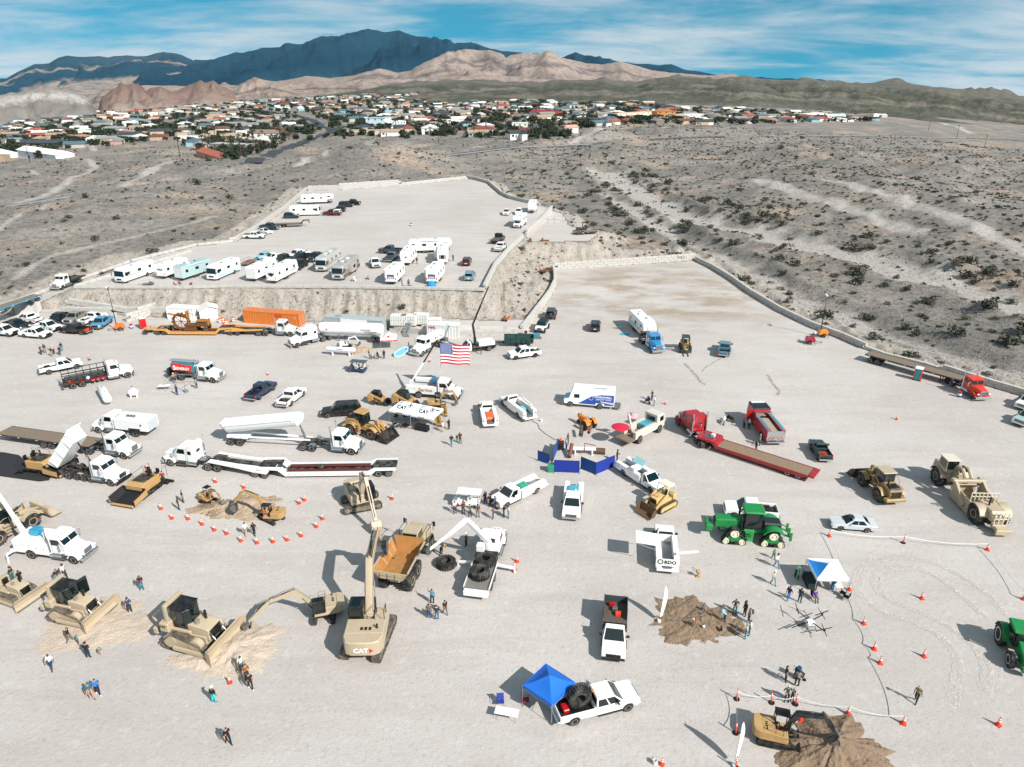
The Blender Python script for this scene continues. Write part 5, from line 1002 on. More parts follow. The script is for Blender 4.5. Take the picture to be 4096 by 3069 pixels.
def paver(name,lb,tow=False):
 root=tg_(name,lb,'paver');Y=CATY;hop=mat('asphalt_black','#17171a',.75,bump=.5)
 for y in(-.9,.9):track(root,oval(-2.2,1.6,.8),y,.45,30,RUB,FRAME,th=.05,grous=.04)
 PZ([(-1.9,.7),(1.2,.7),(1.2,1.5),(.6,1.85),(-1.9,1.75)],-1.15,1.15,'y',.06).o('body',Y,root);BX(-1.4,.4,-.85,.85,1.78,1.9,.03).o('hood_top',mat('hood_dark','#26241f',.5,dust=.2),root)
 h=MB();h.sb_((1.2,-1.5,.75),(3.2,-1.6,.35),(3.2,1.6,.35),(1.2,1.5,.75),.06)
 for y in(-1,1):h.sb_((1.2,y*1.1,.7),(3.2,y*1.2,.4),(3.25,y*1.75,1.25),(1.1,y*1.7,1.5),.06*-y)
 h.sb_((1.2,-1.2,.6),(1.2,1.2,.6),(1.1,1.6,1.55),(1.1,-1.6,1.55),.06);h.o('hopper',hop,root,sm=0)
 for y in(-1,1):SB((1.1,y*1.72,.7),(3.25,y*1.78,.5),(3.27,y*1.78,1.2),(1.1,y*1.74,1.5),.05*y).o('hopper_side',Y,root)
 BX(3.15,3.4,-1.5,1.5,.25,.5,.06).o('push_roller',Y,root)
 BX(-2.9,-2.3,-1.6,1.6,.08,.55,.05).box(-3.2,-2.9,-1.9,1.9,.05,.3,.03).o('screed',BK,root)
 for y in(-1,1):BM_((-2.6,y*1.25,.5),(0,y*1.3,.75),.12,.2).o('tow_arm',BK,root);m=MB();m.box(-2.2,-1.8,y*.4,y*.9,1.75,1.85);m.box(-2.3,-2.2,y*.4,y*.9,1.8,2.3,.03);m.tube([(-2.3,y*1.2,1.),(-2.3,y*1.2,2.3),(-3.,y*1.2,2.3),(-3.,y*1.2,.9)],.025);m.o('operator_seat',BK,root)
 m=MB();m.box(-1.75,-1.5,-.3,.3,1.85,2.4,.04);m.cyl((-1.,.5,1.85),(-1.,.5,2.6),.08,8);m.o('console',BK,root);m=MB();[m.tube([(-1.9,y,1.8),(-1.9,y,2.5),(-.2,y,2.4),(-.2,y,1.9)],.025)for y in(-1.1,1.1)];m.o('handrail',BK,root)
 return root,-2.2,1.6,1.12
def crawler_loader(lb):
 root=tg_('crawler_loader',lb,'crawler loader');D=iron('#d0ad6c',.35);g=.95
 for y in(-g,g):track(root,oval(-1.6,1.4,.85),y,.42,34,None,D)
 BX(-1.7,1.2,-.7,.7,.45,1.2,.06).pm([(0.,1.1),(1.4,1.),(1.45,1.7),(0.,1.8)],-.48,.48,'y',.06).o('body',D,root);BX(1.44,1.48,-.4,.4,1.05,1.6).o('radiator_grille',BK,root);BX(-1.75,-1.,-.9,.9,1.,1.6,.06).o('fuel_tank',D,root)
 c=MB();[c.tube([(-1.3,y,1.2),(-1.3,y,2.7),(-1.15,y,2.85),(-.3,y,2.85),(-.15,y,2.75),(.05,y,1.3)],.07,6)for y in(-.75,.75)];c.box(-1.3,-.15,-.75,.75,2.82,2.95,.03);c.o('roll_over_frame',mat('bleached_white','#ddd3c0',.6),root);BX(-.95,-.45,-.28,.28,1.2,1.45,.05).box(-1.,-.88,-.28,.28,1.4,1.9,.04).o('seat',BK,root)
 for y in(-1,1):PZ([(-.2,1.9),(.2,2.),(1.6,1.15),(2.3,.6),(2.15,.4),(1.4,.9),(-.1,1.65)],y*.72,y*.86,'y').o('lift_arm',D,root);ram(root,(.4,1.),(1.4,1.),.07,y*.62)
 w=1.15;b0=.1;qx=2.2;b=PZ([(qx-.05,b0+1.05),(qx-.05,b0+.5),(qx+.15,b0+.05),(qx+1.,b0),(qx+1.,b0+.05),(qx+.22,b0+.12),(qx+.05,b0+.52),(qx+.05,b0+1.05)],-w,w,'y')
 for y in(-1,1):b.pm([(qx,b0+1.),(qx,b0+.4),(qx+.2,b0+.05),(qx+.95,b0+.02),(qx+.4,b0+.9)],y*w,y*(w-.05),'y')
 b=b.o('bucket',mat('bucket_rust','#6b5138',.6,.2,.3),root)
 for k in rg(8):y=-w+.15+k*.29;PZ([(qx+.95,.08),(qx+1.25,.06),(qx+.95,.16)],y-.04,y+.04,'y').o('tooth',SL,b)
 BM_((-1.7,0,.7),(-2.3,0,.5),.3,.2).o('drawbar',D,root);CL_((.9,.2,1.7),(.9,.2,2.3),.06,8).o('exhaust_stack',D,root)
 return root,-1.6,1.4,g+.21
def forklift(lb):
 root=tg_('rough_terrain_forklift',lb,'forklift');Y=iron('#b8913f',.3);B=mat('forklift_dark','#24353a',.5,dust=.2)
 for x,r in((-1.1,.5),(1.1,.62)):
  for y in(-1,1):wh(root,x,y*.85,r,.42,Y,lugs=12,rimr=.5)
 BX(-1.9,.6,-.6,.6,.5,1.3,.1).pm([(-2.,.8),(-.6,.8),(-.6,1.6),(-1.8,1.5)],-.8,.8,'y',.08).o('body',Y,root);m=MB();[m.box(x-.06,x+.06,y-.06,y+.06,1.2,2.7)for x in(-.7,.7)for y in(-.6,.6)];m.box(-.8,.8,-.7,.7,2.65,2.78,.03);m.o('overhead_guard',B,root);BX(-.5,0,-.3,.3,1.3,1.5,.05).box(-.55,-.42,-.3,.3,1.45,2.,.04).o('seat',BK,root)
 m=MB();[m.box(1.7,1.95,y-.09,y+.09,.25,3.1)for y in(-.5,.5)];[m.box(1.75,1.9,-.5,.5,z,z+.14)for z in(.5,1.6,3.)];m.o('mast',B,root);BX(1.95,2.05,-.85,.85,.25,.75,.02).o('carriage',B,root)
 for y in(-.4,.4):BX(1.97,2.05,y-.08,y+.08,.1,.9).box(2.,3.5,y-.08,y+.08,.07,.13).o('fork',mat('fork_rust','#5a4636',.6),root)
 return root,-1.1,1.1,1.06
SK={}
def skin_body(pose):
 if pose in SK:return SK[pose]
 V=[];Ed=[];Rd=[];Tg=[]
 def v(p,r,t,par=None):
  V.append(p);Rd.append(r);Tg.append(t)
  if par is not None:Ed.append((par,len(V)-1))
  return len(V)-1
 dz=0.;sit=pose in('sit','drive');bend=pose=='bend';crouch=pose=='kneel'
 if sit:dz=-.45
 if crouch:dz=-.42
 lean=.42 if bend else.12 if crouch else.03 if pose=='walk' else 0.
 pel=v((0,0,.95+dz),(.16,.12),2);sp=v((lean*.35,0,1.18+dz-lean*.05),(.145,.11),1,pel);ch=v((lean*.8,0,1.38+dz-lean*.15),(.165,.115),1,sp);nk=v((lean*1.05,0,1.5+dz-lean*.22),(.06,.06),0,ch);hd=v((lean*1.2+.01,0,1.61+dz-lean*.3),(.092,.1),0,nk);v((lean*1.3+.01,0,1.72+dz-lean*.33),(.075,.085),4,hd)
 hands=[]
 for s in(-1,1):
  c=Ve(V[ch]);sh=v(tuple(c+Ve((0,s*.185,.035))),(.075,.07),1,ch)
  if pose=='walk':el,wr=c+Ve((-.1*s,s*.24,-.26)),c+Ve((.1*s*-1+.02,s*.25,-.49))
  elif pose in('hold','drive'):el,wr=c+Ve((.05,s*.24,-.27)),c+Ve((.27,s*.12,-.22))
  elif pose=='point' and s>0:el,wr=c+Ve((.18,.32,-.05)),c+Ve((.42,.4,.04))
  elif bend or crouch:el,wr=c+Ve((.12,s*.22,-.26)),c+Ve((.28,s*.16,-.46))
  elif sit:el,wr=c+Ve((.03,s*.24,-.27)),c+Ve((.26,s*.17,-.38))
  elif pose=='hips':el,wr=c+Ve((-.08,s*.33,-.24)),c+Ve((.06,s*.2,-.4))
  else:el,wr=c+Ve((-.02,s*.245,-.28)),c+Ve((.05,s*.26,-.53))
  e=v(tuple(el),(.052,.052),5,sh);w=v(tuple(wr),(.037,.037),0,e);hands.append((Ve(wr),(wr-el).normalized(),s))
  hp=v((0,s*.1,.9+dz),(.105,.105),2,pel)
  if sit:kn,an=(.43,s*.13,.52),(.45,s*.13,.09)
  elif crouch:kn,an=((.38,s*.14,.5),(.3,s*.14,.09))if s>0 else((.22,s*.14,.12),(-.2,s*.14,.09))
  elif pose=='walk':kn,an=((.2,s*.1,.5),(.27,s*.1,.09))if s>0 else((-.02,s*.1,.49),(-.27,s*.1,.11))
  elif bend:kn,an=(.05,s*.14,.5),(-.05,s*.16,.09)
  else:kn,an=(.03,s*.12,.49),(0,s*.14,.09)
  k=v(kn,(.075,.075),2,hp);a=v(an,(.052,.055),2,k);v((an[0]+.16,an[1]+s*.03,.045),(.045,.035),3,a)
 me=bpy.data.meshes.new('skel');bm=bmesh.new();sl=bm.verts.layers.skin.verify();vs=[bm.verts.new(p)for p in V]
 for a,b in Ed:bm.edges.new((vs[a],vs[b]))
 for q,r in zip(vs,Rd):q[sl].radius=r
 vs[0][sl].use_root=True;bm.to_mesh(me);bm.free();ob=bpy.data.objects.new('skel',me);COL.objects.link(ob)
 ob.modifiers.new('s','SKIN').use_smooth_shade=True;ss=ob.modifiers.new('d','SUBSURF');ss.levels=1;ss.render_levels=1
 dg=bpy.context.evaluated_depsgraph_get();body=bpy.data.meshes.new_from_object(ob.evaluated_get(dg));bpy.data.objects.remove(ob)
 segs=[(Ve(V[a]),Ve(V[b]),Tg[b]if Tg[b]!=5 else 1)for a,b in Ed]
 vv=[tuple(p.co)for p in body.vertices];ff=[tuple(p.vertices)for p in body.polygons];mi=[]
 headc=Ve(V[hd])
 for f in ff:
  c=sum((Ve(vv[i])for i in f),Ve())/len(f);best=min(segs,key=lambda s:(c-(s[0]+(s[1]-s[0])*max(0,min(1,(c-s[0]).dot(s[1]-s[0])/max((s[1]-s[0]).length_squared,1e-6))))).length);t=best[2]
  if t in(0,4)and(c-headc).length<.25 and c.z>headc.z-.12:t=4 if(c.z>headc.z+.06 or(c.x<headc.x-.02 and c.z>headc.z-.06))else 0
  elif t==4:t=0
  if t==3 and c.z>.13:t=2
  mi.append(t)
 m=MB();m.v=vv;m.f=list(ff)
 def addp(fn,slot):n0=len(m.f);fn(m);mi.extend([slot]*(len(m.f)-n0))
 for p,d,s in hands:
  sd=Ve((0,0,1)).cross(d);sd=sd.normalized()if sd.length>.1 else Ve((1,0,0));pm=p+d*.05
  addp(lambda q:q.tube([p,pm,p+d*.09],[.036,.042,.036],6),0)
  for k,ln in enu((.07,.085,.08,.06)):b=p+d*.085+sd*(-.03+.02*k);addp(lambda q:q.tube([b,b+d*ln*.6,b+d*ln+Ve((.012,0,-.008))],[.011,.01,.008],5),0)
  addp(lambda q:q.tube([pm+sd*.035,pm+sd*.062+d*.03,pm+sd*.058+d*.065],[.012,.011,.009],5),0)
 addp(lambda q:q.pm([(headc.x+.085,headc.z+.03),(headc.x+.115,headc.z-.015),(headc.x+.085,headc.z-.025)],-.014,.014,'y'),0)
 for s in(-1,1):addp(lambda q:q.box(headc.x-.02,headc.x+.015,s*.088,s*.105,headc.z-.035,headc.z+.025),0);addp(lambda q:q.box(headc.x+.082,headc.x+.094,s*.022,s*.044,headc.z+.02,headc.z+.032),3)
 addp(lambda q:q.box(headc.x+.078,headc.x+.09,-.025,.025,headc.z-.055,headc.z-.047),3)
 me=m.mesh('person_body',None,0)
 for k in rg(5):me.materials.append(RUB)
 me.polygons.foreach_set('material_index',mi);me.polygons.foreach_set('use_smooth',[True]*len(mi));SK[pose]=(me,headc);return SK[pose]
def ck(h):return mat(('cloth',h),h,.85,var=.2,scale=8)
SKIN=[mat(('skin',h),h,.6)for h in('#c89878','#b07f60','#8a5c42')]
NP=[0]
def pe(px,lb,shirt,pants,pose='stand',face=0.,h=1.75,hair='#2a1d15',hat=None,shoes='#2b2623',z=0.,gp=None,at=None,sleeves=None,vest=None,pack=None):
 me,hc=skin_body(pose);o=link('person',me);k=h/1.75;o.scale=(k,k,k);NP[0]+=1
 o.location=at if at is not None else P(*px,z);o.rotation_euler=(0,0,face)
 for i,m in enu((SKIN[NP[0]%3],ck(shirt),ck(pants),ck(shoes),ck(hair))):o.material_slots[i].link='OBJECT';o.material_slots[i].material=m
 tag(o,lb,'person',gp)
 if hat:
  mm=MB();mm.lathe([(.115,0.),(.11,.05),(.085,.1),(.001,.115)],(hc.x,0,hc.z+.05),'z',14);mm.pm([(hc.x+.06,-.08),(hc.x+.2,-.06),(hc.x+.22,0),(hc.x+.2,.06),(hc.x+.06,.08)],hc.z+.045,hc.z+.06,'z');mm.o('hat',ck(hat),o)
 if pack:BX(hc.x-.34,hc.x-.12,-.16,.16,hc.z-.55,hc.z-.15,.05).o('backpack',ck(pack),o)
 if vest:MB().frus(hc.x-.15,hc.x+.13,-.19,.19,hc.z-.55,hc.z and hc.x-.14,hc.x+.12,-.21,.21,hc.z-.2).o('vest',ck(vest),o)
 return o
for q in('stand','walk','hold','hips','point','sit','kneel','bend'):skin_body(q)
PROTO={}
def cone(px,lb,gp=None,h=.75,z=0.,rot=None,col='o'):
 if 'cone' not in PROTO:
  r=tg_('traffic_cone','x','traffic cone');BX(-.19,.19,-.19,.19,0,.035,.01).o('base',mat('cone_base','#c2381a',.7),r)
  CL_((0,0,.03),(0,0,.72),.14,16,.03).o('body',ORANGE,r)
  for a,b in((.36,.46),(.54,.62)):CL_((0,0,a),(0,0,b),.14-.11*(a-.03)/.69+.004,16,.14-.11*(b-.03)/.69+.004).o('reflective_band',WT,r)
  PROTO['cone']=r;c=r
 else:c=copy_tree(PROTO['cone'])
 c['label']=lb
 if gp:c['group']=gp
 k=h/.72;c.scale=(k,k,k);c.location=P(*px,z);c.rotation_euler=(0,0,rot if rot is not None else random.random()*3);return c
def delineator(px,lb,z=0.,tilt=0.,gp=None):
 if 'del' not in PROTO:
  r=tg_('delineator_post','x','delineator');LT_([(.26,0),(.26,.06),(.1,.1),(.001,.1)],(0,0,0),'z',8).o('base',BK,r);CL_((0,0,.08),(0,0,1.1),.055,10,.05).o('post',ORANGE,r);TB([(0,-.05,1.08),(0,-.05,1.16),(0,.05,1.16),(0,.05,1.08)],.015).o('handle',ORANGE,r)
  for a in(.75,.92):CL_((0,0,a),(0,0,a+.1),.058,10).o('reflective_band',WT,r)
  PROTO['del']=r;c=r
 else:c=copy_tree(PROTO['del'])
 c['label']=lb
 if gp:c['group']=gp
 c.location=P(*px,z);c.rotation_euler=(tilt*.5,tilt,0);return c
def barrel(px,lb,bands,z=0.,h=.9,r=.29,gp=None):
 t=tg_('barrel',lb,'barrel',gp);n=len(bands)
 for k,c in enu(bands):LT_([(r,h*k/n),(r*1.03,h*(k+.5)/n),(r,h*(k+1)/n),(.001,h*(k+1)/n)]if k==n-1 else[(r,h*k/n),(r*1.03,h*(k+.5)/n),(r,h*(k+1)/n)],(0,0,0),'z',18).o('band',pn(c,0),t)
 putc(t,px,z=z);return t
def cnp(lb,pc,pcs=None,w=3.,d=3.,h=2.1,peak=1.,cols=('#f0f0ee',),val=None,ang=0.,z=0.,at=None,panels=None,legs=True):
 t=tg_('canopy_tent',lb,'canopy tent');a=(w/2,d/2);top=(0,0,h+peak);cs=[(-a[0],-a[1]),(a[0],-a[1]),(a[0],a[1]),(-a[0],a[1])]
 for k in rg(4):
  p,q=cs[k],cs[(k+1)%4];n=6;m=MB();rows=[]
  for i in rg(n+1):
   u=i/n;row=[]
   for j in rg(n+1):
    v_=j/n;e=Ve((p[0]*(1-v_)+q[0]*v_,p[1]*(1-v_)+q[1]*v_,h));r=e*(1-u)+Ve(top)*u;r.z-=.16*sin(pi*u)*(1-u)+.05*sin(pi*v_)*(1-u);row.append(tuple(r))
   rows.append(row)
  for i in rg(n):
   for j in rg(n):m.quad(rows[i][j],rows[i][j+1],rows[i+1][j+1],rows[i+1][j])
  c=cols[k%len(cols)];o=m.o('roof_panel',ck(c),t,sm=60)
  SB((p[0],p[1],h-.28),(q[0],q[1],h-.28),(q[0],q[1],h),(p[0],p[1],h),.01).o('valance',ck(val or c),t)
 if legs:
  for p in cs:BX(p[0]-.02,p[0]+.02,p[1]-.02,p[1]+.02,0,h).box(p[0]-.07,p[0]+.07,p[1]-.07,p[1]+.07,0,.02).o('leg',GALV,t)
 m=MB()
 for k in rg(4):p,q=Ve(cs[k]+(h-.1,)),Ve(cs[(k+1)%4]+(h-.1,));mid=(p+q)/2;m.tube([p,mid-Ve((0,0,.3)),q],.015,5);m.tube([p-Ve((0,0,.35)),mid,q-Ve((0,0,.35))],.015,5)
 m.o('truss',GALV,t)
 t.location=at if at is not None else P(*pc,z);t.rotation_euler=(0,0,ang);return t
def table(lb,pc,ang,L=1.8,w=.75,top='#f2f2f0',z=0.,cover=None):
 t=tg_('folding_table',lb,'table')
 BX(-L/2,L/2,-w/2,w/2,.7,.74,.01).o('table_top',ck(top),t)
 for x in(-L/2+.2,L/2-.2):TB([(x,-w/2+.08,0),(x,-w/2+.08,.7),(x,w/2-.08,.7),(x,w/2-.08,0)],.014).o('leg',SL,t)
 if cover:MB().frus(-L/2-.04,L/2+.04,-w/2-.04,w/2+.04,.02,-L/2-.01,L/2+.01,-w/2-.01,w/2+.01,.755).o('table_cover',ck(cover),t)
 t.location=P(*pc,z);t.rotation_euler=(0,0,ang);return t
def chair(lb,pc,ang,col='#15171a',z=0.,arms=True,at=None,gp=None):
 t=tg_('folding_chair',lb,'chair',gp);SB((-.25,-.26,.4),(.25,-.26,.46),(.25,.26,.46),(-.25,.26,.4),.02).o('seat',ck(col),t);SB((-.25,-.26,.45),(-.25,.26,.45),(-.38,.26,.95),(-.38,-.26,.95),.02).o('backrest',ck(col),t)
 for s in(-1,1):TB([(.28,s*.28,0),(-.22,s*.28,.5),(-.4,s*.28,.98)],.012).tube([(-.3,s*.28,0),(.27,s*.28,.62)],.012).tube([(.27,s*.28,.62),(-.3,s*.28,.66)],.018).o('leg',BK,t)
 t.location=at if at is not None else P(*pc,z);t.rotation_euler=(0,0,ang);return t
def light_tower(lb,pc,ang,col,h=7.,z=0.,mast=True):
 t=tg_('light_tower',lb,'light tower');c=pn(col,.05)
 PZ([(-.9,.45),(.7,.45),(.8,.8),(.6,1.35),(-.7,1.4),(-.95,1.1)],-.5,.5,'y',.06).o('engine_housing',c,t)
 for s in(-1,1):wh(t,-.2,s*.62,.32,.2,RIM);PZ(ac_(-.2,.32,.45,.4,5)+ac_(-.2,.32,.4,.4,5)[::-1],s*.5,s*.75,'y').o('mud_guard',BK,t)
 BM_((.6,0,.45),(2.1,0,.4),.09,.09).cyl((1.9,0,0),(1.9,0,.6),.04,8).o('drawbar',FRAME,t)
 m=MB();[m.beam((x,s*.4,.42),(x,s*1.1,.4),.07,.07)for x in(-.8,.6)for s in(-1,1)];[m.cyl((x,s*1.1,0),(x,s*1.1,.6),.03,6)for x in(-.8,.6)for s in(-1,1)];m.o('outrigger',FRAME,t)
 if mast:
  BX(.32,.46,-.07,.07,.5,h*.45).box(.34,.44,-.05,.05,h*.45,h*.75).box(.36,.42,-.03,.03,h*.75,h).o('mast',BK,t)
  top=h
 else:top=1.9;BX(.3,.42,-.06,.06,1.3,1.9).o('mast',SL,t)
 BX(.34,.44,-.7,.7,top-.05,top+.05).o('light_bar',BK,t)
 for k in rg(4):m=LT_([(.001,0),(.17,.02),(.2,.16),(.17,.18),(.001,.18)],(.45,-.55+.36*k,top+(.22 if k%2 else-.2)),'x',12);m.o('lamp_head',LAMP if k%2 else SL,t)
 t.location=P(*pc,z);t.rotation_euler=(0,0,ang);return t
def toilet(lb,pc,ang,col,col2,z=0.):
 t=tg_('portable_toilet',lb,'portable toilet');BX(-.58,.58,-.58,.58,.12,2.05,.05).o('cabin',pn(col,0),t);BX(-.6,.6,-.6,.6,0,.14,.02).o('base',BK,t);PZ([(-.6,2.03),(.6,2.03),(.45,2.22),(-.45,2.22)],-.6,.6,'y',.08).o('roof',mat('toilet_roof','#dfeceb',.6),t);d=BX(.58,.605,-.45,.45,.2,1.95,.01).o('door',pn(col2,0),t);BX(.6,.63,.3,.38,1.,1.15).o('handle',BK,d);CL_((-.4,.4,2.),(-.4,.4,2.5),.05,8).o('vent_pipe',BK,t)
 t.location=P(*pc,z);t.rotation_euler=(0,0,ang);return t
def ctn(lb,pa,pb,L,col,h=2.59,w=2.44,side=-1,z=0.,name='shipping_container',ribs=True,topm=None):
 t=tg_(name,lb,'container');c=mat(('cont',col),col,.55,.1,.12,.8,dust=.12)
 BX(-L/2+.06,L/2-.06,-w/2+.06,w/2-.06,.15,h-.06).o('floor_box',c,t)
 fr=MB();[fr.box(x-.07,x+.07,y-.07,y+.07,0,h)for x in(-L/2+.07,L/2-.07)for y in(-w/2+.07,w/2-.07)];[fr.box(-L/2,L/2,y-.06,y+.06,zz,zz+.14)for y in(-w/2+.06,w/2-.06)for zz in(0.,h-.14)];[fr.box(x-.06,x+.06,-w/2,w/2,zz,zz+.14)for x in(-L/2+.06,L/2-.06)for zz in(0,h-.14)];fr.o('frame',c,t)
 BX(-L/2+.1,L/2-.1,-w/2+.1,w/2-.1,h-.07,h-.02).o('roof',topm or c,t)
 if ribs:
  for y in(-1,1):
   n=int(L/.28);m=MB();pts=[]
   for k in rg(n+1):
    x=-L/2+.14+(L-.28)*k/n;o=.05 if k%2 else 0.;pts+=[(x-.04,y*(w/2-.075+o)),(x+.1,y*(w/2-.075+o))]
   for k in rg(len(pts)-1):m.quad((pts[k][0],pts[k][1],.14),(pts[k+1][0],pts[k+1][1],.14),(pts[k+1][0],pts[k+1][1],h-.14),(pts[k][0],pts[k][1],h-.14))
   m.o('corrugated_side',c,t,sm=0)
 for y in(-1,1):
  d=BX(L/2-.06,L/2-.01,y*.03,y*(w/2-.15),.18,h-.18).o('door',c,t)
  for k in(.35,.75):CL_((L/2+.01,y*k,.2),(L/2+.01,y*k,h-.2),.025,6).o('lock_rod',GALV,d)
 A,B=P(*pa,z),P(*pb,z);a=atan2(B.y-A.y,B.x-A.x);mid=(A+B)/2;t.location=(mid.x+sin(a)*side*w/2,mid.y-cos(a)*side*w/2,z);t.rotation_euler=(0,0,a)
 return t
BLK={}
def bw_(lb,pts,courses,zf=None,name='block_wall',face=0,bl=1.83,bh=.61,bw=.61,gp=None,cs=None,jit=.02):
 0
 if not BLK:
  for f in(1.,.5):BLK[f]=BX(-bl*f/2+.025,bl*f/2-.025,-bw/2,bw/2,0,bh-.03,.03).mesh('block',CONC,30)
 t=tg_(name,lb,'block wall',gp);t.location=pts[0];O=Ve(pts[0]);S=[(pts[i+1]-pts[i]).length for i in rg(len(pts)-1)];T=sum(S)
 def at(d):
  i=0;d=max(0,min(T-1e-3,d))
  while d>S[i]and i<len(S)-1:d-=S[i];i+=1
  u=d/max(S[i],1e-6);p=pts[i]*(1-u)+pts[i+1]*u;q=pts[i+1]-pts[i];return p,atan2(q.y,q.x),atan2(q.z,hypot(q.x,q.y))
 for c in rg(courses):
  d=bl/2 if c%2==0 else bl
  while d<T:
   n=courses if cs is None else cs(d/T)
   if c<n:
    p,a,sl=at(d);o=link('block',BLK[1.],t);o.location=(p.x-O.x+random.uniform(-jit,jit),p.y-O.y+random.uniform(-jit,jit),p.z-O.z+c*bh);o.rotation_euler=(0,-sl,a+random.uniform(-.012,.012))
   d+=bl
 return t
LEAF=mat('leaf_dark','#2f3a26',.8,var=.45,scale=2);SCRUB=[mat(('scrub',h),h,.9,var=.4,scale=1.5)for h in('#4a4a3b','#3c4232','#5b574a')];BARK=mat('bark','#4d4036',.9)
def leaf_blob(rx,rz,n,ls,seed,dome=False,hollow=.45):
 rnd=random.Random(seed);m=MB()
 lob=[(Ve((rnd.uniform(-.5,.5)*rx,rnd.uniform(-.5,.5)*rx,rnd.uniform(.25,.7)*rz)),rnd.uniform(.4,.65))for _ in rg(6)]
 for i in rg(n):
  c,k=lob[i%6];d=Ve((rnd.gauss(0,1),rnd.gauss(0,1),rnd.gauss(0,1))).normalized()*(hollow+(1-hollow)*rnd.random());p=c+Ve((d.x*rx*k,d.y*rx*k,d.z*rz*k*.8));p.z=max(p.z,.03)
  a=Ve((rnd.gauss(0,1),rnd.gauss(0,1),rnd.gauss(0,.6))).normalized();b=a.orthogonal().normalized();b=Mx_.Rotation(rnd.random()*6,3,a)@b;e=a*ls*rnd.uniform(.6,1.3);f=b*ls*rnd.uniform(.35,.7)
  m.add([p-e-f*.3,p+f,p+e+f*.2,p-f],[(0,1,2,3)])
 return m
def clear_of(x,y):
 x=np.asarray(x);y=np.asarray(y);bad=isd(LOT,x,y)|isd(PAD,x,y)|isd(RAMP,x,y)|isd(BENCH,x,y)|isd(SPUR,x,y)|(pd_(ROADN,x,y)<6)|(pd_(LOT,x,y,True)<1.2)|(pd_(PAD,x,y,True)<1.2)
 for p,w in TRACKS:bad|=pd_(p,x,y)<w*.9
 return~bad
def desert_plants():
 rng=np.random.default_rng(5);n=30000;az=np.radians(rng.uniform(-41,41,n));r=105+rng.random(n)**.7*680;x=r*np.sin(az);y=r*np.cos(az)
 ok=clear_of(x,y);x,y,r=x[ok],y[ok],r[ok];dn=fbm(x/30,y/30,3,66)+.5;dw=np.minimum(pd_(WASH,x,y)/9,pd_(WASH2,x,y)/5)
 right=x>-5;keep=rng.random(len(x))<np.clip(dn*1.3-.2+.35*right,.08,1)*np.where(dw<.8,.35,1)*np.where(right,1,.6);x,y,r,dw=x[keep],y[keep],r[keep],dw[keep]
 sz=np.exp(rng.normal(-.55,.42,len(x)));big=(dw>.5)&(dw<2.6)&(rng.random(len(x))<.13);sz=np.where(big,rng.uniform(1.2,2.6,len(x)),sz);sz=np.clip(sz,.2,2.6)
 z=hq(x,y)-.05;order=np.argsort(-(sz/r));P3=np.stack([x,y,z],1);NI=300
 vr=[(leaf_blob(1.,.95,150,.17,k).mesh('foliage',SCRUB[k%3],0),TB([(0,0,-.1),(.05,0,.2),(.2,.1,.6)],[.05,.04,.01],5).tube([(0,0,-.1),(-.05,.05,.25),(-.25,-.1,.6)],[.05,.03,.01],5).mesh('stem',BARK))for k in rg(5)]
 for j,i in enu(order[:NI]):
  s=sz[i];big_=s>1.15;t=tg_('desert_shrub','large grey desert shrub beside the sandy wash' if big_ else 'low grey desert bush on the gravel slopes','shrub','large shrubs along the wash' if big_ else 'desert bushes on the slopes')
  t.location=P3[i];t.rotation_euler=(0,0,rng.random()*6);t.scale=(s*rng.uniform(.9,1.25),s*rng.uniform(.9,1.25),s*rng.uniform(.75,1.05));f,st=vr[j%5];link('foliage',f,t);link('stem',st,t)
 sm=[leaf_blob(1.,.85,20,.42,100+k)for k in rg(6)];vs=[];fs=[]
 base=[np.array(m.v)for m in sm];off=0;V=[];Fc=[]
 for i in order[NI:]:
  b=base[i%6];s=sz[i];c,q=cos(i),sin(i);M_=np.array([[c*s,q*s,0],[-q*s,c*s,0],[0,0,s*.8]]);V.append(b@M_+P3[i]);Fc.append(np.array(sm[i%6].f)+off);off+=len(b)
 nt=5200;ta=np.radians(rng.uniform(-36,12,nt));tr=rng.uniform(118,172,nt);tx=tr*np.sin(ta);ty=tr*np.cos(ta);H_,lo,bk=height(tx,ty,True);k=(lo<.5)&(bk>.5)&(tx>-70)&clear_of(tx,ty);tx,ty,H_=tx[k],ty[k],H_[k];k=(fbm(tx/5,ty/5,3,13)>-.02);tx,ty,H_=tx[k],ty[k],H_[k]
 for i in rg(min(len(tx),900)):
  b=base[i%6][:32];s=rng.uniform(.12,.36);V.append(b*np.array([s,s,s*.7])+np.array([tx[i],ty[i],H_[i]]));Fc.append(np.array(sm[i%6].f)[:8]+off);off+=32
 V=np.concatenate(V);Fc=np.concatenate(Fc);me=bpy.data.meshes.new('scrub');me.from_pydata(V.tolist(),[],Fc.tolist());me.materials.append(SCRUB[1]);o=link('desert_scrub',me);tag(o,'small desert scrub scattered over the hills and banks','scrub',None,'stuff')
 nr=9000;ra_=np.radians(rng.uniform(-40,40,nr));rr=110+rng.random(nr)**.8*260;rx=rr*np.sin(ra_);ry=rr*np.cos(ra_);k=clear_of(rx,ry);k&=(fbm(rx/18,ry/18,3,55)>-.03);rx,ry=rx[k],ry[k];rz=hq(rx,ry);V=[];Fc=[];off=0
 ico=np.array([(1,0,0),(-.8,.1,0),(.1,.9,.1),(0,-1,0),(.1,0,.7),(0,.1,-.5)]);tf=np.array([(0,2,4),(2,1,4),(1,3,4),(3,0,4),(2,0,5),(1,2,5),(3,1,5),(0,3,5)])
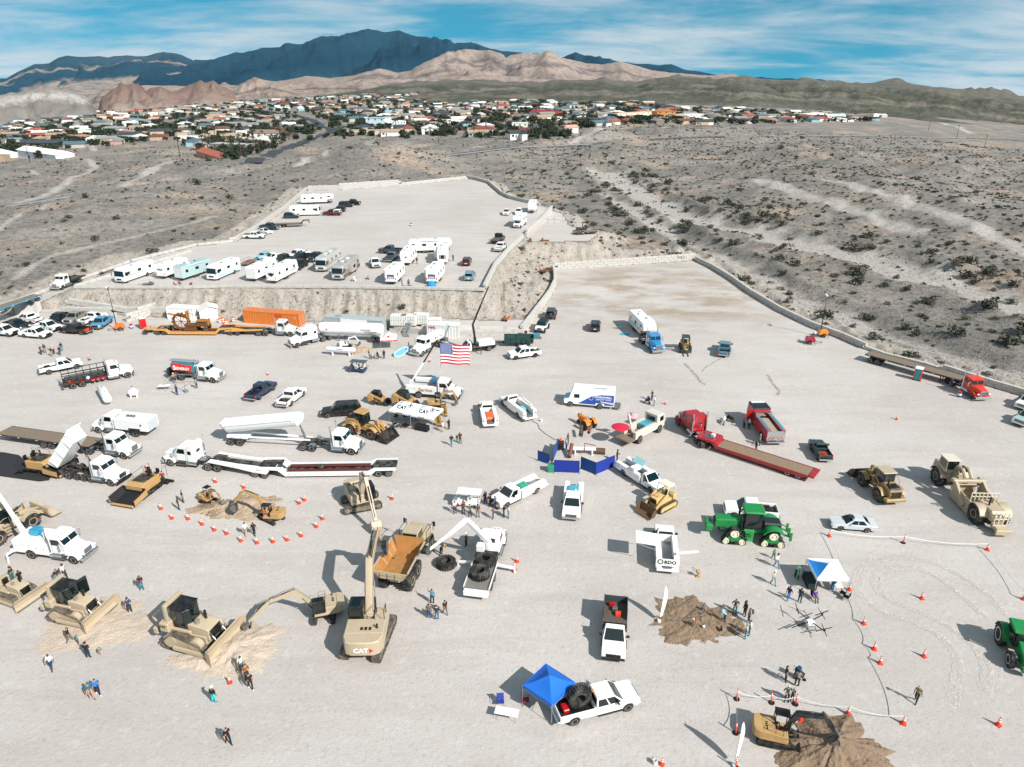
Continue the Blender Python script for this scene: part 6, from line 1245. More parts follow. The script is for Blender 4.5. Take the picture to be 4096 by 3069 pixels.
 for i in rg(len(rx)):s=rng.uniform(.1,.42);c,q=cos(i*1.7),sin(i*1.7);V.append((ico*rng.uniform(.7,1.3,(6,1)))@(np.array([[c,q,0],[-q,c,0],[0,0,1]])*s)+np.array([rx[i],ry[i],rz[i]]));Fc.append(tf+off);off+=6
 me=bpy.data.meshes.new('rubble');me.from_pydata(np.concatenate(V).tolist(),[],np.concatenate(Fc).tolist());me.materials.append(mat('rubble','#8b8177',.95,var=.3,scale=.6));o=link('rubble',me);tag(o,'loose grey rubble stones strewn over the desert slopes','rubble',None,'stuff')
def town():
 rng=random.Random(11);poly=[(-150,660),(150,645),(260,600),(560,575),(700,560),(820,620),(900,640),(1060,640),(1250,555),(1400,548),(1700,545),(2080,560),(2280,560),(2330,520),(2480,500),(3000,500),(3500,488),(3560,470),(3200,452),(2900,440),(2650,425),(2450,400),(2250,378),(1900,372),(1500,375),(1000,392),(600,405),(200,425),(-150,445)]
 xs=[p[0]for p in poly];pp=np.array(poly,float);cand=[];
 while len(cand)<5200:
  q=(rng.uniform(-150,3560),372+(660-372)*rng.random()**1.35)
  cand.append(q)
 cq=np.array(cand);cand=cq[isd(pp,cq[:,0],cq[:,1])];W_=G(cand);taken=[];sel=[]
 grid={}
 def free(p,d):
  k=(int(p.x//40),int(p.y//40))
  for a in(-1,0,1):
   for b in(-1,0,1):
    for o,od in grid.get((k[0]+a,k[1]+b),()):
     if(o.x-p.x)**2+(o.y-p.y)**2<max(d,od)**2:return False
  return True
 def far_from(p,d):
  k=(int(p.x//40),int(p.y//40));return all((o.x-p.x)**2+(o.y-p.y)**2>d*d for a in(-1,0,1)for b in(-1,0,1)for o,_ in grid.get((k[0]+a,k[1]+b),()))
 def take(p,d):grid.setdefault((int(p.x//40),int(p.y//40)),[]).append((p,d))
 for(a,b,r_)in LAND:take(a,b)
 for s in STREETS:
  for i in rg(len(s)-1):
   n=max(1,int((s[i+1]-s[i]).length/10))
   for k in rg(n+1):take(s[i]*(1-k/n)+s[i+1]*(k/n),10)
 for p in W_:
  if p is None or pd_(ROADN,np.array([p.x]),np.array([p.y]))[0]<18:continue
  if free(p,27):take(p,27);sel.append(p)
 sel.sort(key=lambda p:p.length);
 wallc=[('cream','#c4b9a6'),('white','#e6e4de'),('tan','#a8927c'),('pink','#b8958a'),('grey','#b5b1aa'),('sand','#bda98e'),('pale blue','#8fb0b6'),('brown','#8d7460'),('white','#e6e4de')];roofc=[('brown','#6b4a3c'),('grey','#8a8884'),('red tile','#9c5340'),('white','#dedcd6'),('tan','#a58c74'),('dark','#3f4144'),('slate blue','#4f6a74'),('dark','#3f4144'),('white','#dedcd6'),('grey','#8a8884')]
 wm={h:mat(('wall',h),h,.85,var=.08,scale=.3)for _,h in wallc};rm={h:mat(('roof',h),h,.8,var=.15,scale=.5)for _,h in roofc};HM={}
 def house_meshes(kind,w,d):
  k=(kind,w,d)
  if k in HM:return HM[k]
  h=3.;wall=BX(-w/2,w/2,-d/2,d/2,-4.5,h)
  if kind=='wing':wall.box(w/2-6,w/2,-d/2-4.5,-d/2+.1,-4.5,h-.05)
  r=MB();e=.5
  def gable(x0,x1,y0,y1,z,rise,ax):
   if ax=='x':m_=(y0+y1)/2;r.pm([(y0-e,z),(y1+e,z),(y1+e,z+.15),(m_,z+rise),(y0-e,z+.15)],x0-e,x1+e,'x')
   else:m_=(x0+x1)/2;r.pm([(x0-e,z),(x1+e,z),(x1+e,z+.15),(m_,z+rise),(x0-e,z+.15)],y0-e,y1+e,'y')
  if kind=='flat':r.box(-w/2+.3,w/2-.3,-d/2+.3,d/2-.3,h-.1,h+.03);wall.box(-w/2,w/2,-d/2,-d/2+.3,h,h+.5).box(-w/2,w/2,d/2-.3,d/2,h,h+.5).box(-w/2,-w/2+.3,-d/2,d/2,h,h+.5).box(w/2-.3,w/2,-d/2,d/2,h,h+.5)
  elif kind=='hip':r.loft([[(-w/2-e,-d/2-e,h),(w/2+e,-d/2-e,h),(w/2+e,d/2+e,h),(-w/2-e,d/2+e,h)],[(-w/2+d/2,-.1,h+2.),(w/2-d/2,-.1,h+2.),(w/2-d/2,.1,h+2.),(-w/2+d/2,.1,h+2.)]])
  else:
   gable(-w/2,w/2,-d/2,d/2,h,2.1,'x')
   if kind=='wing':gable(w/2-6,w/2,-d/2-4.5,0,h-.06,1.75,'y')
  g=BX(w/2-5.4,w/2-.8,(-d/2-4.56 if kind=='wing' else-d/2-.06),(-d/2-4.4 if kind=='wing' else-d/2+.1),0,2.3);win=BX(-w/2+1.2,-w/2+3.,-d/2-.05,-d/2+.1,.9,2.2);dr=BX(-w/2+4.,-w/2+5.,-d/2-.05,-d/2+.1,0,2.1)
  HM[k]=(wall.mesh('wall',WHITE,0),r.mesh('roof',WHITE,0),g.mesh('garage_door',WT,0),win.mesh('window',GLASS,0),dr.mesh('door',BARK,0));return HM[k]
 far={};nind=0
 for i,p in enu(sel):
  kind=rng.choice(['gable','gable','wing','hip','flat','wing']);w=rng.choice([13,16,19]);d=rng.choice([9,11]);(wn,wc),(rn,rc)=rng.choice(wallc),rng.choice(roofc);a=R(18)+rng.choice([0,90,180,270,0,0])*pi/180+rng.uniform(-.2,.2)
  ms=house_meshes(kind,w,d)
  if nind<285:
   nind+=1;roofw='flat roof behind a parapet' if kind=='flat' else f'{rn} hipped roof' if kind=='hip' else f'{rn} gabled roof and a front wing' if kind=='wing' else f'long {rn} gabled roof'
   t=tg_('house',f'{wn} town house with a {roofw}','house',f'{wn} houses, {roofw}');t.location=p;t.rotation_euler=(0,0,a)
   for nm,me,mm in zip(('wall','roof','garage_door','window','door'),ms,(wm[wc],rm[rc],None,None,None)):
    if nm in('window','door')and i>110:continue
    o=link(nm,me,t)
    if mm:setmat(o,mm)
  elif i<1000:
   for me,mm in((ms[0],wm[wc]),(ms[1],rm[rc])):
    n=len(me.vertices);co=np.empty(n*3);me.vertices.foreach_get('co',co);co=co.reshape(-1,3);c,s=cos(a),sin(a);co=co@np.array([[c,s,0],[-s,c,0],[0,0,1]])+np.array(p);vs,fs=far.setdefault(mm,([],[]));off=len(vs);vs+=co.tolist();fs+=[tuple(q+off for q in f.vertices)for f in me.polygons]
 k0=None;allv=[];allf=[];mi=[];mats=[]
 for mm,(vs,fs)in far.items():off=len(allv);allv+=vs;allf+=[tuple(q+off for q in f)for f in fs];mi+=[len(mats)]*len(fs);mats.append(mm)
 if allv:
  me=bpy.data.meshes.new('far_houses');me.from_pydata(allv,[],allf);[me.materials.append(m)for m in mats];me.polygons.foreach_set('material_index',mi);tag(link('far_houses',me),'crowded small houses of the far side of the town','houses',None,'stuff')
 crowns=[leaf_blob(2.6,3.6,170,.55,40+k).mesh('crown',LEAF,0)for k in rg(4)];trunk=TB([(0,0,-1),(.1,0,.8),(0,.1,2.)],[.25,.18,.1],6).mesh('trunk',BARK)
 palm=MB()
 for k in rg(16):
  t_=k*2.4;up=.9-.13*(k%8);d=Ve((cos(t_),sin(t_),0));s_=Ve((-d.y,d.x,0))*.3;p0=Ve((0,0,6.5));p1=p0+d*.9+Ve((0,0,up));p2=p0+d*1.9+Ve((0,0,up-.9));palm.quad(p0-s_*.3,p0+s_*.3,p1+s_,p1-s_);palm.quad(p1-s_,p1+s_,p2+s_*.2,p2-s_*.2)
 palm=palm.mesh('crown',LEAF,0);ptrunk=TB([(0,0,-1),(.1,0,3),(0,0,6.5)],[.25,.2,.17],6).mesh('trunk',BARK)
 tc=np.array([(rng.uniform(-100,3500),378+(640-378)*rng.random()**1.2)for _ in rg(6500)]);tc=tc[isd(pp,tc[:,0],tc[:,1])];TW=[p for p in G(tc)if p is not None];TW=[p for p in TW if far_from(p,10)]
 for q in[(1240+i*30,560+rng.uniform(-60,8))for i in rg(14)]+[(1380+i*26,520+rng.uniform(-8,40))for i in rg(10)]:
  g=G([q])[0]
  if g is not None:TW.append(g)
 TW.sort(key=lambda p:p.length);V=[];Fc=[];off=0;b0=leaf_blob(2.6,3.6,26,1.5,77);bv=np.array(b0.v);bf=np.array(b0.f)
 for i,p in enu(TW):
  s=rng.uniform(.8,1.7)
  if i<250:
   pl=rng.random()<.22;t=tg_('palm_tree' if pl else 'garden_tree','slim palm tree standing among the town houses' if pl else 'dark leafy tree between the town houses','palm' if pl else 'tree','palms of the town' if pl else 'trees of the town');t.location=p;t.rotation_euler=(0,0,rng.random()*6);t.scale=(s,s,s*rng.uniform(.85,1.15));link('crown',palm if pl else crowns[i%4],t);link('trunk',ptrunk if pl else trunk,t)
  else:V.append(bv*s+np.array(p));Fc.append(bf+off);off+=len(bv)
 if V:
  me=bpy.data.meshes.new('far_trees');me.from_pydata(np.concatenate(V).tolist(),[],np.concatenate(Fc).tolist());me.materials.append(LEAF);tag(link('far_trees',me),'distant dark garden trees scattered through the town','trees',None,'stuff')
def strip(name,pts,w,m,lift=.05,kind='structure',wob=0.):
 0
 pts=[Ve(p)for p in pts];out=[]
 for i in rg(len(pts)-1):
  n=max(1,int((pts[i+1]-pts[i]).length/6))
  for k in rg(n):out.append(pts[i]*(1-k/n)+pts[i+1]*(k/n))
 out.append(pts[-1]);L_,R_=[],[]
 for i,p in enu(out):
  d=out[min(i+1,len(out)-1)]-out[max(i-1,0)];n=Ve((-d.y,d.x,0)).normalized()*w/2;L_.append(p+n);R_.append(p-n)
 zl=hq([p.x for p in L_],[p.y for p in L_]);zr=hq([p.x for p in R_],[p.y for p in R_]);zc=hq([p.x for p in out],[p.y for p in out]);m_=MB();vs=[]
 for i in rg(len(out)):z=max(zl[i],zr[i],zc[i])+lift;vs+=[(L_[i].x,L_[i].y,z),(R_[i].x,R_[i].y,z)]
 m_.add(vs,[(2*i,2*i+1,2*i+3,2*i+2)for i in rg(len(out)-1)]);o=m_.o(name,m,None,sm=60);o['kind']=kind;return o
def gz(ps):return[Ve((p.x,p.y,float(hq([p.x],[p.y])[0])-.1))for p in ps]
bw_('white concrete block wall closing the back of the empty lot extension',[P(2215,1080),P(2777,1040)],3)
bw_('tall white concrete block wall curving beside the two parked jeeps',[P(2085,1339),P(2118,1297),P(2200,1186),P(2219,1144),P(2219,1117),P(2212,1082)],3)
i0=14;RW=LOTP[i0:27]
bw_('long grey block wall curving along the sandy wash',RW[:8],2)
bw_('low block wall behind the long flatbed trailer and red truck',RW[7:]+[P(4350,1660)],2,cs=lambda u:1 if u<.42 else 2)
bw_('two course block wall behind the white ribbed container',[P(1560,1323),P(1760,1345),P(2078,1342)],2)
bw_('single course of blocks along the front edge of the caravan terrace',PADF[:-1],1)
bw_('block wall up the right edge of the caravan terrace',PADR[:3][::-1]+[PADF[-1]],2)
bw_('short block wall beside the concrete block stack',PADR[3:],2)
bw_('shaded block wall round the far right corner of the terrace',PADT,2)
bw_('white block wall at the far end of the terrace, the lower stretch',[PADT[-1],PADB[0]],2)
bw_('white block wall at the far end of the terrace, the tall stretch',PADB,4,cs=lambda u:4 if u<.65 else 3)
bw_('block wall down the far left edge of the terrace behind the fifth wheel caravan',[PADB[2]]+PADL[:4],2)
bw_('low block kerb wall along the outside of the earth ramp',PADL[3:]+RAMPO[1:5],1)
bw_('low block kerb wall between the ramp and the parked motorhomes',[padP(K3(650,1186)),padP(K3(830,1130)),padP(K3(1000,1080)),padP(K3(1300,985)),padP(K3(1650,880))],1)
bw_('block retaining wall with livestock gates leaning on it',[P(150,1262),P(455,1262)],3,cs=lambda u:3 if u>.3 else 2)
bw_('upper block retaining wall above the gravel bank',gz([P(259,1199,2.7),P(500,1207,2.7),P(735,1217,2.7)]),2)
bw_('leaning stepped block wall behind the teal and red toilet',[P(506,1290),P(640,1250)],4,cs=lambda u:3 if u<.3 else 4)
for i in rg(6):
 o=link('concrete_block',BLK[1.]);q=K5(600+i%3*55,415-i//3*30);o.location=P(*q,5.4);o.rotation_euler=(0,0,.1);tag(o,'loose white concrete block stacked on the small upper yard','concrete block','loose concrete blocks of the small yard')
def gpts(f,*qs):return[p for p in G([f(*q)for q in qs])if p is not None]
ASPH=mat('asphalt','#3b3e44',.9,var=.2,scale=.4)
STREETS=[gpts(K1,(1095,712),(1180,668),(1250,640),(1340,606),(1440,570),(1500,545)),gpts(K1,(1440,570),(1360,530),(1300,505),(1180,488),(1000,470)),gpts(K2,(0,522),(70,545),(140,575)),gpts(K1,(700,540),(790,520),(860,500)),gpts(K1,(1380,470),(1480,455),(1600,470)),gpts(K2,(250,400),(310,415),(330,425))]
for s in STREETS:
 if len(s)>1:strip('street',s,9,ASPH,.25)
def guardrail(lb,pts,step=4.):
 t=tg_('guard_rail',lb,'guard rail');t.location=pts[0];O=Ve(pts[0]);m=MB();path=[]
 for i in rg(len(pts)-1):
  n=max(1,int((pts[i+1]-pts[i]).length/step));path+=[pts[i]*(1-k/n)+pts[i+1]*(k/n)for k in rg(n)]
 zz=hq([p.x for p in path],[p.y for p in path]);pm=BX(-.08,.08,-.1,.1,-.3,.9).mesh('post',mat('post_wood','#6f675e',.9));
 path=[Ve((p.x,p.y,z))for p,z in zip(path,zz)]
 for i,p in enu(path):link('post',pm,t,p-O)
 for i in rg(len(path)-1):
  a,b=path[i]-O,path[i+1]-O;d=(b-a).normalized();n=Ve((-d.y,d.x,0))*.12
  for z0,z1,o in((.42,.62,1.),(.62,.74,1.3),(.74,.95,1.)):m.sb_(a-n*o+Ve((0,0,z0)),b-n*o+Ve((0,0,z0)),b-n*o+Ve((0,0,z1)),a-n*o+Ve((0,0,z1)),.03)
 m.o('rail',GALV,t,sm=0);return t
def off(pts,d):
 out=[]
 for i,p in enu(pts):q=pts[min(i+1,len(pts)-1)]-pts[max(i-1,0)];n=Ve((q.y,-q.x,0)).normalized();out.append(p+n*d)
 return out
RD=off([Ve((p.x,p.y,0))for p in ROAD],5.2)
guardrail('steel guard rail of the road across the left slope',RD[1:9]);guardrail('steel guard rail on the bend behind the knoll',RD[9:13],5);guardrail('steel guard rail of the far stretch of road on the right',RD[14:17],9)
st_=off([Ve((p.x,p.y,0))for p in ROAD],0)
def pole(f,xb,yb,yt,arm=True,lb='slim brown utility pole standing near the town'):
 b=G([f(xb,yb)])[0]
 if b is None:return
 q=f(xb,yt);d=ray(*q);r=hypot(b.x,b.y);h=HC+d[2]/hypot(d[0],d[1])*r-b.z;h=max(5,min(h,26));t=tg_('utility_pole',lb,'utility pole','utility poles round the town');t.location=b
 CL_((0,0,-.5),(0,0,h),.22,8,.14).o('pole',mat('pole_wood','#3a2a20',.9),t)
 if arm:BX(-1.3,1.3,-.07,.07,h-.7,h-.5).box(-1.,1.,-.07,.07,h-1.7,h-1.55).o('cross_arm',BARK,t)
for a in((K1,780,690,570),(K1,1558,580,430),(K1,2037,577,440),(K1,1895,625,520),(K1,1410,590,530),(K1,130,705,610),(K1,650,590,545),(K1,415,620,560),(K2,437,525,430),(K2,652,510,430),(K2,1046,530,450),(K2,1757,510,440),(K2,1785,500,440),(K2,1803,500,442),(K2,2014,515,455),(K2,2190,527,470),(K2,1675,510,452),(K2,1500,500,455),(K2,1468,492,450),(K2,2040,640,580),(K2,1920,600,540),(K2,1797,570,520),(K1,1745,540,480),(K1,1075,555,500)):pole(*a)
LAND=[]
def bld(lb,f,xl,xr,yb,h,depth,wall,roof,rk='flat',name='building',cat='building',doors=1,wins=4,dy=0,split=0):
 a,b=G([f(xl,yb),f(xr,yb+dy)])
 if a is None or b is None:return
 z=min(a.z,b.z);d=b-a;L=hypot(d.x,d.y);an=atan2(d.y,d.x);mid=(a+b)/2;t=tg_(name,lb,cat);t.rotation_euler=(0,0,an);c=Ve((mid.x-sin(an)*depth/2,mid.y+cos(an)*depth/2,z));t.location=c;LAND.append((c,max(L,depth)*.6,0));w=mat(('wall',wall),wall,.85,var=.08,scale=.3);r=mat(('roof',roof),roof,.8,var=.15,scale=.5)
 BX(-L/2,L/2,-depth/2,depth/2,-5,h).o('wall',w,t,sm=0)
 if rk=='flat':BX(-L/2-.2,L/2+.2,-depth/2-.2,depth/2+.2,h,h+.4).o('roof',r,t,sm=0)
 elif rk=='gx':PZ([(-depth/2-.5,h),(depth/2+.5,h),(depth/2+.5,h+.2),(0,h+min(2.6,depth*.22)),(-depth/2-.5,h+.2)],-L/2-.5,L/2+.5,'x').o('roof',r,t,sm=0)
 else:PZ([(-L/2-.5,h),(L/2+.5,h),(L/2+.5,h+.2),(0,h+min(3,L*.22)),(-L/2-.5,h+.2)],-depth/2-.5,depth/2+.5,'y').o('roof',r,t,sm=0)
 for k in rg(doors):x=-L*.2+k*L*.3;BX(x-1.6,x+1.6,-depth/2-.06,-depth/2+.1,0,2.8).o('door',BK if doors==1 else mat('panel_door','#8b857c',.7),t,sm=0)
 for k in rg(wins):x=-L/2+L*(k+.5)/wins;BX(x-.7,x+.7,-depth/2-.05,-depth/2+.1,h-1.7,h-.6).o('window',GLASS,t,sm=0)
bld('large white metal shed with a dark doorway above the left slope',K1,83,243,690,5.5,12,'#e9e8e4','#ecebe8','gx','metal_shed','shed',wins=2)
bld('white metal shed cut by the edge of the view',K1,-60,28,686,5.5,12,'#e9e8e4','#ecebe8','gx','metal_shed','shed',wins=1)
bld('long low brown house with a dark verandah roof',K1,85,270,640,3.2,12,'#7d6a5a','#3c4548','gx','house','house')
bld('long salmon pink house with a tiled roof and verandah',K1,290,500,606,3.6,14,'#d39a80','#b98872','flat','house','house',2,6)
bld('salmon pink garage block beside the long pink house',K1,510,615,588,4.5,12,'#d49a84','#b98270','flat','garage','garage')
bld('bright white two storey building with pale blue parapet',K1,1582,1665,555,8.5,14,'#e4eef0','#8fc3d2','flat','building','building',1,3)
bld('white flat annex with tall blue windows',K1,1668,1755,555,6,14,'#eceeee','#dfe6e8','flat','building','building',0,7)
bld('long low beige flat roofed building before the white one',K1,1500,1642,588,4,10,'#c9b8a4','#b3a595','flat','building','building',2,0)
bld('white gable ended garage with two small windows',K1,1822,1895,584,5,12,'#ebe9e4','#dcd8d0','gy','garage','garage',1,2)
bld('white house with a red brown gabled roof near the dirt road',K1,2050,2132,578,3.6,10,'#eceae6','#7c4438','gx','house','house')
bld('white house with a shallow brown roof above the street',K1,1080,1215,600,4,12,'#e6e2da','#8a7466','gx','house','house',2,5)
bld('beige flat roofed two storey house with boats in its yard',K1,1015,1165,632,5.5,10,'#cfc0aa','#d8cdbc','flat','house','house',2,4)
bld('low grey flat roofed house beside the street',K1,912,1065,652,3.4,9,'#9d9a94','#b5b2ab','flat','house','house',1,4)
bld('house with a broad red tiled roof and palms at the street corner',K1,850,1000,678,3.2,10,'#c9967c','#a85c4c','gx','house','house',1,4)
bld('cream terraced building with white balustrade on the ridge',K2,455,600,508,6,14,'#e3d6c3','#d8b498','flat','building','building',0,6)
bld('orange ochre building with a gabled roof on the ridge',K2,625,705,510,7,14,'#c58440','#b5764a','gy','building','building',1,3)
bld('long white block with a flat roof right of the orange building',K2,720,830,512,4.5,12,'#e6e2da','#d9d4ca','flat','building','building',2,5)
bld('small white hut with a pink gabled roof on the bare slope',K2,228,286,578,4,8,'#ecdfd2','#d69c84','gx','house','house',1,1)
bld('white house with a bright red roof at the foot of the ridge',K2,78,185,500,3.8,12,'#e5dfd6','#a2302c','gx','house','house',1,4)
bld('white storage hall beside the main road',K2,1270,1345,508,6,14,'#e8e3da','#e2d9cc','flat','building','building',1,0)
bld('low white hall with a pale blue roof beside the main road',K2,1360,1440,515,4,12,'#dfe8ea','#bcd7de','gx','building','building',1,3)
bld('brown warehouse with a dark front beside the main road',K2,1470,1560,512,6,14,'#6a5a50','#8d8278','flat','building','building',1,0)
bld('white flat roofed house below the ridge',K2,0,68,560,5,12,'#e6e2da','#dcd7cd','flat','house','house',2,3)
bld('small white cottage with a dark red roof at the bend',K2,0,50,587,3.6,9,'#eceae6','#6d3530','gy','house','house',1,1)
town()
desert_plants()
D1=crop(950,950,2.31);D2=crop(1450,950,2.31);D3=crop(100,1080,2.118)
def pz(q):return padP(q).z
def pv(b,r,f,side=0):return put(b,r,f,side,pz(r),pz(f))
def pl(b,L,r,f,side=0,hw=1.25):return put((b[0],-L/2,L/2,hw),r,f,side,pz(r),pz(f))
pv(rv('motorhome','white motorhome with grey swirls nearest the ramp wall','classa',9.5,cols=('#8d9298','#5f6c7a'),cat='motorhome',nac=2),K3(1265,1095),K3(1120,1145),1)
pl(rv('travel_trailer','white travel trailer with a blue oval emblem on its back','trailer',8.,back='oval',cols=('#7f9db0',)),8.,K3(1370,1125),K3(1625,1030))
pl(rv('toy_hauler_trailer','toy hauler trailer in shade-tinted teal grey with a plain ramp door','trailer',9.,color='#a9c2c2',back='ramp',awn=True,win='#14191a'),9.,K3(1545,1135),K3(1815,1045))  # teal tint of the shade is put into the body colour
pv(rv('motorhome','white motorhome with a pale blue skirt beside the shade-tinted teal trailer','classa',9.,lower='#b9dade',cat='motorhome',nac=2),K3(2025,1072),K3(1905,1122),1)
pl(rv('toy_hauler_trailer','white toy hauler trailer with a blank ramp door','trailer',9.,back='ramp',awn=True,cols=('#5d636a',)),9.,D1(135,408),D1(330,315))
pl(rv('toy_hauler_trailer','white toy hauler trailer with a black shield emblem','trailer',9.5,back='shield',awn=True,cols=('#3a4148','#8fb6c6')),9.5,D1(320,428),D1(520,325))
pv(car('station_wagon','pale teal station wagon beside the small utility trailer','#8fc4c6',2.6,4.5,1.8,1.5,'suv',cat='car'),D1(296,190),D1(243,208),1)
pv(pu('pickup_truck','white pickup with a dark bed behind the toy haulers','#e8e8e6',cab='ext'),D1(385,203),D1(290,222))
pv(pu('pickup_truck','black pickup parked beside the white dark bed pickup','#0f1518'),D1(480,212),D1(390,238))
pv(pu('pickup_truck','white pickup behind two black pickups of the caravan row','#e8e8e6'),D1(600,172),D1(522,192))
pv(pu('pickup_truck','black crew pickup in the middle of the caravan row','#10161a'),D1(640,198),D1(545,222))
pv(pu('pickup_truck','black lifted pickup beside the shield emblem trailer','#0d1114',lift=.12,r=.45),D1(648,268),D1(590,302),1)
pv(pu('pickup_truck','dark pickup standing behind the teal windscreen motorhome','#151b20'),D1(765,192),D1(695,226))
pv(rv('motorhome','tan and teal motorhome with a white roof','classa',11,color='#b9b7ae',cols=('#4b5a5c','#7a6a5c'),cat='motorhome',nac=2),D1(930,245),D1(838,312),1)
pv(rv('motorhome','brown and grey striped motorhome with a rear ladder rack','classa',11,color='#a8a29b',cols=('#4d3a3a','#6f5350','#3b4a50'),lower='#5a4a48',slide=1,cat='motorhome',nac=2,door=-1),D1(1085,322),D1(1000,386),1)
for q,s in((D1(1075,402),'#e6e6e2'),(D1(1210,386),'#9b9b98')):
 t=tg_('a_frame_barricade','white A frame barricade on the terrace' if s[1]=='e' else 'grey A frame barricade with dark stripes on the terrace','barricade');t.location=padP(q)
 SB((-.35,-.5,0),(-.35,.5,0),(0,.5,1.),(0,-.5,1.),.03).o('front_board',ck(s),t);SB((.35,-.5,0),(.35,.5,0),(0,.5,1.),(0,-.5,1.),.03).o('back_board',ck(s),t)
pv(pu('pickup_truck','white pickup facing out between motorhomes and caravans','#e9e9e7'),D2(108,252),D2(125,278))
pv(pu('pickup_truck','dark slate pickup seen side on behind the caravans','#2c3a42',lift=.1,r=.43),D2(310,158),D2(172,152),1)
pv(pu('pickup_truck','blue grey pickup backed towards the white caravan','#46555e'),D2(252,222),D2(290,190))
pl(rv('travel_trailer','white caravan with a black swallow emblem on its end','trailer',7.5,back='swoosh'),7.5,D2(392,272),D2(465,180))
pl(rv('fifth_wheel_trailer','white fifth wheel caravan standing side on behind the others','fifth',10.5,cols=('#8f9a9a',),awn=True),10.5,D2(458,150),D2(800,138),-1)
pl(rv('fifth_wheel_trailer','white fifth wheel caravan with three dark rear windows','fifth',10,back='window',slide=1,door=-1),10,D2(742,245),D2(752,172))
pl(rv('travel_trailer','white caravan with a red and blue rear banner, dark mat beside it','trailer',7.5,back='banner',slide=1),7.5,D2(262,440),D2(345,350))
pl(rv('travel_trailer','white caravan with a red and blue rear banner behind the blue tent','trailer',7.5,back='banner',slide=1,awn=True),7.5,D2(640,437),D2(712,348))
t=tg_('dome_tent','small bright blue dome tent at the terrace edge','tent');t.location=padP(D2(638,456));LT_([(1.,0),(.97,.4),(.78,.8),(.45,1.08),(.001,1.18)],(0,0,0),'z',12).o('tent_shell',ck('#1489c8'),t,sm=60);TB([(1.,0,0),(.8,0,.82),(0,0,1.21),(-.8,0,.82),(-1,0,0)],.03).o('tent_pole',BK,t)
pv(car('sport_utility','dark red sport utility at the right of the terrace','#4a1a20',kind='suv',H=1.7,cat='suv'),D2(962,256),D2(970,238))
pv(car('sport_utility','silver blue sport utility at the right of the terrace','#6f8c98',2.9,4.9,1.95,1.78,'suv',cat='suv'),D2(987,396),D2(1002,366))
pl(rv('fifth_wheel_trailer','white fifth wheel caravan at the far left of the terrace','fifth',11,awn=True),11,K4(668,364),K4(935,355),-1)
pv(rv('motorhome','white motorhome in front of the far fifth wheel','classa',9.5,cols=('#9aa0a4',),cat='motorhome'),K4(640,466),K4(790,462),-1)
pv(car('sport_utility','dark blue sport utility before the far motorhome','#1d2a33',2.8,4.8,1.9,1.8,'suv',cat='suv'),K4(537,488),K4(612,486),-1)
pv(pu('pickup_truck','dark red pickup with a white bed shell','#5c1820',bed='cap'),K4(965,462),K4(868,461),1)
pv(car('sport_utility','dark green sport utility behind the red pickup','#15262a',kind='suv',H=1.8,cat='suv'),K4(1003,430),K4(945,430),1)
pv(car('sport_utility','black sport utility beside the far fifth wheel','#0d1518',2.9,4.9,1.95,1.85,'suv',cat='suv'),K4(1005,389),K4(1080,389),-1)
pv(pu('pickup_truck','black pickup beside the far fifth wheel','#0f171a'),K4(1062,370),K4(1130,372),-1)
pv(pu('pickup_truck','dark blue pickup near the long black gooseneck trailer','#22323c'),K4(328,582),K4(425,586),-1)
g=tg_('gooseneck_trailer','long black gooseneck flatbed trailer on the terrace','trailer');m=BX(-4.5,3.5,-1.2,1.2,.75,.95).pm([(3.4,.8),(4.2,1.6),(5.8,1.7),(5.8,1.9),(4.,1.85),(3.2,.95)],-.3,.3,'y').box(5.6,5.8,-.1,.1,.9,1.7);m.o('frame',BK,g);pks(g,-4.4,3.3,-1.1,1.1,.955,6,WOOD);tax(g,[-2.4,-1.5],.9,.38,RIM,False,.25);BX(3.4,3.55,.7,.85,0,.8).box(3.4,3.55,-.85,-.7,0,.8).o('jack',SL,g)
put((g,-2.,5.5,1.),K4(502,562),K4(715,556),-1,pz(K4(502,562)),pz(K4(715,556)))
pv(pu('pickup_truck','white pickup with a black bed cover at the terrace wall','#e9e9e7',bed='cover',r=.42),K4(195,663),K4(305,663),-1)
pv(car('sedan','white sedan tucked behind the covered white pickup','#ecebe9',cat='car'),K4(300,614),K4(352,623),-1)
barrel(K4(1608,550),'red white and blue barrel alone in the middle of the terrace',('#1d4fa0','#f0f0ee','#b3202a'),z=pz(K4(1608,550)))
pv(car('sport_utility','white sport utility farthest along the right terrace wall','#eaeae8',2.85,4.8,1.9,1.75,'suv',cat='suv',roofm=pn('#d9d9d7')),K5(277,332),K5(266,354))
pv(car('sport_utility','white sport utility next to the far white caravan','#eaeae8',2.85,4.8,1.9,1.78,'suv',cat='suv'),K5(383,328),K5(371,348))
pl(rv('travel_trailer','white caravan at the corner of the far terrace wall','trailer',7.5,door=1),7.5,K5(505,290),K5(487,342))
pv(rv('motorhome','white cab over motorhome near the right terrace wall','classc',8.5,cat='motorhome'),K5(408,420),K5(352,470))
pv(pu('flatbed_truck','dark flatbed truck with an empty deck at the right terrace wall','#3a4448',bed='flat',cab='reg',wb=4.2,L=6.6,H=2.2,cat='truck'),K5(165,602),K5(235,555))
pv(pu('pickup_truck','white pickup close against the right terrace wall','#eaeae8'),K5(203,664),K5(243,630))
t=flat_trailer('equipment_trailer','rusty equipment trailer on the small upper yard',6.5,'#4a3a30',z=.75);put((t[0],-3,3,1.1),K5(880,520),K5(1045,512),-1,5.4)
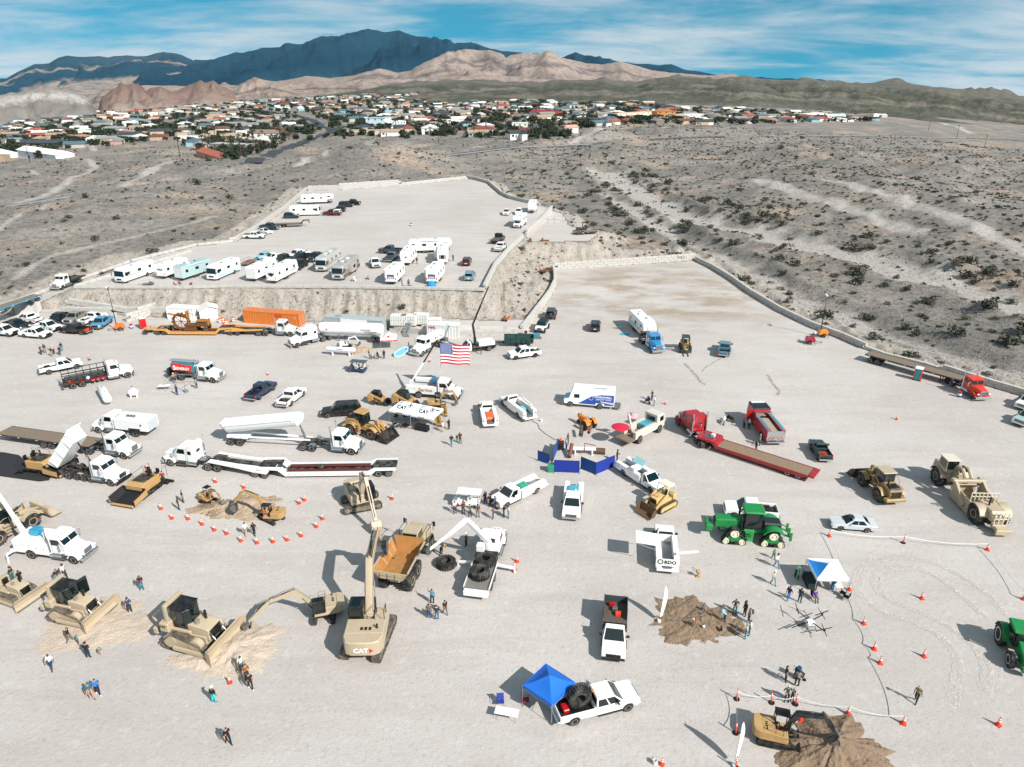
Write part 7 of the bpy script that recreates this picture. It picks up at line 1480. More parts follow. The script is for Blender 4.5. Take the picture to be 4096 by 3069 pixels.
t=tg_('scrap_machine','dark broken machine frame standing on the small upper yard','machine');t.location=P(*K5(920,490),5.4);BX(-1.6,1.4,-.7,.7,.4,1.1,.1).o('body',mat('old_dark','#20282a',.7,dust=.2),t);m=MB();[m.box(x,x+.1,y,y+.1,1.1,2.6)for x in(.2,1.2)for y in(-.6,.5)];m.box(.2,1.3,-.6,.6,2.5,2.6);m.o('frame',FRAME,t);[wh(t,x,y,.4,.25)for x in(-1,1)for y in(-.8,.8)]
for k,q in enu((K5(475,575),K5(605,572))):t=tg_('steel_attachment','rusty steel bucket attachment on the small upper yard' if k==0 else 'rusty steel beam attachment on the small upper yard','attachment');t.location=P(*q,5.4);(PZ([(-.4,0),(.5,0),(.4,.7),(-.3,.8)],-.9,.9,'y')if k==0 else BX(-1.1,1.1,-.2,.2,0,.35).box(-.9,-.5,-.4,.4,0,.8)).o('body',RUST,t)
t=tg_('small_trailer','small rusty tilt trailer beside the extension wall','trailer');t.location=P(*K5(600,878),1.);BX(-1.2,1.2,-.8,.8,.45,.55).beam((1.2,0,.5),(2.2,0,.5),.1,.1).box(-1.2,-1.1,-.8,.8,.5,1.9).o('frame',RUST,t);[wh(t,0,s*.95,.3,.2)for s in(-1,1)];t.location.z=float(hq([t.location.x],[t.location.y])[0])
t=tg_('car_hauler_trailer','low open utility trailer with red bundles behind the caravans','trailer');BX(-2.4,2.4,-1.,1.,.5,.62).o('deck',WOOD,t);m=MB();[m.tube([(-2.4,y,.6),(-2.4,y,1.2),(2.4,y,1.2),(2.4,y,.6)],.03)for y in(-1,1)];m.o('rail',SL,t);[wh(t,x,s*1.1,.33,.2)for x in(-.4,.4)for s in(-1,1)];BX(-.3,.2,-.3,.3,.62,1.,.05).o('red_bundle',pn('#b02a2a'),t);pv((t,-2.2,2.2,0),D1(60,268),D1(150,225))
t=tg_('flat_dolly_trailer','small grey tow dolly on the terrace before the motorhomes','trailer');BX(-1.1,1.1,-.7,.7,.35,.42).beam((1.1,0,.38),(2.,0,.38),.08,.08).o('frame',SL,t);[wh(t,-.4,s*.85,.28,.18)for s in(-1,1)];pv((t,-1,1.8,0),K3(1310,1165),K3(1225,1175))
for k,q in enu((K3(1520,1180),K3(1560,1170),K3(1650,1180))):chair('red folding camp chair on the terrace before the shade-tinted teal trailer',q,k*1.2,'#a8222a',z=pz(q),gp='red camp chairs before the teal trailer')
for q,l,sh,pa,po,fa in((D2(367,462),'person in a dark blue jacket beside the banner caravan','#14324a','#1b1d22','stand',0),(D2(428,458),'person with long hair and a blue top beside a black box','#1a6f9c','#20242c','stand',2),(D2(503,248),'person in black walking past the swallow emblem caravan','#16181b','#1a1c20','walk',1),(D2(838,222),'person in blue standing at the window caravan','#1f4f86','#1c2430','hips',2)):pe(q,l,sh,pa,po,fa,z=pz(q))
t=tg_('black_case','black case lying beside the long haired person on the terrace','case');t.location=padP(D2(435,464));BX(-.55,.55,-.3,.3,0,.4,.04).o('shell',BK,t);BX(-.1,.1,-.33,-.3,.25,.3).o('handle',SL,t)
h=hv_('rollback_tow_truck','white rollback tow truck with an empty dark deck on the ramp','#ecebe8',wb=5.6,tandem=False,fifth=False,stacks=0,tail=1.6,slope=True,cat='tow truck');r=h['root']
BX(h['xr']-1.8,h['cb']-.3,-1.2,1.2,1.1,1.25).o('deck',mat('deck_dark','#4a4642',.6),r);BX(h['cb']-.35,h['cb']-.2,-1.15,1.15,1.2,2.4).o('headboard',BK,r);[BX(h['xr']-1.8,h['cb']-.3,s*1.15,s*1.25,1.25,1.4).o('deck_rail',BK,r)for s in(-1,1)];[BX(h['xr']-1.84,h['xr']-1.8,s*.9,s*1.2,.95,1.1).o('tail_light',REDL,r)for s in(-1,1)]
q=(K3(705,1146),K3(545,1210));put(h['t'],*q,1,rampP(q[0]).z,rampP(q[1]).z)
t=flat_trailer('tilt_deck_trailer','long flatbed trailer with a bright blue frame on the ramp',11.,'#1b93b4',z=.95);q=(K3(-60,1440),K3(375,1292));put((t[0],-5.2,5.3,1.2),q[1],q[0],1,rampP(q[1]).z,rampP(q[0]).z)
for l,c,a,b,s,k in(('white pickup with a roof rack at the end of the parked row','#eaeae8',A1(-78,612),A1(92,632),-1,dict(lift=.12,r=.44,chrome=False)),('black pickup behind the roof rack pickup','#0d1114',A1(92,522),A1(225,556),-1,{}),('white pickup showing its open bed before the sign','#eaeae8',A1(402,470),A1(240,438),1,{}),('white pickup with black grille in front of the parked group','#ecebe9',A1(315,641),A1(515,657),-1,dict(chrome=False)),('white short pickup with black bumper in the parked group','#e7e7e4',A1(472,545),A1(652,572),-1,dict(chrome=False,wb=3.4,L=5.4)),('dark navy pickup in the parked group beside the gates','#101722',A1(895,397),A1(745,475),1,dict(bumper=None,chrome=False)),('grey crew pickup between navy and white pickups','#8a857d',A1(1088,390),A1(958,457),1,{}),('white pickup nosed in next to the blue pickup','#e9e9e6',A1(1100,462),A1(1265,398),0,dict(cab='ext')),('bright blue dusty pickup with orange load','#4f8fb2',A1(1415,447),A1(1300,527),1,{}),('black pickup with a motorcycle rack on its tail','#0c0e10',A1(1025,605),A1(812,589),1,dict(r=.44,lift=.08))):put(pu('pickup_truck',l,c,**k),a,b,s)
pe(A1(1166,582),'person in maroon behind the black pickup tail','#4a1a24','#252a33','stand',2.5)
t=tg_('folded_dirt_bike','orange dirt bike hung on the black pickup tail rack','motorcycle');t.location=P(*A1(1110,600));t.rotation_euler=(0,0,1.2);[LT_([(.24,-.04),(.3,-.04),(.3,.04),(.24,.04)],(x,0,.75),n=14,ring=True).o('wheel',RUB,t)for x in(-.6,.6)];PZ([(-.5,.9),(.3,.8),(.5,1.3),(.2,1.25),(-.6,1.2)],-.1,.1,'y').o('body',ORANGE,t);TB([(.45,-.35,1.45),(.45,.35,1.45)],.02).tube([(.6,0,.75),(.42,0,1.45)],.03).o('handlebar',BK,t)
t=tg_('sign_board','white notice board with red lettering on the block wall','sign');t.location=P(*A1(465,395))+Ve((0,-.6,.3));BX(-1.1,1.1,0,.05,.2,1.1).o('board',WT,t);[text(t,s,.2,REDL,(0,-.004,.9-.22*k),(R(90),0,0))for k,s in enu(('MATERIAL AND','DUMP TRUCKS ONLY','NO ENTRY'))]
for k,(q,w,h_,a)in enu(((D3(215,345),1.1,2.6,.5),(D3(355,340),2.9,1.6,.05),(D3(485,340),2.9,1.6,0),(D3(610,355),2.5,2.3,-.03))):
 t=tg_('livestock_gate',('narrow dark tube gate leaning on the wall','wide galvanised tube gate behind the navy pickup','wide galvanised tube gate behind the grey pickup','tall galvanised tube gate with a rusty panel')[k],'gate');t.location=P(*q)+Ve((0,.4,0));t.rotation_euler=(R(-14),0,a)
 TB([(-w/2,0,0),(-w/2,0,h_),(w/2,0,h_),(w/2,0,0),(-w/2,0,0)],.035).o('frame',BK if k==0 else GALV,t);[CL_((-w/2,0,h_*(j+1)/7),(w/2,0,h_*(j+1)/7),.022,6).o('rail',BK if k==0 else GALV,t)for j in rg(6)]
 if k==3:BX(-.2,.9,.02,.04,.4,1.5).o('mesh_panel',RUST,t)
light_tower('orange light tower with raised mast behind the parked pickups',A1(1515,540),R(200),'#e0701c',8.5);light_tower('orange light tower with raised mast by the long block wall',K6(580,1305),R(175),'#e8861f',8.);light_tower('small red and white light tower with lowered lamps',K6(485,1362),R(-10),'#a8243a',mast=False)
toilet('teal and red portable toilet behind the tan lowboy trailer',A1(1815,515),R(215),'#c41d24','#2f9a94');toilet('teal portable toilet with a red side before the long flatbed',B4(812,262),R(235),'#d61f26','#2d7f80');barrel(A1(1665,518),'red white and blue barrel beside the teal toilet',('#1d4fa0','#f0f0ee','#b3202a'));barrel(B4(1184,414),'red white and blue barrel before the orange red truck',('#1d4fa0','#f0f0ee','#b3202a'));barrel(A4(1115,606),'red and white barrel at the corner of the block wall',('#e8e8e6','#b3202a','#202428'))
for q,l,sh,pa,po,fa,kw in((A1(525,850),'person with crossed arms and jeans in the talking group','#22242a','#223a58','hold',0,{}),(A1(575,830),'person in black top and khaki trousers in the talking group','#15171a','#8a8272','stand',-1,dict(hat='#1c1c1e')),(A1(660,875),'person pointing with outstretched arm in the talking group','#1d1e22','#9a9284','point',2.2,{}),(A1(690,845),'person in a pale checked shirt in the talking group','#a9a79f','#26303c','hips',3,dict(hat='#d8d4c8')),(A1(765,857),'person in a long black jacket in the talking group','#131517','#1f4a66','stand',3,{}),(A1(787,806),'person with long dark hair behind the black jacket','#20282c','#4d7f8c','stand',2.6,{})):pe(q,l,sh,pa,po,fa,**kw)
delineator(A1(1130,918),'orange delineator post behind the white toolbox pickup',tilt=.05)
put(pu('pickup_truck','white pickup with a black toolbox beside the black rack truck','#ecebe9',wb=4.1,L=6.4,lift=.1,r=.44,bed='open'),A1(625,1105),A1(985,1030),-1)
h=hv_('gas_bottle_truck','white cab truck with a long black gas bottle rack body','#ecebe8',wb=7.2,fifth=False,stacks=1,tail=1.7,cat='truck');r=h['root'];x0,x1=h['xr']-1.9,h['cb']-.25
b=BX(x0,x1,-1.2,1.2,1.05,1.2).box(x1-.12,x1,-1.2,1.2,1.1,2.9).box(x0,x0+.1,-1.2,1.2,.6,2.3);b.o('rack_floor',BK,r)
for s in(-1,1):
 m=MB();[m.box(x,x+.08,s*1.12,s*1.2,1.15,2.75)for x in np.linspace(x0,x1-.1,7)];[m.box(x0,x1,s*1.12,s*1.2,z,z+.09)for z in(1.55,1.95,2.68)];m.o('rack_side',BK,r);BX(x0,x1,s*1.2,s*1.21,1.1,1.18).o('reflective_tape',REDL,r)
 for k in rg(3):CL_((x1-.9-.7*k,s*.85,.72),(x1-.5-.7*k,s*.85,.72),.25,12).o('red_cylinder',pn('#b01c24'),r)
for k in rg(6):CL_((x0+.3,-.95+.38*k,1.4),(x1-.3,-.95+.38*k,1.4),.16,10).o('gas_tube',mat('tube_dark','#2b3236',.5,dust=.2),r)
text(r,'S',.6,AMB,(x0-.01,0,1.85),(R(90),0,R(-90)));text(r,'S',.6,mat('ember','#e8542a',.4),(x0+.9,-1.215,1.35),(R(90),0,0));SB((x0+3.2,-1.215,1.45),(x0+3.5,-1.215,1.15),(x0+3.8,-1.215,1.45),(x0+3.5,-1.215,1.75),.01).o('hazard_placard',WT,r)
BX(x0-.35,x0,-1.2,1.2,.35,.5).o('lift_gate',SL,r);put((r,h['xr']-.66,h['xf'],1.2),A1(955,1280),A1(1605,1150),-1)
def tank(lb,a,b,r_,m,legs=True,z0=.35,name='propane_tank'):
 A,B=P(*a),P(*b);d=B-A;L=d.length;t=tg_(name,lb,'tank');t.location=(A+B)/2;t.rotation_euler=(0,0,atan2(d.y,d.x));zc=z0+r_;q=r_
 LT_([(.001,-L/2),(q*.5,-L/2+q*.13),(q*.85,-L/2+q*.4),(q,-L/2+q*.8),(q,L/2-q*.8),(q*.85,L/2-q*.4),(q*.5,L/2-q*.13),(.001,L/2)],(0,0,zc),'x',24).o('shell',m,t,sm=50)
 for x in(-L*.28,L*.28):BX(x-.08,x+.08,-r_*.75,r_*.75,0,zc-r_*.5).o('saddle',m,t)
 LT_([(.22,0),(.22,.25),(.18,.3),(.001,.3)],(0,0,zc+r_-.03),'z',12).o('valve_dome',m,t);TB([(-L*.3,0,zc+r_),(-L*.3,0,zc+r_+.12),(L*.2,0,zc+r_+.12)],.03).o('pipe',SL,t);return t,L,zc
TW=pn('#efefed',.03);tank('long white propane tank with pipes lying beside the black rack truck',A1(1290,1330),A1(1385,1500),.62,TW);t,L,zc=tank('short white propane tank with a red cap',A1(1630,1395),A1(1765,1375),.55,TW,z0=.25);CL_((0,0,zc+.8),(0,0,zc+1.),.12,10).o('red_cap',pn('#a8202a'),t)
t=ctn('plain white container beside the little gabled shed',A2(198,402),A2(590,428),6.06,'#ecebe8',ribs=True);t=ctn('forty foot orange container with rust streaks',A2(1180,448),A2(1900,503),12.19,'#d9782f');BX(-3.5,2.5,-.2,0,2.58,2.62).o('roof_pipe_bundle',GALV,t);BX(4.9,5.4,-1.226,-1.2,1.5,2.1).o('panel',mat('plywood','#c99a62',.8),t);BX(1.,2.4,-1.226,-1.2,1.7,2.3).o('red_panel',pn('#d9431c'),t)
t=ctn('long silver grey ribbed container with a white sign on it',A3(300,528),A3(1062,590),12.19,'#a9b4b5');BX(-2.6,3.,-1.3,-1.24,1.7,2.5).o('sign_panel',WT,t);LT_([(.5,0),(.55,.03),(.5,.06),(.46,.03)],(-3.6,0,2.57),'z',16,True).o('hose_ring',BK,t)
t=ctn('white ribbed container with red letters and rusty corners',A3(1600,634),A3(2008,654),6.06,'#dcdcd7',topm=pn('#efefed'));text(t,'OOCL',.5,mat('logo_red','#b3272d',.5),(-2.,-1.262,2.1),(R(90),0,0),bold=.02)
A,B=P(*A2(605,432)),P(*A2(820,404));t=tg_('garden_shed','small white shed with a folded gable roof','shed');t.location=(A+B)/2+Ve((0,1.4,0));t.rotation_euler=(0,0,atan2(B.y-A.y,B.x-A.x));BX(-1.7,1.7,-1.4,1.4,0,2.3).pm([(-1.7,2.3),(1.7,2.3),(0,3.)],-1.4,1.4,'y').o('wall',WHITE,t);[SB((0,-1.7,3.05),(s*2.,-1.7,2.25),(s*2.,1.7,2.25),(0,1.7,3.05),.08).o('roof_slope',mat('roof_pale','#d9d5cc',.8),t)for s in(-1,1)];BX(-.45,.45,-1.43,-1.39,0,2.).o('door',WT,t)
for k,q in enu((A2(885,452),A2(925,440),A2(962,470),A2(1055,434),A1(10+0,0))):barrel(q,'orange traffic drum with white bands near the orange container',('#f0561c','#f2f2ee','#f0561c','#f2f2ee','#f0561c'),h=1.,gp='orange traffic drums by the container')if k<4 else None
delineator(A2(1015,440),'white delineator post between the orange drums')
for k in rg(4):
 t=tg_('form_panel_stack','upright stack of white form panels behind the metal stairs' if k<2 else 'flat pile of white form panels on the bench','panel stack','form panel stacks');q=(A3(1250,470),A3(1380,470),A3(1530,455),A3(1690,455))[k];t.location=P(*q,1.3);t.rotation_euler=(0,0,-.08)
 for j in rg(9):BX(-1.45+j*.33,-1.2+j*.33,-.9,.9,.1,1.05).o('panel',mat('foam_white','#dddcd6',.8),t)
 for j in rg(9):BX(-1.4+j*.33,-1.15+j*.33,-.85,.85,1.1,2.).o('panel',mat('foam_white','#dddcd6',.8),t)if k<3 else None
 BX(-1.5,1.6,-.9,.9,0,.1).o('pallet',WOOD,t)
t=tg_('metal_staircase','white steel access staircase with hand rails','staircase');t.location=P(*A3(1345,630));t.rotation_euler=(0,0,R(84));[BX(.3*k,.3*k+.28,-.5,.5,.22*(k+1)-.04,.22*(k+1)).o('tread',GALV,t)for k in rg(9)]
for s in(-1,1):BM_((0,s*.52,.1),(2.7,s*.52,2.),.06,.2).o('stringer',GALV,t);TB([(0,s*.52,.1),(0,s*.52,1.1),(2.7,s*.52,3.),(3.6,s*.52,3.),(3.6,s*.52,0)],.03).o('hand_rail',GALV,t)
BX(2.7,3.6,-.52,.52,1.95,2.02).o('landing',GALV,t)
def lorry_tank(r,x0,x1,zc,rad,m,name='tank'):return LT_([(.001,x0),(rad*.6,x0+rad*.1),(rad*.92,x0+rad*.4),(rad,x0+rad*.7),(rad,x1-rad*.7),(rad*.92,x1-rad*.4),(rad*.6,x1-rad*.1),(.001,x1)],(0,0,zc),'x',28).o(name,m,r,sm=50)
TANL=iron('#d59a4a',.3)
def lowboy(lb,color,deck,L=7.,rear=2,ht=1.,neck=True,nm='lowboy_trailer',hz=.75,tail=2.6):
 0
 t=tg_(nm,lb,'trailer');
 for s in(-1,1):
  b=PZ([(-L/2-tail,1.),(-L/2-tail,1.25),(-L/2-.5,1.25),(-L/2+.3,hz),(L/2,hz),(L/2+.7,1.5),(L/2+3.2,1.6),(L/2+3.4,1.4),(L/2+1.,1.2),(L/2+.1,hz-.45),(-L/2-.1,hz-.45),(-L/2-.7,.95)],s*1.02,s*1.35,'y',.02).o('side_beam',color,t)
  for k in rg(12):CL_((-L/2+.5+k*L/12,s*1.349,hz-.22),(-L/2+.5+k*L/12,s*1.36,hz-.22),.07,8).o('beam_hole',BK,b)
 for y in(-.95,.3):pks(t,-L/2+.2,L/2-.1,y,y+.65,hz-.06,3,deck)
 BX(-L/2,L/2,-1,1,hz-.4,hz-.3).box(L/2+.6,L/2+3.2,-.9,.9,1.35,1.5).box(-L/2-tail,-L/2-.5,-1,1,1.05,1.18).o('cross_frame',FRAME,t)
 for s in(-1,1):SB((L/2+.2,s*.35,hz-.1),(L/2+1.2,s*.35,1.5),(L/2+1.2,s*1.,1.5),(L/2+.2,s*1.,hz-.1),.05).o('neck_plate',color,t)
 tax(t,[-L/2-1.-1.25*k for k in rg(rear)],.95,.46)
 return t,-L/2-1.-.62*(rear-1),L/2+2.8,1.25
h=hv_('semi_truck','white cab day truck hitched to the tan lowboy','#dcd9d2',wb=5.6,stacks=1,slope=True);put((h['root'],h['xr'],h['xf'],1.2),A2(1430,619),A2(1762,626),-1)
K=loc2w(h['root'],h['xr']);t=tg_('jeep_dolly','tan two axle dolly between truck and lowboy','trailer');[PZ([(-2.6,1.),(-2.2,1.5),(-.6,1.5),(1.4,1.2),(4.8,1.35),(4.8,1.15),(1.4,.95),(-2.6,.75)],s*.8,s*1.2,'y').o('side_beam',TANL,t)for s in(-1,1)];BX(-2.4,4.5,-.8,.8,1.,1.12).o('cross_frame',FRAME,t);tax(t,[-1.5,-.2],.95,.46,RIM);hitch((t,-.85,4.6,1.2),K,A2(1058,612),-1)
K2_=loc2w(t,-1.6);tb=lowboy('tan gooseneck lowboy trailer carrying the rusty trencher',TANL,RUST,9.,2);hitch(tb,K2_,A2(297,602),-1);LB=tb[0]
t=tg_('booster_axle','tan single booster axle behind the lowboy','trailer');PZ([(-.6,.6),(.6,.7),(3.2,1.),(3.2,1.2),(.4,1.05),(-.6,1.)],-.5,.5,'y').o('frame',TANL,t);tax(t,[0],.95,.46,RIM);put((t,0,3.2,1.2),A2(-51,600),A2(130,603),-1)
t=tg_('wheel_trencher','rusty antique bucket wheel trencher on crawler tracks','trencher');t.parent=None;RT=mat('antique_rust','#6e4526',.8,.1,.4,2.5);YR=mat('antique_yellow','#a9712c',.75,var=.4)
for s in(-1,1):track(t,oval(-1.6,.9,.8),s*.85,.4,26,RT,RT)
BX(-1.6,3.2,-.6,.6,.8,1.2,.05).box(.8,3.,-.55,.55,1.2,1.9,.06).o('frame',RT,t);BX(2.9,3.2,-.5,.5,1.2,2.2).o('radiator',YR,t);BX(.9,2.8,-.8,.8,1.9,1.98).o('engine_cover',YR,t);[wh(t,2.6,s*.85,.45,.2,YR,rimr=.8)for s in(-1,1)]
m=MB();m.lathe([(1.35,-.35),(1.5,-.35),(1.5,.35),(1.35,.35)],(-2.3,0,1.65),n=28,ring=True);[m.beam((-2.3,0,1.65),(-2.3+1.4*cos(a),0,1.65+1.4*sin(a)),.08,.08)for a in[k*pi/4 for k in rg(8)]];m.o('digging_wheel',RT,t)
for k in rg(14):a=k*2*pi/14;BX(-.16,.16,-.35,.35,-.12,.2).xf(Mx_.Translation((-2.3+1.55*cos(a),0,1.65+1.55*sin(a)))@Mx_.Rotation(-a,4,'Y')).o('wheel_bucket',RT,t)
m=MB();m.box(-1.,-.7,-.35,-.2,1.2,3.6).box(-1.,-.7,.2,.35,1.2,3.6).box(-1.05,-.65,-.4,.4,3.5,3.75);m.beam((-.8,0,3.5),(3.,0,1.9),.06,.06);m.o('mast',YR,t);SB((-1.2,-.3,2.5),(-4.6,-.3,3.3),(-4.6,.3,3.3),(-1.2,.3,2.5),.12).o('conveyor',YR,t)
t.rotation_euler=LB.rotation_euler;c=loc2w(LB,-.1);t.location=(c.x,c.y,.76)
h=hv_('semi_truck','white sleeper truck pulling the white gas tanker','#edeceb',wb=5.9,sleeper=1.6,slope=True,stacks=1);put((h['root'],h['xr'],h['xf'],1.2),A3(343,678),A2(1870,768),1)
t=tg_('gas_tanker_trailer','long white pressure tank trailer with black lettering','trailer');TKW=pn('#f0f0ee',.02);lorry_tank(t,-6.3,6.3,2.35,1.1,TKW);BX(-6.,5.6,-.5,.5,.95,1.35).box(-6.4,-6.2,-1.2,1.2,.6,1.2).o('frame',TKW,t);tax(t,[-5.4,-4.1],.93);[PZ(ac_(-4.75,.5,1.2,.95,6)+ac_(-4.75,.5,1.14,.95,6)[::-1],s*.7,s*1.22,'y').o('mud_guard',GALV,t)for s in(-1,1)];[BX(2.2,2.35,s*.7,s*.85,.1,1.3).o('landing_leg',SL,t)for s in(-1,1)];[BX(-5.6,5.,s*.72,s*.8,1.35,1.45).o('side_rail',GALV,t)for s in(-1,1)]
tx=mat('black_letter','#15171a',.5);text(t,'CRAIGER',.5,tx,(-3.,1.13,2.45),(R(90),0,R(180)));text(t,'TRANSPORT',.42,tx,(-4.,1.12,2.02),(R(90),0,R(180)));SB((4.2,1.12,2.4),(4.4,1.1,2.2),(4.6,1.12,2.4),(4.4,1.12,2.6),.02).o('hazard_placard',REDL,t);hitch((t,-4.75,5.4,1.2),loc2w(h['root'],h['xr']),A3(940,703),1)
h=hv_('fuel_tanker_truck','white cab fuel tanker with red and orange flame wrap','#ecebe8',wb=6.4,fifth=False,stacks=1,tail=1.3);r=h['root'];x0,x1=h['xr']-1.5,h['cb']-.3;lorry_tank(r,x0,x1,2.05,1.02,mat('tank_chrome_teal','#5f9aa8',.25,.7));BX(x0,x1,-.4,.4,3.,3.2,.04).o('walkway',GALV,r);BX(x0-.25,x0,-1.1,1.1,.5,1.9).o('rear_cabinet',BK,r)
def wrap(par,x0,x1,rad,zc,a0,a1,m,side=-1,f=None):
 mb=MB();n=10;q=8;f=f or(lambda u:(0,1));rows=[]
 for i in rg(n+1):u=i/n;lo,hi=f(u);rows.append([(x0+(x1-x0)*u,side*rad*cos(a0+(a1-a0)*(lo+(hi-lo)*j/q)),zc+rad*sin(a0+(a1-a0)*(lo+(hi-lo)*j/q)))for j in rg(q+1)])
 for i in rg(n):
  for j in rg(q):mb.quad(rows[i][j],rows[i][j+1],rows[i+1][j+1],rows[i+1][j])
 return mb.o('flame_panel',m,par,sm=60)
rd,og=pn('#d41a20',0),pn('#ee5a1c',0)
for s in(-1,1):wrap(r,x0+.75,x1-.75,1.025,2.05,-.7,.9,rd,s,lambda u:(0,1-.3*u));wrap(r,x0+1.4,x1-.8,1.03,2.05,-.6,.75,og,s,lambda u:(.2+.1*u,.75-.35*u));wrap(r,x1-1.3,x1-.8,1.032,2.05,.1,.8,rd,s,lambda u:(.5-.5*u,.5+.5*u))
text(r,'SENERGY',.62,WT,((x0+x1)/2+.1,-1.05,2.05),(R(84),0,0),bold=.015);text(r,'S',1.,WT,(x0+1.15,-1.06,2.1),(R(84),0,0),bold=.03);text(r,'S',.5,rd,(x0-.26,.6,1.5),(R(90),0,R(-90)));put((r,h['xr'],h['xf'],1.2),A2(335,1173),A2(815,1215),-1)
t=cnp('bare white tent frame being put up beside the flame tanker',A2(400,1275),w=3.6,d=3.,cols=('#efefec',),h=2.,peak=.5,ang=-.2)
for o in list(t.children):
 if o.name.startswith(('roof_panel','valance')):bpy.data.objects.remove(o)
m=MB();[m.tube([(x,y,2.),(0,0,2.4)],.02)for x in(-1.8,1.8)for y in(-1.5,1.5)];[m.tube([(-1.8+.9*k,-1.5,1.9-.5*(k%2)),(-.9+.9*k,-1.5,1.4+.5*(k%2))],.018)for k in rg(4)];m.o('roof_frame',GALV,t)
table('white folding table beside the bare tent frame',A2(190,1292),.12)
for q,l,sh,pa,po,fa,kw in((A2(345,1362),'person in dark blue overalls at the bare tent frame','#1c3658','#1c3a66','hold',1.2,dict(hat='#22262c')),(A2(595,1278),'person in a grey shirt and jeans holding the tent frame','#7f8886','#28506e','hold',2.8,dict(hat='#2a2c2e')),(A2(312,1205),'person in a safety orange top behind the tent frame','#e08a4a','#2a4a78','hold',-.6,dict(hat='#e8e0d0')),(A2(450,1330),'person in pale blue clothes crouching under the tent frame','#a9c4cc','#5f7f8c','kneel',.5,{})):pe(q,l,sh,pa,po,fa,**kw)
cone(A2(1490,1108),'orange traffic cone behind the navy blue pickup')
put(pu('pickup_truck','navy blue crew pickup with a loaded bed','#152c4a',lift=.05),A2(1390,1427),A2(1582,1296),-1);put(pu('pickup_truck','white crew pickup with its wheels turned beside the navy one','#eeedeb',r=.42),A2(1790,1506),A2(1955,1371),-1)
h=hv_('propane_delivery_truck','white propane delivery truck with a rounded tank','#eeedeb',wb=5.4,fifth=False,stacks=0,tandem=False,slope=True,tail=1.4);r=h['root'];lorry_tank(r,h['xr']-1.7,h['cb']-.2,2.15,.98,TKW);BX(h['xr']-2.2,h['xr']-1.3,-1.1,1.1,.7,1.3,.05).o('rear_deck',SL,r);text(r,'PROPANE',.42,pn('#9b1f2a',0),(h['xr']+.3,1.,2.3),(R(82),0,R(180)));SB((1.2+h['xr'],1.,2.3),(1.45+h['xr'],1.,2.),(1.7+h['xr'],1.,2.3),(1.45+h['xr'],.98,2.6),.02).o('red_emblem',pn('#b3202a',0),r);put((r,h['xr'],h['xf'],1.2),A3(1790,762),A3(1560,873),1)
RD_,WH_='#c3212c','#f0f0ee';t=cnp('white canopy with red valance and diamond emblems',A3(1130,765),w=3.05,d=3.05,cols=(WH_,),val=RD_,ang=.15,peak=.9);text(t,'THE PROPANE PEOPLE',.2,WT,(0,-1.56,1.96),(R(90),0,0));[SB((0,-1.1,2.36),(.28,-.92,2.5),(0,-.65,2.7),(-.28,-.92,2.5),.02).o('diamond_emblem',pn(RD_,0),t)]
t=tank('painted gas tank on white legs with a colourful mural',A3(335,850),A3(712,868),.42,pn('#e6ecee',.02),z0=.75,name='painted_tank')[0];[LT_([(.001,0),(.14,.005),(.001,.01)],(-1.5+.32*k,-.4-0.*k,1.+.06*((k*7)%5)),'y',10).o('paint_spot',pn(('#1fa0a8','#d24a9a','#3aa858','#2a62c0')[k%4],0),t)for k in rg(10)];text(t,'SANDBOX',.26,tx,(0,-.425,1.28),(R(86),0,0))
pile_mat=mat('sand_dirt','#a8937c',.95,var=.3,scale=1.2,bump=1,bscale=3,bd=.25)
def pile(lb,pc,rx,ry,h_,ang=0.,col=None,seed=0,lumps=.35,name='dirt_pile'):
 c=P(*pc);n,q=80,30;vs=[];fs=[]
 X,Y=[],[]
 for i in rg(q+1):
  for j in rg(n):a=2*pi*j/n;u=i/q*(1+.14*sin(a*3+seed)+.1*sin(a*7+seed*2)+.07*sin(a*17+seed)+.05*sin(a*29));X.append(cos(a)*rx*u);Y.append(sin(a)*ry*u)
 X=np.array(X);Y=np.array(Y);rr=np.repeat(np.arange(q+1)/q,n);Z=h_*np.clip(1-rr,0,1)**1.2*(1+lumps*2*fbm(X/1.1+seed,Y/1.1,4,seed))+fbm(X/.7,Y/.7,4,seed+5)*(.1+.4*h_*lumps)*np.clip((1-rr)*5,0,1);Z=np.where(rr>.98,-.06,np.maximum(Z,.01))
 m=MB();m.add(list(zip(X,Y,Z)),[(i*n+j,i*n+(j+1)%n,(i+1)*n+(j+1)%n,(i+1)*n+j)for i in rg(q)for j in rg(n)]);o=m.o(name,col or pile_mat,None,sm=40);o.location=c;o.rotation_euler=(0,0,ang);tag(o,lb,'dirt pile');return o
DK=mat('dark_dirt','#85705b',.95,var=.35,scale=1.5,bump=1,bscale=3,bd=.25);LT=mat('pale_dirt','#bcac9a',.95,var=.2,scale=1.5,bump=.8,bscale=5,bd=.15)
pile('small sand heap beside the painted tank',A3(745,795),2.3,1.7,.9,col=pile_mat)
WX=pn('#e9ecec',.03)
def mini(lb,pc,ang,s=.42,swing=0,color=None,boom=None,tip=None,edge=None,canopy_=True,blade=1,**k):
 e=exc('mini_excavator',lb,s,boom or((.9*s,1.6*s),(1.8*s,4.4*s),(4.6*s,4.9*s)),tip or(6.4*s,2.6*s),edge or(5.6*s,1.2*s),swing,color,cnp=canopy_,blade=blade,rubber=True,**k);e[0].location=P(*pc);e[0].rotation_euler=(0,0,ang);return e[0]
mini('white mini excavator digging in the small sand heap',A3(580,750),.05,.4,0,WX)
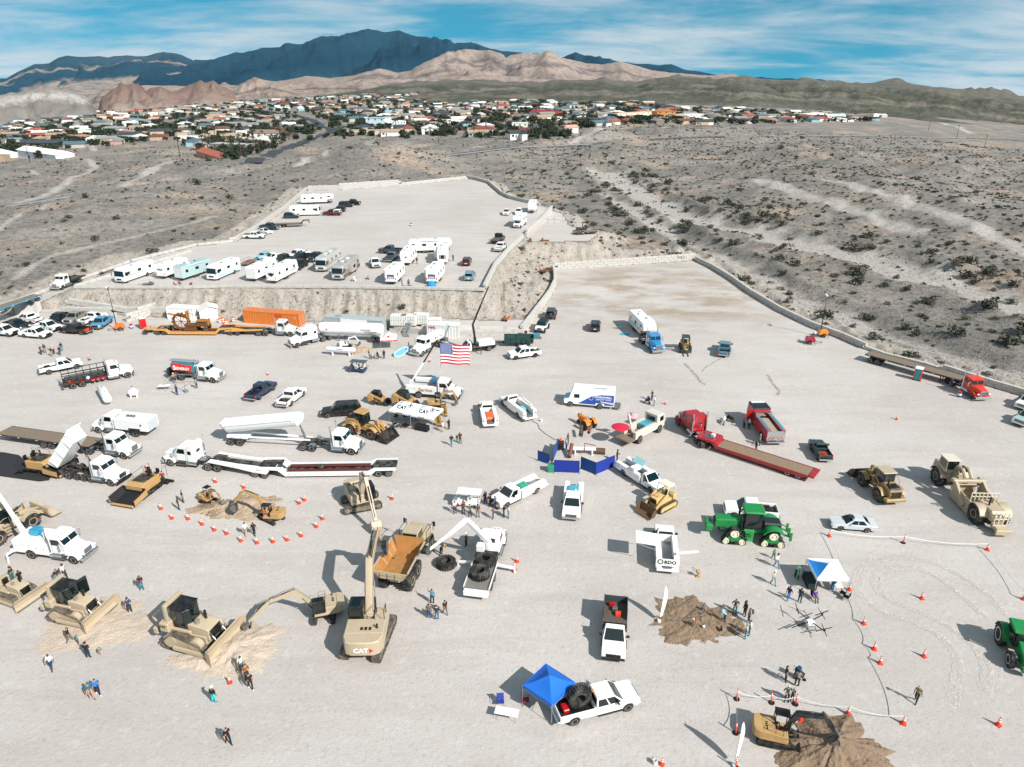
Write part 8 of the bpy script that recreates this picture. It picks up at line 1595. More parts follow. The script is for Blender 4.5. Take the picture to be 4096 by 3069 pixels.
t=tg_('inflatable_boat','pale blue inflatable boat leaning by the red canopy','boat');t.location=P(*A3(1275,845))+Ve((0,0,.35));t.rotation_euler=(R(35),R(-8),R(55));TB([(-1.6,0,0),(-1.3,.45,.05),(0,.6,0.),(1.3,.45,.05),(1.8,0,.2),(1.3,-.45,.05),(0,-.6,0),(-1.3,-.45,.05),(-1.6,0,0)],.2,8).o('tube',pn('#9cc6dc',0),t,sm=60);PZ([(-1.4,-.4),(1.3,-.4),(1.6,0),(1.3,.4),(-1.4,.4)],-.12,-.06,'z').o('floor',pn('#6ea6c8',0),t)
for q,l,sh,pa,po,fa,kw in((A3(878,902),'tall person in black and khaki near the painted tank','#15171a','#7d7466','stand',.3,{}),(A3(900,912),'small child in blue jeans beside a tall adult','#3a3f4a','#1d3a6a','stand',.8,dict(h=1.05)),(A3(945,906),'small child in a red top before the red canopy','#d0402e','#7f7568','stand',1.4,dict(h=.95)),(A3(985,908),'person in white shirt and dark shorts wearing a hat','#d9d9d4','#23262c','stand',1.8,dict(hat='#c9b58a',pack='#2a2c30')),(A3(1065,902),'person in black with jeans turned to the red canopy','#15161a','#1f2f55','stand',2.4,{}),(A3(1378,796),'person in dark clothes beside the propane delivery truck','#22282c','#1a1c20','stand',0,{})):pe(q,l,sh,pa,po,fa,**kw)
cone(A3(1640,940),'orange traffic cone below the propane delivery truck')
def golf_cart(lb,a,b,side,body,roof,seats=2):
 t=tg_('golf_cart',lb,'golf cart');wb=2.2;xr,xf=-wb/2,wb/2;[wh(t,x,s*.55,.26,.2)for x in(xr,xf)for s in(-1,1)];bm_=pn(body);PZ([(xr-.5,.3),(xf-.4,.3),(xf-.3,.55),(xf+.45,.5),(xf+.4,.75),(xf-.2,1.),(xf-.35,.6),(xr-.5,.75)],-.6,.6,'y',.05).o('body',bm_,t);[BX(x,x+.5,-.55,.55,.75,.9,.04).box(x-.05,x+.06,-.55,.55,.85,1.3,.03).o('seat',ck('#c8c2b4'),t)for x in(-.3,xr-.25)[:seats]]
 [TB([(xf-.1,s*.58,.95),(xf-.5,s*.58,1.9)],.025).tube([(xr-.4,s*.58,.8),(xr-.4,s*.58,1.9)],.025).o('roof_post',BK,t)for s in(-1,1)];BX(xr-.7,xf-.1,-.68,.68,1.9,1.97,.03).o('roof',pn(roof),t);SB((xf-.08,-.55,.98),(xf-.08,.55,.98),(xf-.45,.55,1.88),(xf-.45,-.55,1.88),.01).o('windshield',GLASS,t);TB([(xr-.55,-.6,.4),(xr-.75,-.6,1.1),(xr-.75,.6,1.1),(xr-.55,.6,.4)],.025).o('rear_rail',BK,t);return put((t,xr,xf,.65),a,b,side)
g=golf_cart('dark blue golf cart carrying people under a grey roof',A3(768,1088),A3(640,1078),1,'#12305c','#35484a')
for x,y,l,sh in((-.1,.2,'person in white driving the dark blue golf cart','#d8d8d2'),(-1.2,.2,'person in a red patterned top riding in the golf cart','#a8404a'),(-1.2,-.3,'person in pale clothes riding in the golf cart','#c9cfd0')):pe(None,l,sh,'#20242a','sit',g.rotation_euler.z,at=loc2w(g,x,y,.38))
g=golf_cart('white golf cart behind the onlookers',B8(245,252),B8(190,247),1,'#ecebe8','#f0f0ee',1)
h=hv_('crane_service_truck','white crane service truck lettered Service, boom holding the flag','#eeedeb',wb=5.6,fifth=False,tandem=False,stacks=1,slope=True,tail=1.8);r=h['root'];x0,x1=h['xr']-2.,h['cb']-.15
def cabinets(r,x0,x1,xr,m,z1=2.,rear=True):
 for s in(-1,1):
  c=PZ([(x0,.75)]+ac_(xr,.52,.66,.75)+[(x1,.75),(x1,z1),(x0,z1)],s*1.22,s*.72,'y',.02).o('tool_cabinet',m,r);n=5;w=(x1-x0)/n
  for k in rg(n):lo=.85 if abs(x0+w*(k+.5)-xr)>.8 else 1.3;BX(x0+w*k+.05,x0+w*(k+1)-.05,s*1.22,s*1.237,lo,z1-.08,.005).o('cabinet_door',m,c);CL_((x0+w*(k+.5),s*1.237,(lo+z1)/2),(x0+w*(k+.5),s*1.25,(lo+z1)/2),.05,8).o('latch',BK,c)
 BX(x0,x1,-.72,.72,1.,1.1).o('deck',SL,r);BX(x0-.6,x0,-1.2,1.2,.6,.85,.03).o('rear_bumper',m,r)
cabinets(r,x0,x1,h['xr'],h['body']);text(r,'Service',.75,mat('service_gold','#b08a4a',.5),((x0+x1)/2+.7,-1.26,1.45),(R(90),0,0),bold=.012);BX(x0+1.,x1-1.,.5,1.2,2.,2.6,.03).o('top_locker',WHITE,r);BX(x1-1.2,x1-.2,.2,1.,2.05,2.75,.04).o('welder',pn('#2a6f98'),r);[BX(x0+.6+.5*k,x0+.9+.5*k,-.4,.3,1.1,1.5,.03).o('tool_box',(BK,REDL,SL)[k%3],r)for k in rg(5)]
put((r,h['xr'],h['xf'],1.2),A3(1518,1400),A3(1930,1432),-1);text(r,'CAT',.42,tx,(h['fr']-.9,0,1.97),(R(-4),0,R(-90)),bold=.01)
def rayat(q,y):d=ray(*q);k=y/d[1];return Ve((d[0]*k,y,HC+d[2]*k))
bp=loc2w(r,x0-.25,.9);b0=Ve((bp.x,bp.y,.85));b1=rayat(A3(1422,1180),bp.y);b2=rayat(A3(1735,662),bp.y)
def local(r,p):a=r.rotation_euler.z;d=p-r.location;return(d.x*cos(a)+d.y*sin(a),-d.x*sin(a)+d.y*cos(a),d.z)
L0,L1,L2=(Ve(local(r,p))for p in(b0,b1,b2));L0=Ve((L1.x,L1.y,.8));CL_(L0,L1,.22,10,.16).o('crane_post',WHITE,r);mid=L1+(L2-L1)*.45;BM_(L1,mid,.28,.34).o('crane_boom',WHITE,r);BM_(mid,L2,.18,.22).o('boom_extension',BK,r);CL_(L1+Ve((0,0,-.6)),L1+(L2-L1)*.3+Ve((0,0,-.2)),.08,8).o('boom_cylinder',SL,r)
def flag(lb,p_top,drop,fly,ang,wave=.28,name='national_flag',pole_=True):
 t=tg_(name,lb,'flag');t.location=p_top;t.rotation_euler=(0,0,ang);nu,nv=26,13;bl,rd2,wt=pn('#1d3f8f',0),pn('#c4182c',0),pn('#f2f2f2',0)
 def pt(u,v_):x=u*fly;return(x,wave*sin(u*7.+v_*1.2)*u**.7,-v_*drop-.34*u*u*drop*.55-.12*x*sin(u*5)*.3)
 for k in rg(13):
  m=MB();us=[i/nu for i in rg(nu+1)]
  if k<7:us=[u for u in us if u>=.4-1e-6]
  for i in rg(len(us)-1):m.quad(pt(us[i],k/13),pt(us[i+1],k/13),pt(us[i+1],(k+1)/13),pt(us[i],(k+1)/13))
  m.o('stripe',rd2 if k%2==0 else wt,t,sm=60)
 m=MB();us=[.4*i/10 for i in rg(11)];[m.quad(pt(us[i],j/13),pt(us[i+1],j/13),pt(us[i+1],(j+1)/13),pt(us[i],(j+1)/13))for i in rg(10)for j in rg(7)];m.o('canton',bl,t,sm=60);st=MB()
 for row in rg(9):
  for cc in rg(6 if row%2==0 else 5):
   u,v_=.4*(cc+.5+(0 if row%2==0 else.5))/6,(row+.75)/10*7/13*1.02;c0=Ve(pt(u,v_))
   for sg in(-1,1):
    pts=[c0+Ve((cos(a)*rr,sg*.02,sin(a)*rr))for k in rg(10)for a,rr in[(pi/2+k*pi/5,drop*.028 if k%2==0 else drop*.012)]];st.add(pts,[tuple(rg(10))])
 s=st.o('stars',WT,t,sm=0);s['kind']='stuff'
 if pole_:CL_((0,0,.15),(0,0,-drop*1.18),.03,8).o('flag_staff',SL,t)
 return t
ft=rayat(A3(1768,705),bp.y);fb=rayat(A3(1788,960),bp.y);fr_=rayat(A3(2145,930),bp.y+1);flag('large American flag flying from the crane boom',ft,(ft-fb).length,(fr_-ft).x*1.02,.05)
put(skid_steer('small tan skid steer loader with a black cab')[:4],A3(932,1486),A3(1000,1493),-1);put(skid_steer('tan compact loader behind the white canopies',1.25)[:4],A3(1270,1490),A3(1390,1510),0)
mini('tan mini excavator with canopy behind the advertising flags',A8(1725,715),.05,.5,0,CATY,boom=((.5,.9),(1.1,2.3),(2.6,2.4)),tip=(3.1,1.),edge=(2.7,.45))
L1_,R1_,R2_=P(*A8(1133,945)),P(*A8(1405,1002)),P(*A8(1675,1050));an=atan2(R2_.y-L1_.y,R2_.x-L1_.x);w_=(R2_-L1_).length/2;nv_=Ve((-sin(an),cos(an),0))
for k,(a,l)in enu(((L1_,'white CAT lettered canopy on the wheel loader side'),(R1_,'white CAT lettered canopy beside the gold banners'))):
 c=a+Ve((cos(an),sin(an),0))*w_/2+nv_*w_/2;t=cnp(l,None,at=c,w=w_,d=w_,cols=('#f2f2f0',),ang=an,h=2.3,peak=.9);text(t,'CAT',.75,tx,(0,-w_*.27,2.3+.9*.47-.02),(R(30),0,0),bold=.02);text(t,'CAT',.6,tx,(w_*.27,0,2.3+.9*.47),(R(30),0,R(90)),bold=.02);BX(-.5,.5,-w_/2-.02,-w_/2-.012,2.05,2.25).o('gold_badge',mat('service_gold','#b08a4a',.5),t)
table('table under a black cover with a gold badge before the canopies',A8(1545,1012),an,1.9,.8,cover='#14171a');[chair('black folding chair under the white canopies',q,random.random()*6,gp='black chairs under the canopies')for q in(A8(1200,965),A8(1250,985),A8(1310,985),A8(1360,990),A8(1210,880),A8(1330,870),A8(1380,870),A8(1440,885),A8(1480,890))]
def banner(lb,pb,h_=2.4,w=.75,ang=0.):
 t=tg_('advertising_banner',lb,'banner');t.location=P(*pb);t.rotation_euler=(0,R(-6),ang);gold=mat('banner_gold','#a5782e',.7);BX(-w/2,w/2,-.012,.012,.25,h_).o('panel',gold,t);BX(-w/2,w/2,-.018,.018,h_*.78,h_).o('dark_head',tx,t);text(t,'CAT',.3,WT,(0,-.022,h_*.89),(R(90),0,0),bold=.01);text(t,'EMPIRE',.42,tx,(.02,-.016,h_*.44),(R(90),R(-90),0),bold=.01);CL_((-w/2,0,0),(-w/2,0,h_+.05),.02,6).box(-.3,.3,-.25,.25,0,.04).o('stand',SL,t)
banner('gold EMPIRE banner close beside the canopy leg',A8(1760,965),2.6,.8,.1);banner('gold EMPIRE banner behind the other one',A8(1838,838),2.4,.75,.1)
for q,l,sh,pa,po,fa,kw in((A8(1885,1008),'person in black with shorts holding a child beside the banners','#181a1e','#2a2622','hold',2.5,dict(hair='#8a3a24')),(A8(1808,1036),'person in a white top and shorts beside the gold banner','#e4e4e0','#c9a98c','stand',2.8,{}),(A8(1918,1212),'person in a black hoodie and teal shorts walking away','#16181b','#3f97a4','walk',-1.7,{}),(A8(1985,1158),'small child between two walking adults','#4a5866','#4d88a0','walk',-1.6,dict(h=1.05)),(A8(2025,1182),'person carrying a child in pale clothes','#22262a','#1e2024','hold',-1.7,{})):pe(q,l,sh,pa,po,fa,**kw)
put(car('sport_utility','long black sport utility beside the wheel loader','#07090a',3.4,5.7,2.05,1.95,'suv',r=.4,cat='suv'),A8(635,850),A8(362,866),1)
put(loader('wheel_loader','tan wheel loader with a black bucket beside the canopies',.98,bz=.12),A8(622,1068),A8(910,1148),-1)
h=hv_('semi_truck','white long nose truck with the raised side dump trailer','#f0efed',wb=6.2,stacks=2);put((h['root'],h['xr'],h['xf'],1.2),A8(100,1288),A8(645,1336),-1)
t=tg_('dump_trailer','white half round dump trailer tipped up on a ram','trailer');TWm=pn('#f1f1ef',.05)
tub=MB();n=12;x0,x1=-5.2,5.;z=lambda x:1.5+(x+5.2)*.17
for i in rg(n):
 a0,a1=pi+pi*i/n,pi+pi*(i+1)/n;f=lambda x,a,k=1.:(x,1.25*k*cos(a),z(x)+1.35+1.35*k*sin(a));tub.loft([[f(x0,a0),f(x0,a1),f(x0,a1,.95),f(x0,a0,.95)],[f(x1,a0),f(x1,a1),f(x1,a1,.95),f(x1,a0,.95)]])
tub.o('tub',TWm,t);pf=lambda x,k:[(x,1.25*cos(a)*k,z(x)+1.35+1.35*sin(a)*k)for a in[pi+pi*i/n for i in rg(n+1)]]
for x,d in((x0,-.9),(x1,.35)):MB().add(pf(x,1.)+[(p[0]+d,p[1]*.8,p[2]+.25)for p in pf(x,.8)],[(i,i+1,n+2+i,n+1+i)for i in rg(n)]+[tuple(rg(n+1,2*n+2))]).o('end_wall',TWm,t)
[BX(x0,x1,s*1.2,s*1.35,z(0)+1.3,z(0)+1.42).xf(Mx_.Rotation(-.168,4,'Y')@Mx_.Translation((.28,0,.02))).o('top_rail',TWm,t)for s in(-1,1)];[BM_((-3.,s*.75,1.25),(6.4,s*.4,1.35),.14,.2).o('draft_bar',TWm,t)for s in(-1,1)];BX(-5.4,-2.4,-.8,.8,.95,1.3).o('sub_frame',TWm,t);tax(t,[-4.7,-3.4],.93);CL_((5.6,0,1.2),(5.2,0,2.6),.16,10).cyl((5.2,0,2.6),(4.9,0,3.6),.11,10).o('lift_ram',SL,t);hitch((t,-4.05,6.2,1.2),loc2w(h['root'],h['xr']),A7(1128,900),-1)
h=hv_('semi_truck','white heavy haul truck with red lights pulling the white lowboy','#eceae7',wb=6.,stacks=1,sleeper=.9);put((h['root'],h['xr'],h['xf'],1.2),A7(772,1222),A7(285,1162),1);WL=pn('#eeeeec',.08)
t=tg_('jeep_dolly','white two axle dolly with drilled beams','trailer');[PZ([(-3.2,1.),(-3.,1.35),(-1.5,1.45),(1.,1.4),(5.,1.55),(5.2,1.3),(1.,1.),(-1.,.75),(-3.,.7)],s*.75,s*1.25,'y').o('side_beam',WL,t)for s in(-1,1)];BX(-3.,5.,-.75,.75,1.05,1.15).box(3.6,4.9,-1.2,1.2,1.3,1.5).o('cross_frame',FRAME,t);tax(t,[-2.6,-1.3],.95,.46);hitch((t,-1.95,4.7,1.25),loc2w(h['root'],h['xr']),A7(1388,1310),1);K3_=loc2w(t,-2.2)
tb=lowboy('white lowboy trailer with dark red timber deck',WL,mat('red_timber','#5b2a22',.8,var=.4),10.4,2,hz=.8,tail=3.2);hitch((tb[0],-10.4/2-2.6,10.4/2+2.8,0),K3_,A8(985,1545),0);w_=wh(tb[0],1.2,.001,.45,.25,RIM,z=.98);w_.rotation_euler=(R(90),0,0);w_.name='spare_wheel'
cone(A8(1015,1545),'leaning orange cone at the tail of the white lowboy',h=.6)
h=hv_('lube_service_truck','white lube service truck with closed box body and shutters','#f0f0ee',wb=5.8,fifth=False,tandem=False,stacks=0,slope=True,tail=1.9);r=h['root'];BX(h['xr']-2.1,h['cb']-.2,-1.22,1.22,1.,2.6,.05).o('box_body',h['body'],r);BX(h['xr']-2.12,h['xr']-2.09,-1.05,1.05,1.,2.5).o('roll_shutter',mat('shutter_grey','#b9bdbf',.5),r);[BX(h['xr']-.9,h['xr']+.9,s*1.22,s*1.235,.62,1.35).o('wheel_panel',BK,r)for s in(-1,1)];[CL_((h['xr']+.4+.5*k,.2,2.55),(h['xr']+.4+.5*k,.2,2.85),.2,10).o('hose_reel',SL,r)for k in rg(3)];SB((h['xr']-1.3,1.225,1.9),(h['xr']-1.1,1.225,1.7),(h['xr']-.9,1.225,1.9),(h['xr']-1.1,1.225,2.1),.02).o('hazard_placard',REDL,r);put((r,h['xr'],h['xf'],1.2),A6(1690,470),A6(1280,430),1)
h=hv_('semi_truck','white chrome bumper truck hitched to the long dark flat trailer','#f0efed',wb=6.,stacks=2);put((h['root'],h['xr'],h['xf'],1.2),A6(1085,690),A6(1560,754),-1);t=flat_trailer('flatbed_trailer','long weathered flat trailer behind the tipped dump body',15.,'#151719',z=1.2,xa=.6);hitch((t[0],.6,6.6,1.25),loc2w(h['root'],h['xr']),A6(595,622),-1)
h=hv_('dump_truck','white five axle dump truck tipping its white body','#f1f0ee',wb=7.,fifth=False,stacks=1,extra=3,tail=1.,slope=True,chromeb=False);r=h['root'];hx,hz=h['xr']-.9,1.25;TA=R(48)
db=MB();Lb=5.4;M_=Mx_.Translation((hx,0,hz))@Mx_.Rotation(-TA,4,'Y')
db.box(0,Lb,-1.,1.,0,.12);[db.sb_((0,s*1.,0.),(Lb,s*1.,0),(Lb,s*1.15,1.35),(0,s*1.15,1.35),.06*-s)for s in(-1,1)];db.sb_((Lb,-1.,0),(Lb,1.,0),(Lb+.15,1.15,1.4),(Lb+.15,-1.15,1.4),.07);db.xf(M_).o('dump_body',WL,r);SB((Lb+.1,-1.1,1.38),(Lb+.1,1.1,1.38),(Lb+1.,1.1,1.5),(Lb+1.,-1.1,1.5),.05).xf(M_).o('cab_shield',WL,r);[BX(x,x+.15,s*1.14,s*1.24,0,1.35).xf(M_).o('body_rib',WL,r)for x in(.3,2.4,4.6)for s in(-1,1)];SB((-.1,-1.05,.05),(-.1,1.05,.05),(-.5,1.1,1.3),(-.5,-1.1,1.3),.06).xf(M_).o('tailgate',WL,r)
top=M_@Ve((Lb*.9,0,.3));CL_((h['cb']-.4,0,1.),Ve((h['cb']-.4,0,1.)).lerp(top,.55),.13,10).cyl(Ve((h['cb']-.4,0,1.)).lerp(top,.55),top,.09,10).o('hoist_cylinder',BK,r);put((r,h['xr']-.66,h['xf'],1.2),A6(755,986),A6(1415,1101),-1)
put(paver('asphalt_paver','tan asphalt paver behind the tipping dump truck'),A6(350,926),A6(630,966),-1);put(paver('asphalt_paver','tan asphalt paver with an empty black hopper facing out'),A6(2010,1122),A6(1855,1238),1)
mp=[P(*A6(*q))for q in((-300,640),(60,672),(240,705),(430,860),(640,985),(620,1020),(500,1036),(0,968),(-300,930))];o=MB().add([(p.x,p.y,0.)for p in mp]+[(p.x,p.y,.06)for p in mp],[tuple(rg(len(mp),2*len(mp)))]+[(i,(i+1)%len(mp),len(mp)+(i+1)%len(mp),len(mp)+i)for i in rg(len(mp))]).o('asphalt_mat',mat('fresh_asphalt','#2a292b',.8,var=.25,scale=2,bump=.5),None);o.location.z=.05;o['kind']='structure'
pe(A6(2085,1075),'person in dark red operating the empty paver','#7a2020','#20242c','stand',2,at=P(*A6(2080,1090))+Ve((0,0,.4)));cone(A6(1858,868),'orange cone behind the empty paver');
put(loader('wheel_loader','dusty tan wheel loader with a toothed bucket cut by the view edge',1.05,CATD,.3,bkt=CATD),B5(62,762),B5(345,612),-1)
h=hv_('crane_service_truck','white crane service truck with extended boom and blue welder','#f1f0ee',wb=4.9,fifth=False,tandem=False,stacks=1,tail=1.8,slope=True);r=h['root'];cabinets(r,h['xr']-1.9,h['cb']-.15,h['xr'],h['body'],2.15);BX(h['xr']-.6,h['xr']+.4,-.2,.7,2.15,2.85,.04).o('welder',pn('#1f8fb4'),r);BX(h['xr']+1.,h['xr']+1.8,-.2,.6,2.15,2.75,.03).o('compressor',WHITE,r);BX(h['xr']-1.9,h['cb']-.2,-.72,.72,2.,2.16).o('top_deck',h['body'],r)
put((r,h['xr'],h['xf'],1.2),B5(405,937),B5(775,986),-1);bx=h['xr']-1.5;CL_((bx,0,1.),(bx,0,2.7),.28,12).o('crane_post',WHITE,r);yb=loc2w(r,bx).y;e=Ve(local(r,rayat(B5(-60,150),yb+2.)));BM_((bx,0,2.6),e,.34,.4,.24,.28).o('crane_boom',WHITE,r);CL_((bx,0,1.7),Ve((bx,0,2.5)).lerp(e,.3),.09,8).o('boom_cylinder',BK,r);[BM_((bx-.3,s*.9,.9),(bx-.3,s*2.2,1.1),.16,.2).beam((bx-.3,s*2.2,1.1),(bx-.3,s*2.3,.05),.12,.12).o('outrigger',WHITE,r)for s in(-1,)]
put(dozer('bulldozer','open tan bulldozer with two people standing on it',.95,cab=False,ripper=False),B5(-70,1395),B5(165,1475),-1);put(dozer('bulldozer','tan bulldozer with open cab door pushing pale dirt',1.12,open_door=True,hi=True),C1(262,238),C1(385,262),-1);d3=put(dozer('bulldozer','large tan bulldozer with curved blade and ripper',1.3,hi=True),C2(245,548),C2(505,612),-1)
text(d3,'CAT',.3,tx,(-1.85,-1.45,2.3),(R(90),0,0),bold=.01)
for q,l,sh,pa,po,fa,zz,kw in((B5(190,1290),'person in green and teal standing on the open bulldozer','#1d3a34','#1f6a74','hold',0,1.25,dict(hat='#20302c')),(B5(285,1330),'person in black standing on the open bulldozer','#17181a','#4a463f','hold',2.6,1.25,{})):pe(None,l,sh,pa,po,fa,at=P(*q)+Ve((0,0,zz)),**kw)
pile('broad low spread of dirt before the open door bulldozer',C1(520,255),5.2,3.4,.28,.15,LT,3,.5);pile('dirt mound pushed up by the large bulldozer blade',C2(690,560),4.4,3.2,.75,.2,LT,5,.5);pile('dirt windrow beside the large bulldozer track',C2(480,640),3.6,1.,.35,-.25,LT,9,.5)
def ppl(rows):
 for q,l,sh,pa,po,fa,kw in rows:pe(q,l,sh,pa,po,fa,**kw)
ppl(((B5(722,1140),'person in a pale patterned shirt walking near the crane truck','#b9c2c4','#2b2724','walk',-.6,dict(hat='#222428')),(B5(652,1192),'person in teal trousers walking close behind','#3a2c28','#39a8bc','walk',-.8,{}),(B5(1570,1268),'person in a black shirt and jeans looking at a phone','#15191e','#2f6f8c','hold',-1.3,{}),(B5(1440,1518),'person in a blue shirt and dark shorts near the dirt','#1f4a72','#1d2734','stand',-1.2,dict(hat='#4a3a34')),(C1(348,335),'adult in black walking past the bulldozer dirt','#17191c','#6f6a66','walk',.2,{}),(C1(390,345),'child in teal beside the adult in black','#2f8fa0','#2a3a52','stand',.5,dict(h=1.1)),(C1(440,412),'person in a printed black shirt carrying something','#1b1d20','#1d2c44','hold',1.6,dict(hat='#2c2c2c')),(C1(503,402),'small child in a grey green jacket','#6d7f72','#d4a6a4','walk',2.2,dict(h=1.)),(C1(260,468),'person in a white shirt and blue jeans walking alone','#eceae6','#1d3c5c','walk',-1.4,{}),(C1(455,612),'person in teal with bare legs walking beside another','#2c6478','#b08a72','walk',-.7,dict(hat='#3a6a74')),(C1(488,592),'person in a bright blue jacket with white shoes','#2272c2','#1c2028','walk',-.9,dict(shoes='#e8e8e4')),(C2(745,692),'person in a pale shirt near the dirt mound','#c9d0d0','#5a5f5c','stand',-1.,{}),(C2(778,745),'person with a rucksack between two others','#8a5a3a','#2a2c30','stand',-1.,dict(pack='#3a342c')),(C2(800,802),'person in black with white shoes leading the trio','#17191b','#1b1e22','walk',-1.,dict(shoes='#ecece8')),(C2(568,892),'person in a white cap, black shirt and turquoise trousers','#1a1a1c','#38c0c8','stand',1.4,dict(hat='#f0f0ee')),((915,2975),'person in black walking alone across the open ground','#141416','#17181b','walk',-.8,{})))
cone(C2(665,765),'orange cone beside the dirt mound of the large bulldozer')
pile('sandy dig heap between the two mini excavators',B6(640,330),5.2,2.6,.85,.05,pile_mat,11,.6);pile('darker dug heap under the canopy mini excavator bucket',B6(465,335),2.3,1.5,.6,0,DK,12,.6)
mini('tan mini excavator with a tall black canopy facing the dig',B6(425,285),-.35,.42,-.2,CATY);m2=mini('tan mini excavator lifting its boom over the dig',B6(890,415),2.55,.56,.5,CATY,boom=((.6,1.),(1.2,2.9),(2.9,3.6)),tip=(4.1,2.),edge=(4.,.9));pe(None,'person driving the boom lifting mini excavator','#16181b','#1c1f24','sit',m2.rotation_euler.z+.5,at=m2.location+Ve((0,0,.45)))
ppl(((B6(212,346),'person with long hair and jeans beside the cone ring','#4a3a34','#24527a','stand',.6,{}),(B6(242,292),'person in dark clothes behind the long haired one','#1c2a3c','#22242a','stand',.4,{}),(B6(697,532),'person in a white shirt and khaki at the cone ring','#ecebe8','#b5a88c','walk',1.5,{}),(B6(760,532),'person in a printed black shirt at the cone ring','#17191c','#26303a','walk',1.7,{}),(B6(835,422),'worker in an orange vest and white helmet at the excavator','#f0641c','#2a5a8c','hold',.6,dict(hat='#f2f0ea'))))
for q in((80,340),(160,410),(277,415),(378,453),(468,495),(557,520),(660,573),(775,588),(893,580),(995,567),(1097,537),(1208,470),(1252,413),(1083,300),(1122,277),(475,145),(683,187)):cone(B6(*q),'banded orange cone of the ring round the sandy dig','cones ringing the sandy dig',.85)
cone(B7(425,313),'banded orange cone right of the excavator tracks',None,.85)
e=exc('excavator','tan excavator on wide tracks reaching over towards the dumper',1.,((.7,1.7),(1.6,4.9),(3.4,5.)),(5.9,1.5),(5.4,.25),0,CATD,bw=1.15,bk=CATD);a=atan2(P(*B7(365,345)).y-P(*B7(115,392)).y,P(*B7(365,345)).x-P(*B7(115,392)).x);e[0].location=P(*B7(232,352));e[0].rotation_euler=(0,0,a);sw=P(*B7(350,560))-e[0].location;hs=[c for c in e[0].children if c.name.startswith('house')][0];hs.rotation_euler=(0,0,atan2(sw.y,sw.x)-a)
put(articulated_dumper('big tan articulated dump truck with an empty orange body'),B7(548,905),B7(690,625),-1)
rdc=pn('#c8142a',0);e=exc('excavator','large tan excavator with a white CAT badge on its counterweight',1.18,((.8,2.),(3.2,6.3),(6.9,6.8)),(8.6,4.6),(8.,3.2),0,CATD,tl=5.3,bw=1.2,logo=(('CAT',(.62,WT,(-3.26,.1,1.95),(R(90),0,R(-90)),.02)),));A,B=P(*C3(968,692)),P(*C3(1082,405));a=atan2(B.y-A.y,B.x-A.x);c=(A+B)/2;gz=1.2*1.18+.35;e[0].location=(c.x-sin(a)*gz,c.y+cos(a)*gz,0);e[0].rotation_euler=(0,0,a);hb=[c for c in e[0].children if c.name.startswith('house')][0];hb.rotation_euler=(0,0,.16);PZ([(-.62,1.7),(-.95,1.95),(-.62,2.2)],-3.262,-3.25,'x').o('red_corner',rdc,hb)
e=exc('excavator','smaller tan excavator with a grapple thumb digging at the mound',.68,((.5,1.2),(2.4,3.3),(4.6,2.7)),(6.6,.9),(6.9,.15),0,CATD,thumb=True,tl=2.9,bw=.9,rubber=True,blade=0);A,B=P(*C3(508,385)),P(*C3(655,398));c=(A+B)/2+Ve((0,.7,0));e[0].location=c;e[0].rotation_euler=(0,0,R(-82));sw=P(*C3(100,450))-c;hs=[k for k in e[0].children if k.name.startswith('house')][0];hs.rotation_euler=(0,0,atan2(sw.y,sw.x)-R(-82))
h=hv_('tyre_service_truck','white tyre service truck with a long handling arm and flat deck','#f1f0ee',wb=6.6,fifth=False,stacks=0,tail=2.,slope=True);r=h['root'];x0=h['xr']-2.2;x1=h['cb']-2.;BX(x0,x1,-1.22,1.22,1.05,1.22).o('deck',mat('deck_grey','#77736e',.8,var=.3),r);[BX(x0,x1,s*1.2,s*1.27,1.1,1.4).o('deck_rail',WHITE,r)for s in(-1,1)];BX(x0-.5,x0,-1.2,1.2,.6,1.15,.05).o('rear_bumper',WHITE,r);BX(x1,x1+.9,-1.1,1.1,1.,1.9,.04).o('locker',BK,r);put((r,h['xr'],h['xf'],1.2),B8(366,690),B8(447,432),-1)
cx_=h['cb']-.6;BX(cx_-.5,cx_+.4,-.6,.6,1.,1.6,.05).cyl((cx_,0,1.5),(cx_,0,2.6),.35,12).o('arm_base',WHITE,r);BX(cx_-.9,cx_-.2,.3,1.1,1.5,2.6,.05).o('control_box',WHITE,r)
y0=loc2w(r,cx_).y;pts=[Ve((cx_,0,2.6))]+[Ve(local(r,rayat(B8(*q),y0+d)))for q,d in(((225,312),-1.),((130,395),-2.6),((20,478),-3.6))];[BM_(pts[i],pts[i+1],.42-.08*i,.5-.1*i,.36-.08*i,.42-.1*i).o('arm_section',WHITE,r)for i in rg(3)];BX(-.4,.4,-.15,.15,-.3,.3).xf(Mx_.Translation(pts[3])).o('grip_pad',SL,r);CL_(pts[0]+Ve((0,.1,-.3)),pts[1].lerp(pts[0],.3),.09,8).o('arm_cylinder',CH,r)
[BM_((cx_-1.2,s*.9,.8),(cx_-1.2,s*2.9,.6),.2,.22).beam((cx_-1.2,s*2.9,.6),(cx_-1.2,s*2.95,.04),.16,.16).o('outrigger',WHITE,r)for s in(-1,1)]
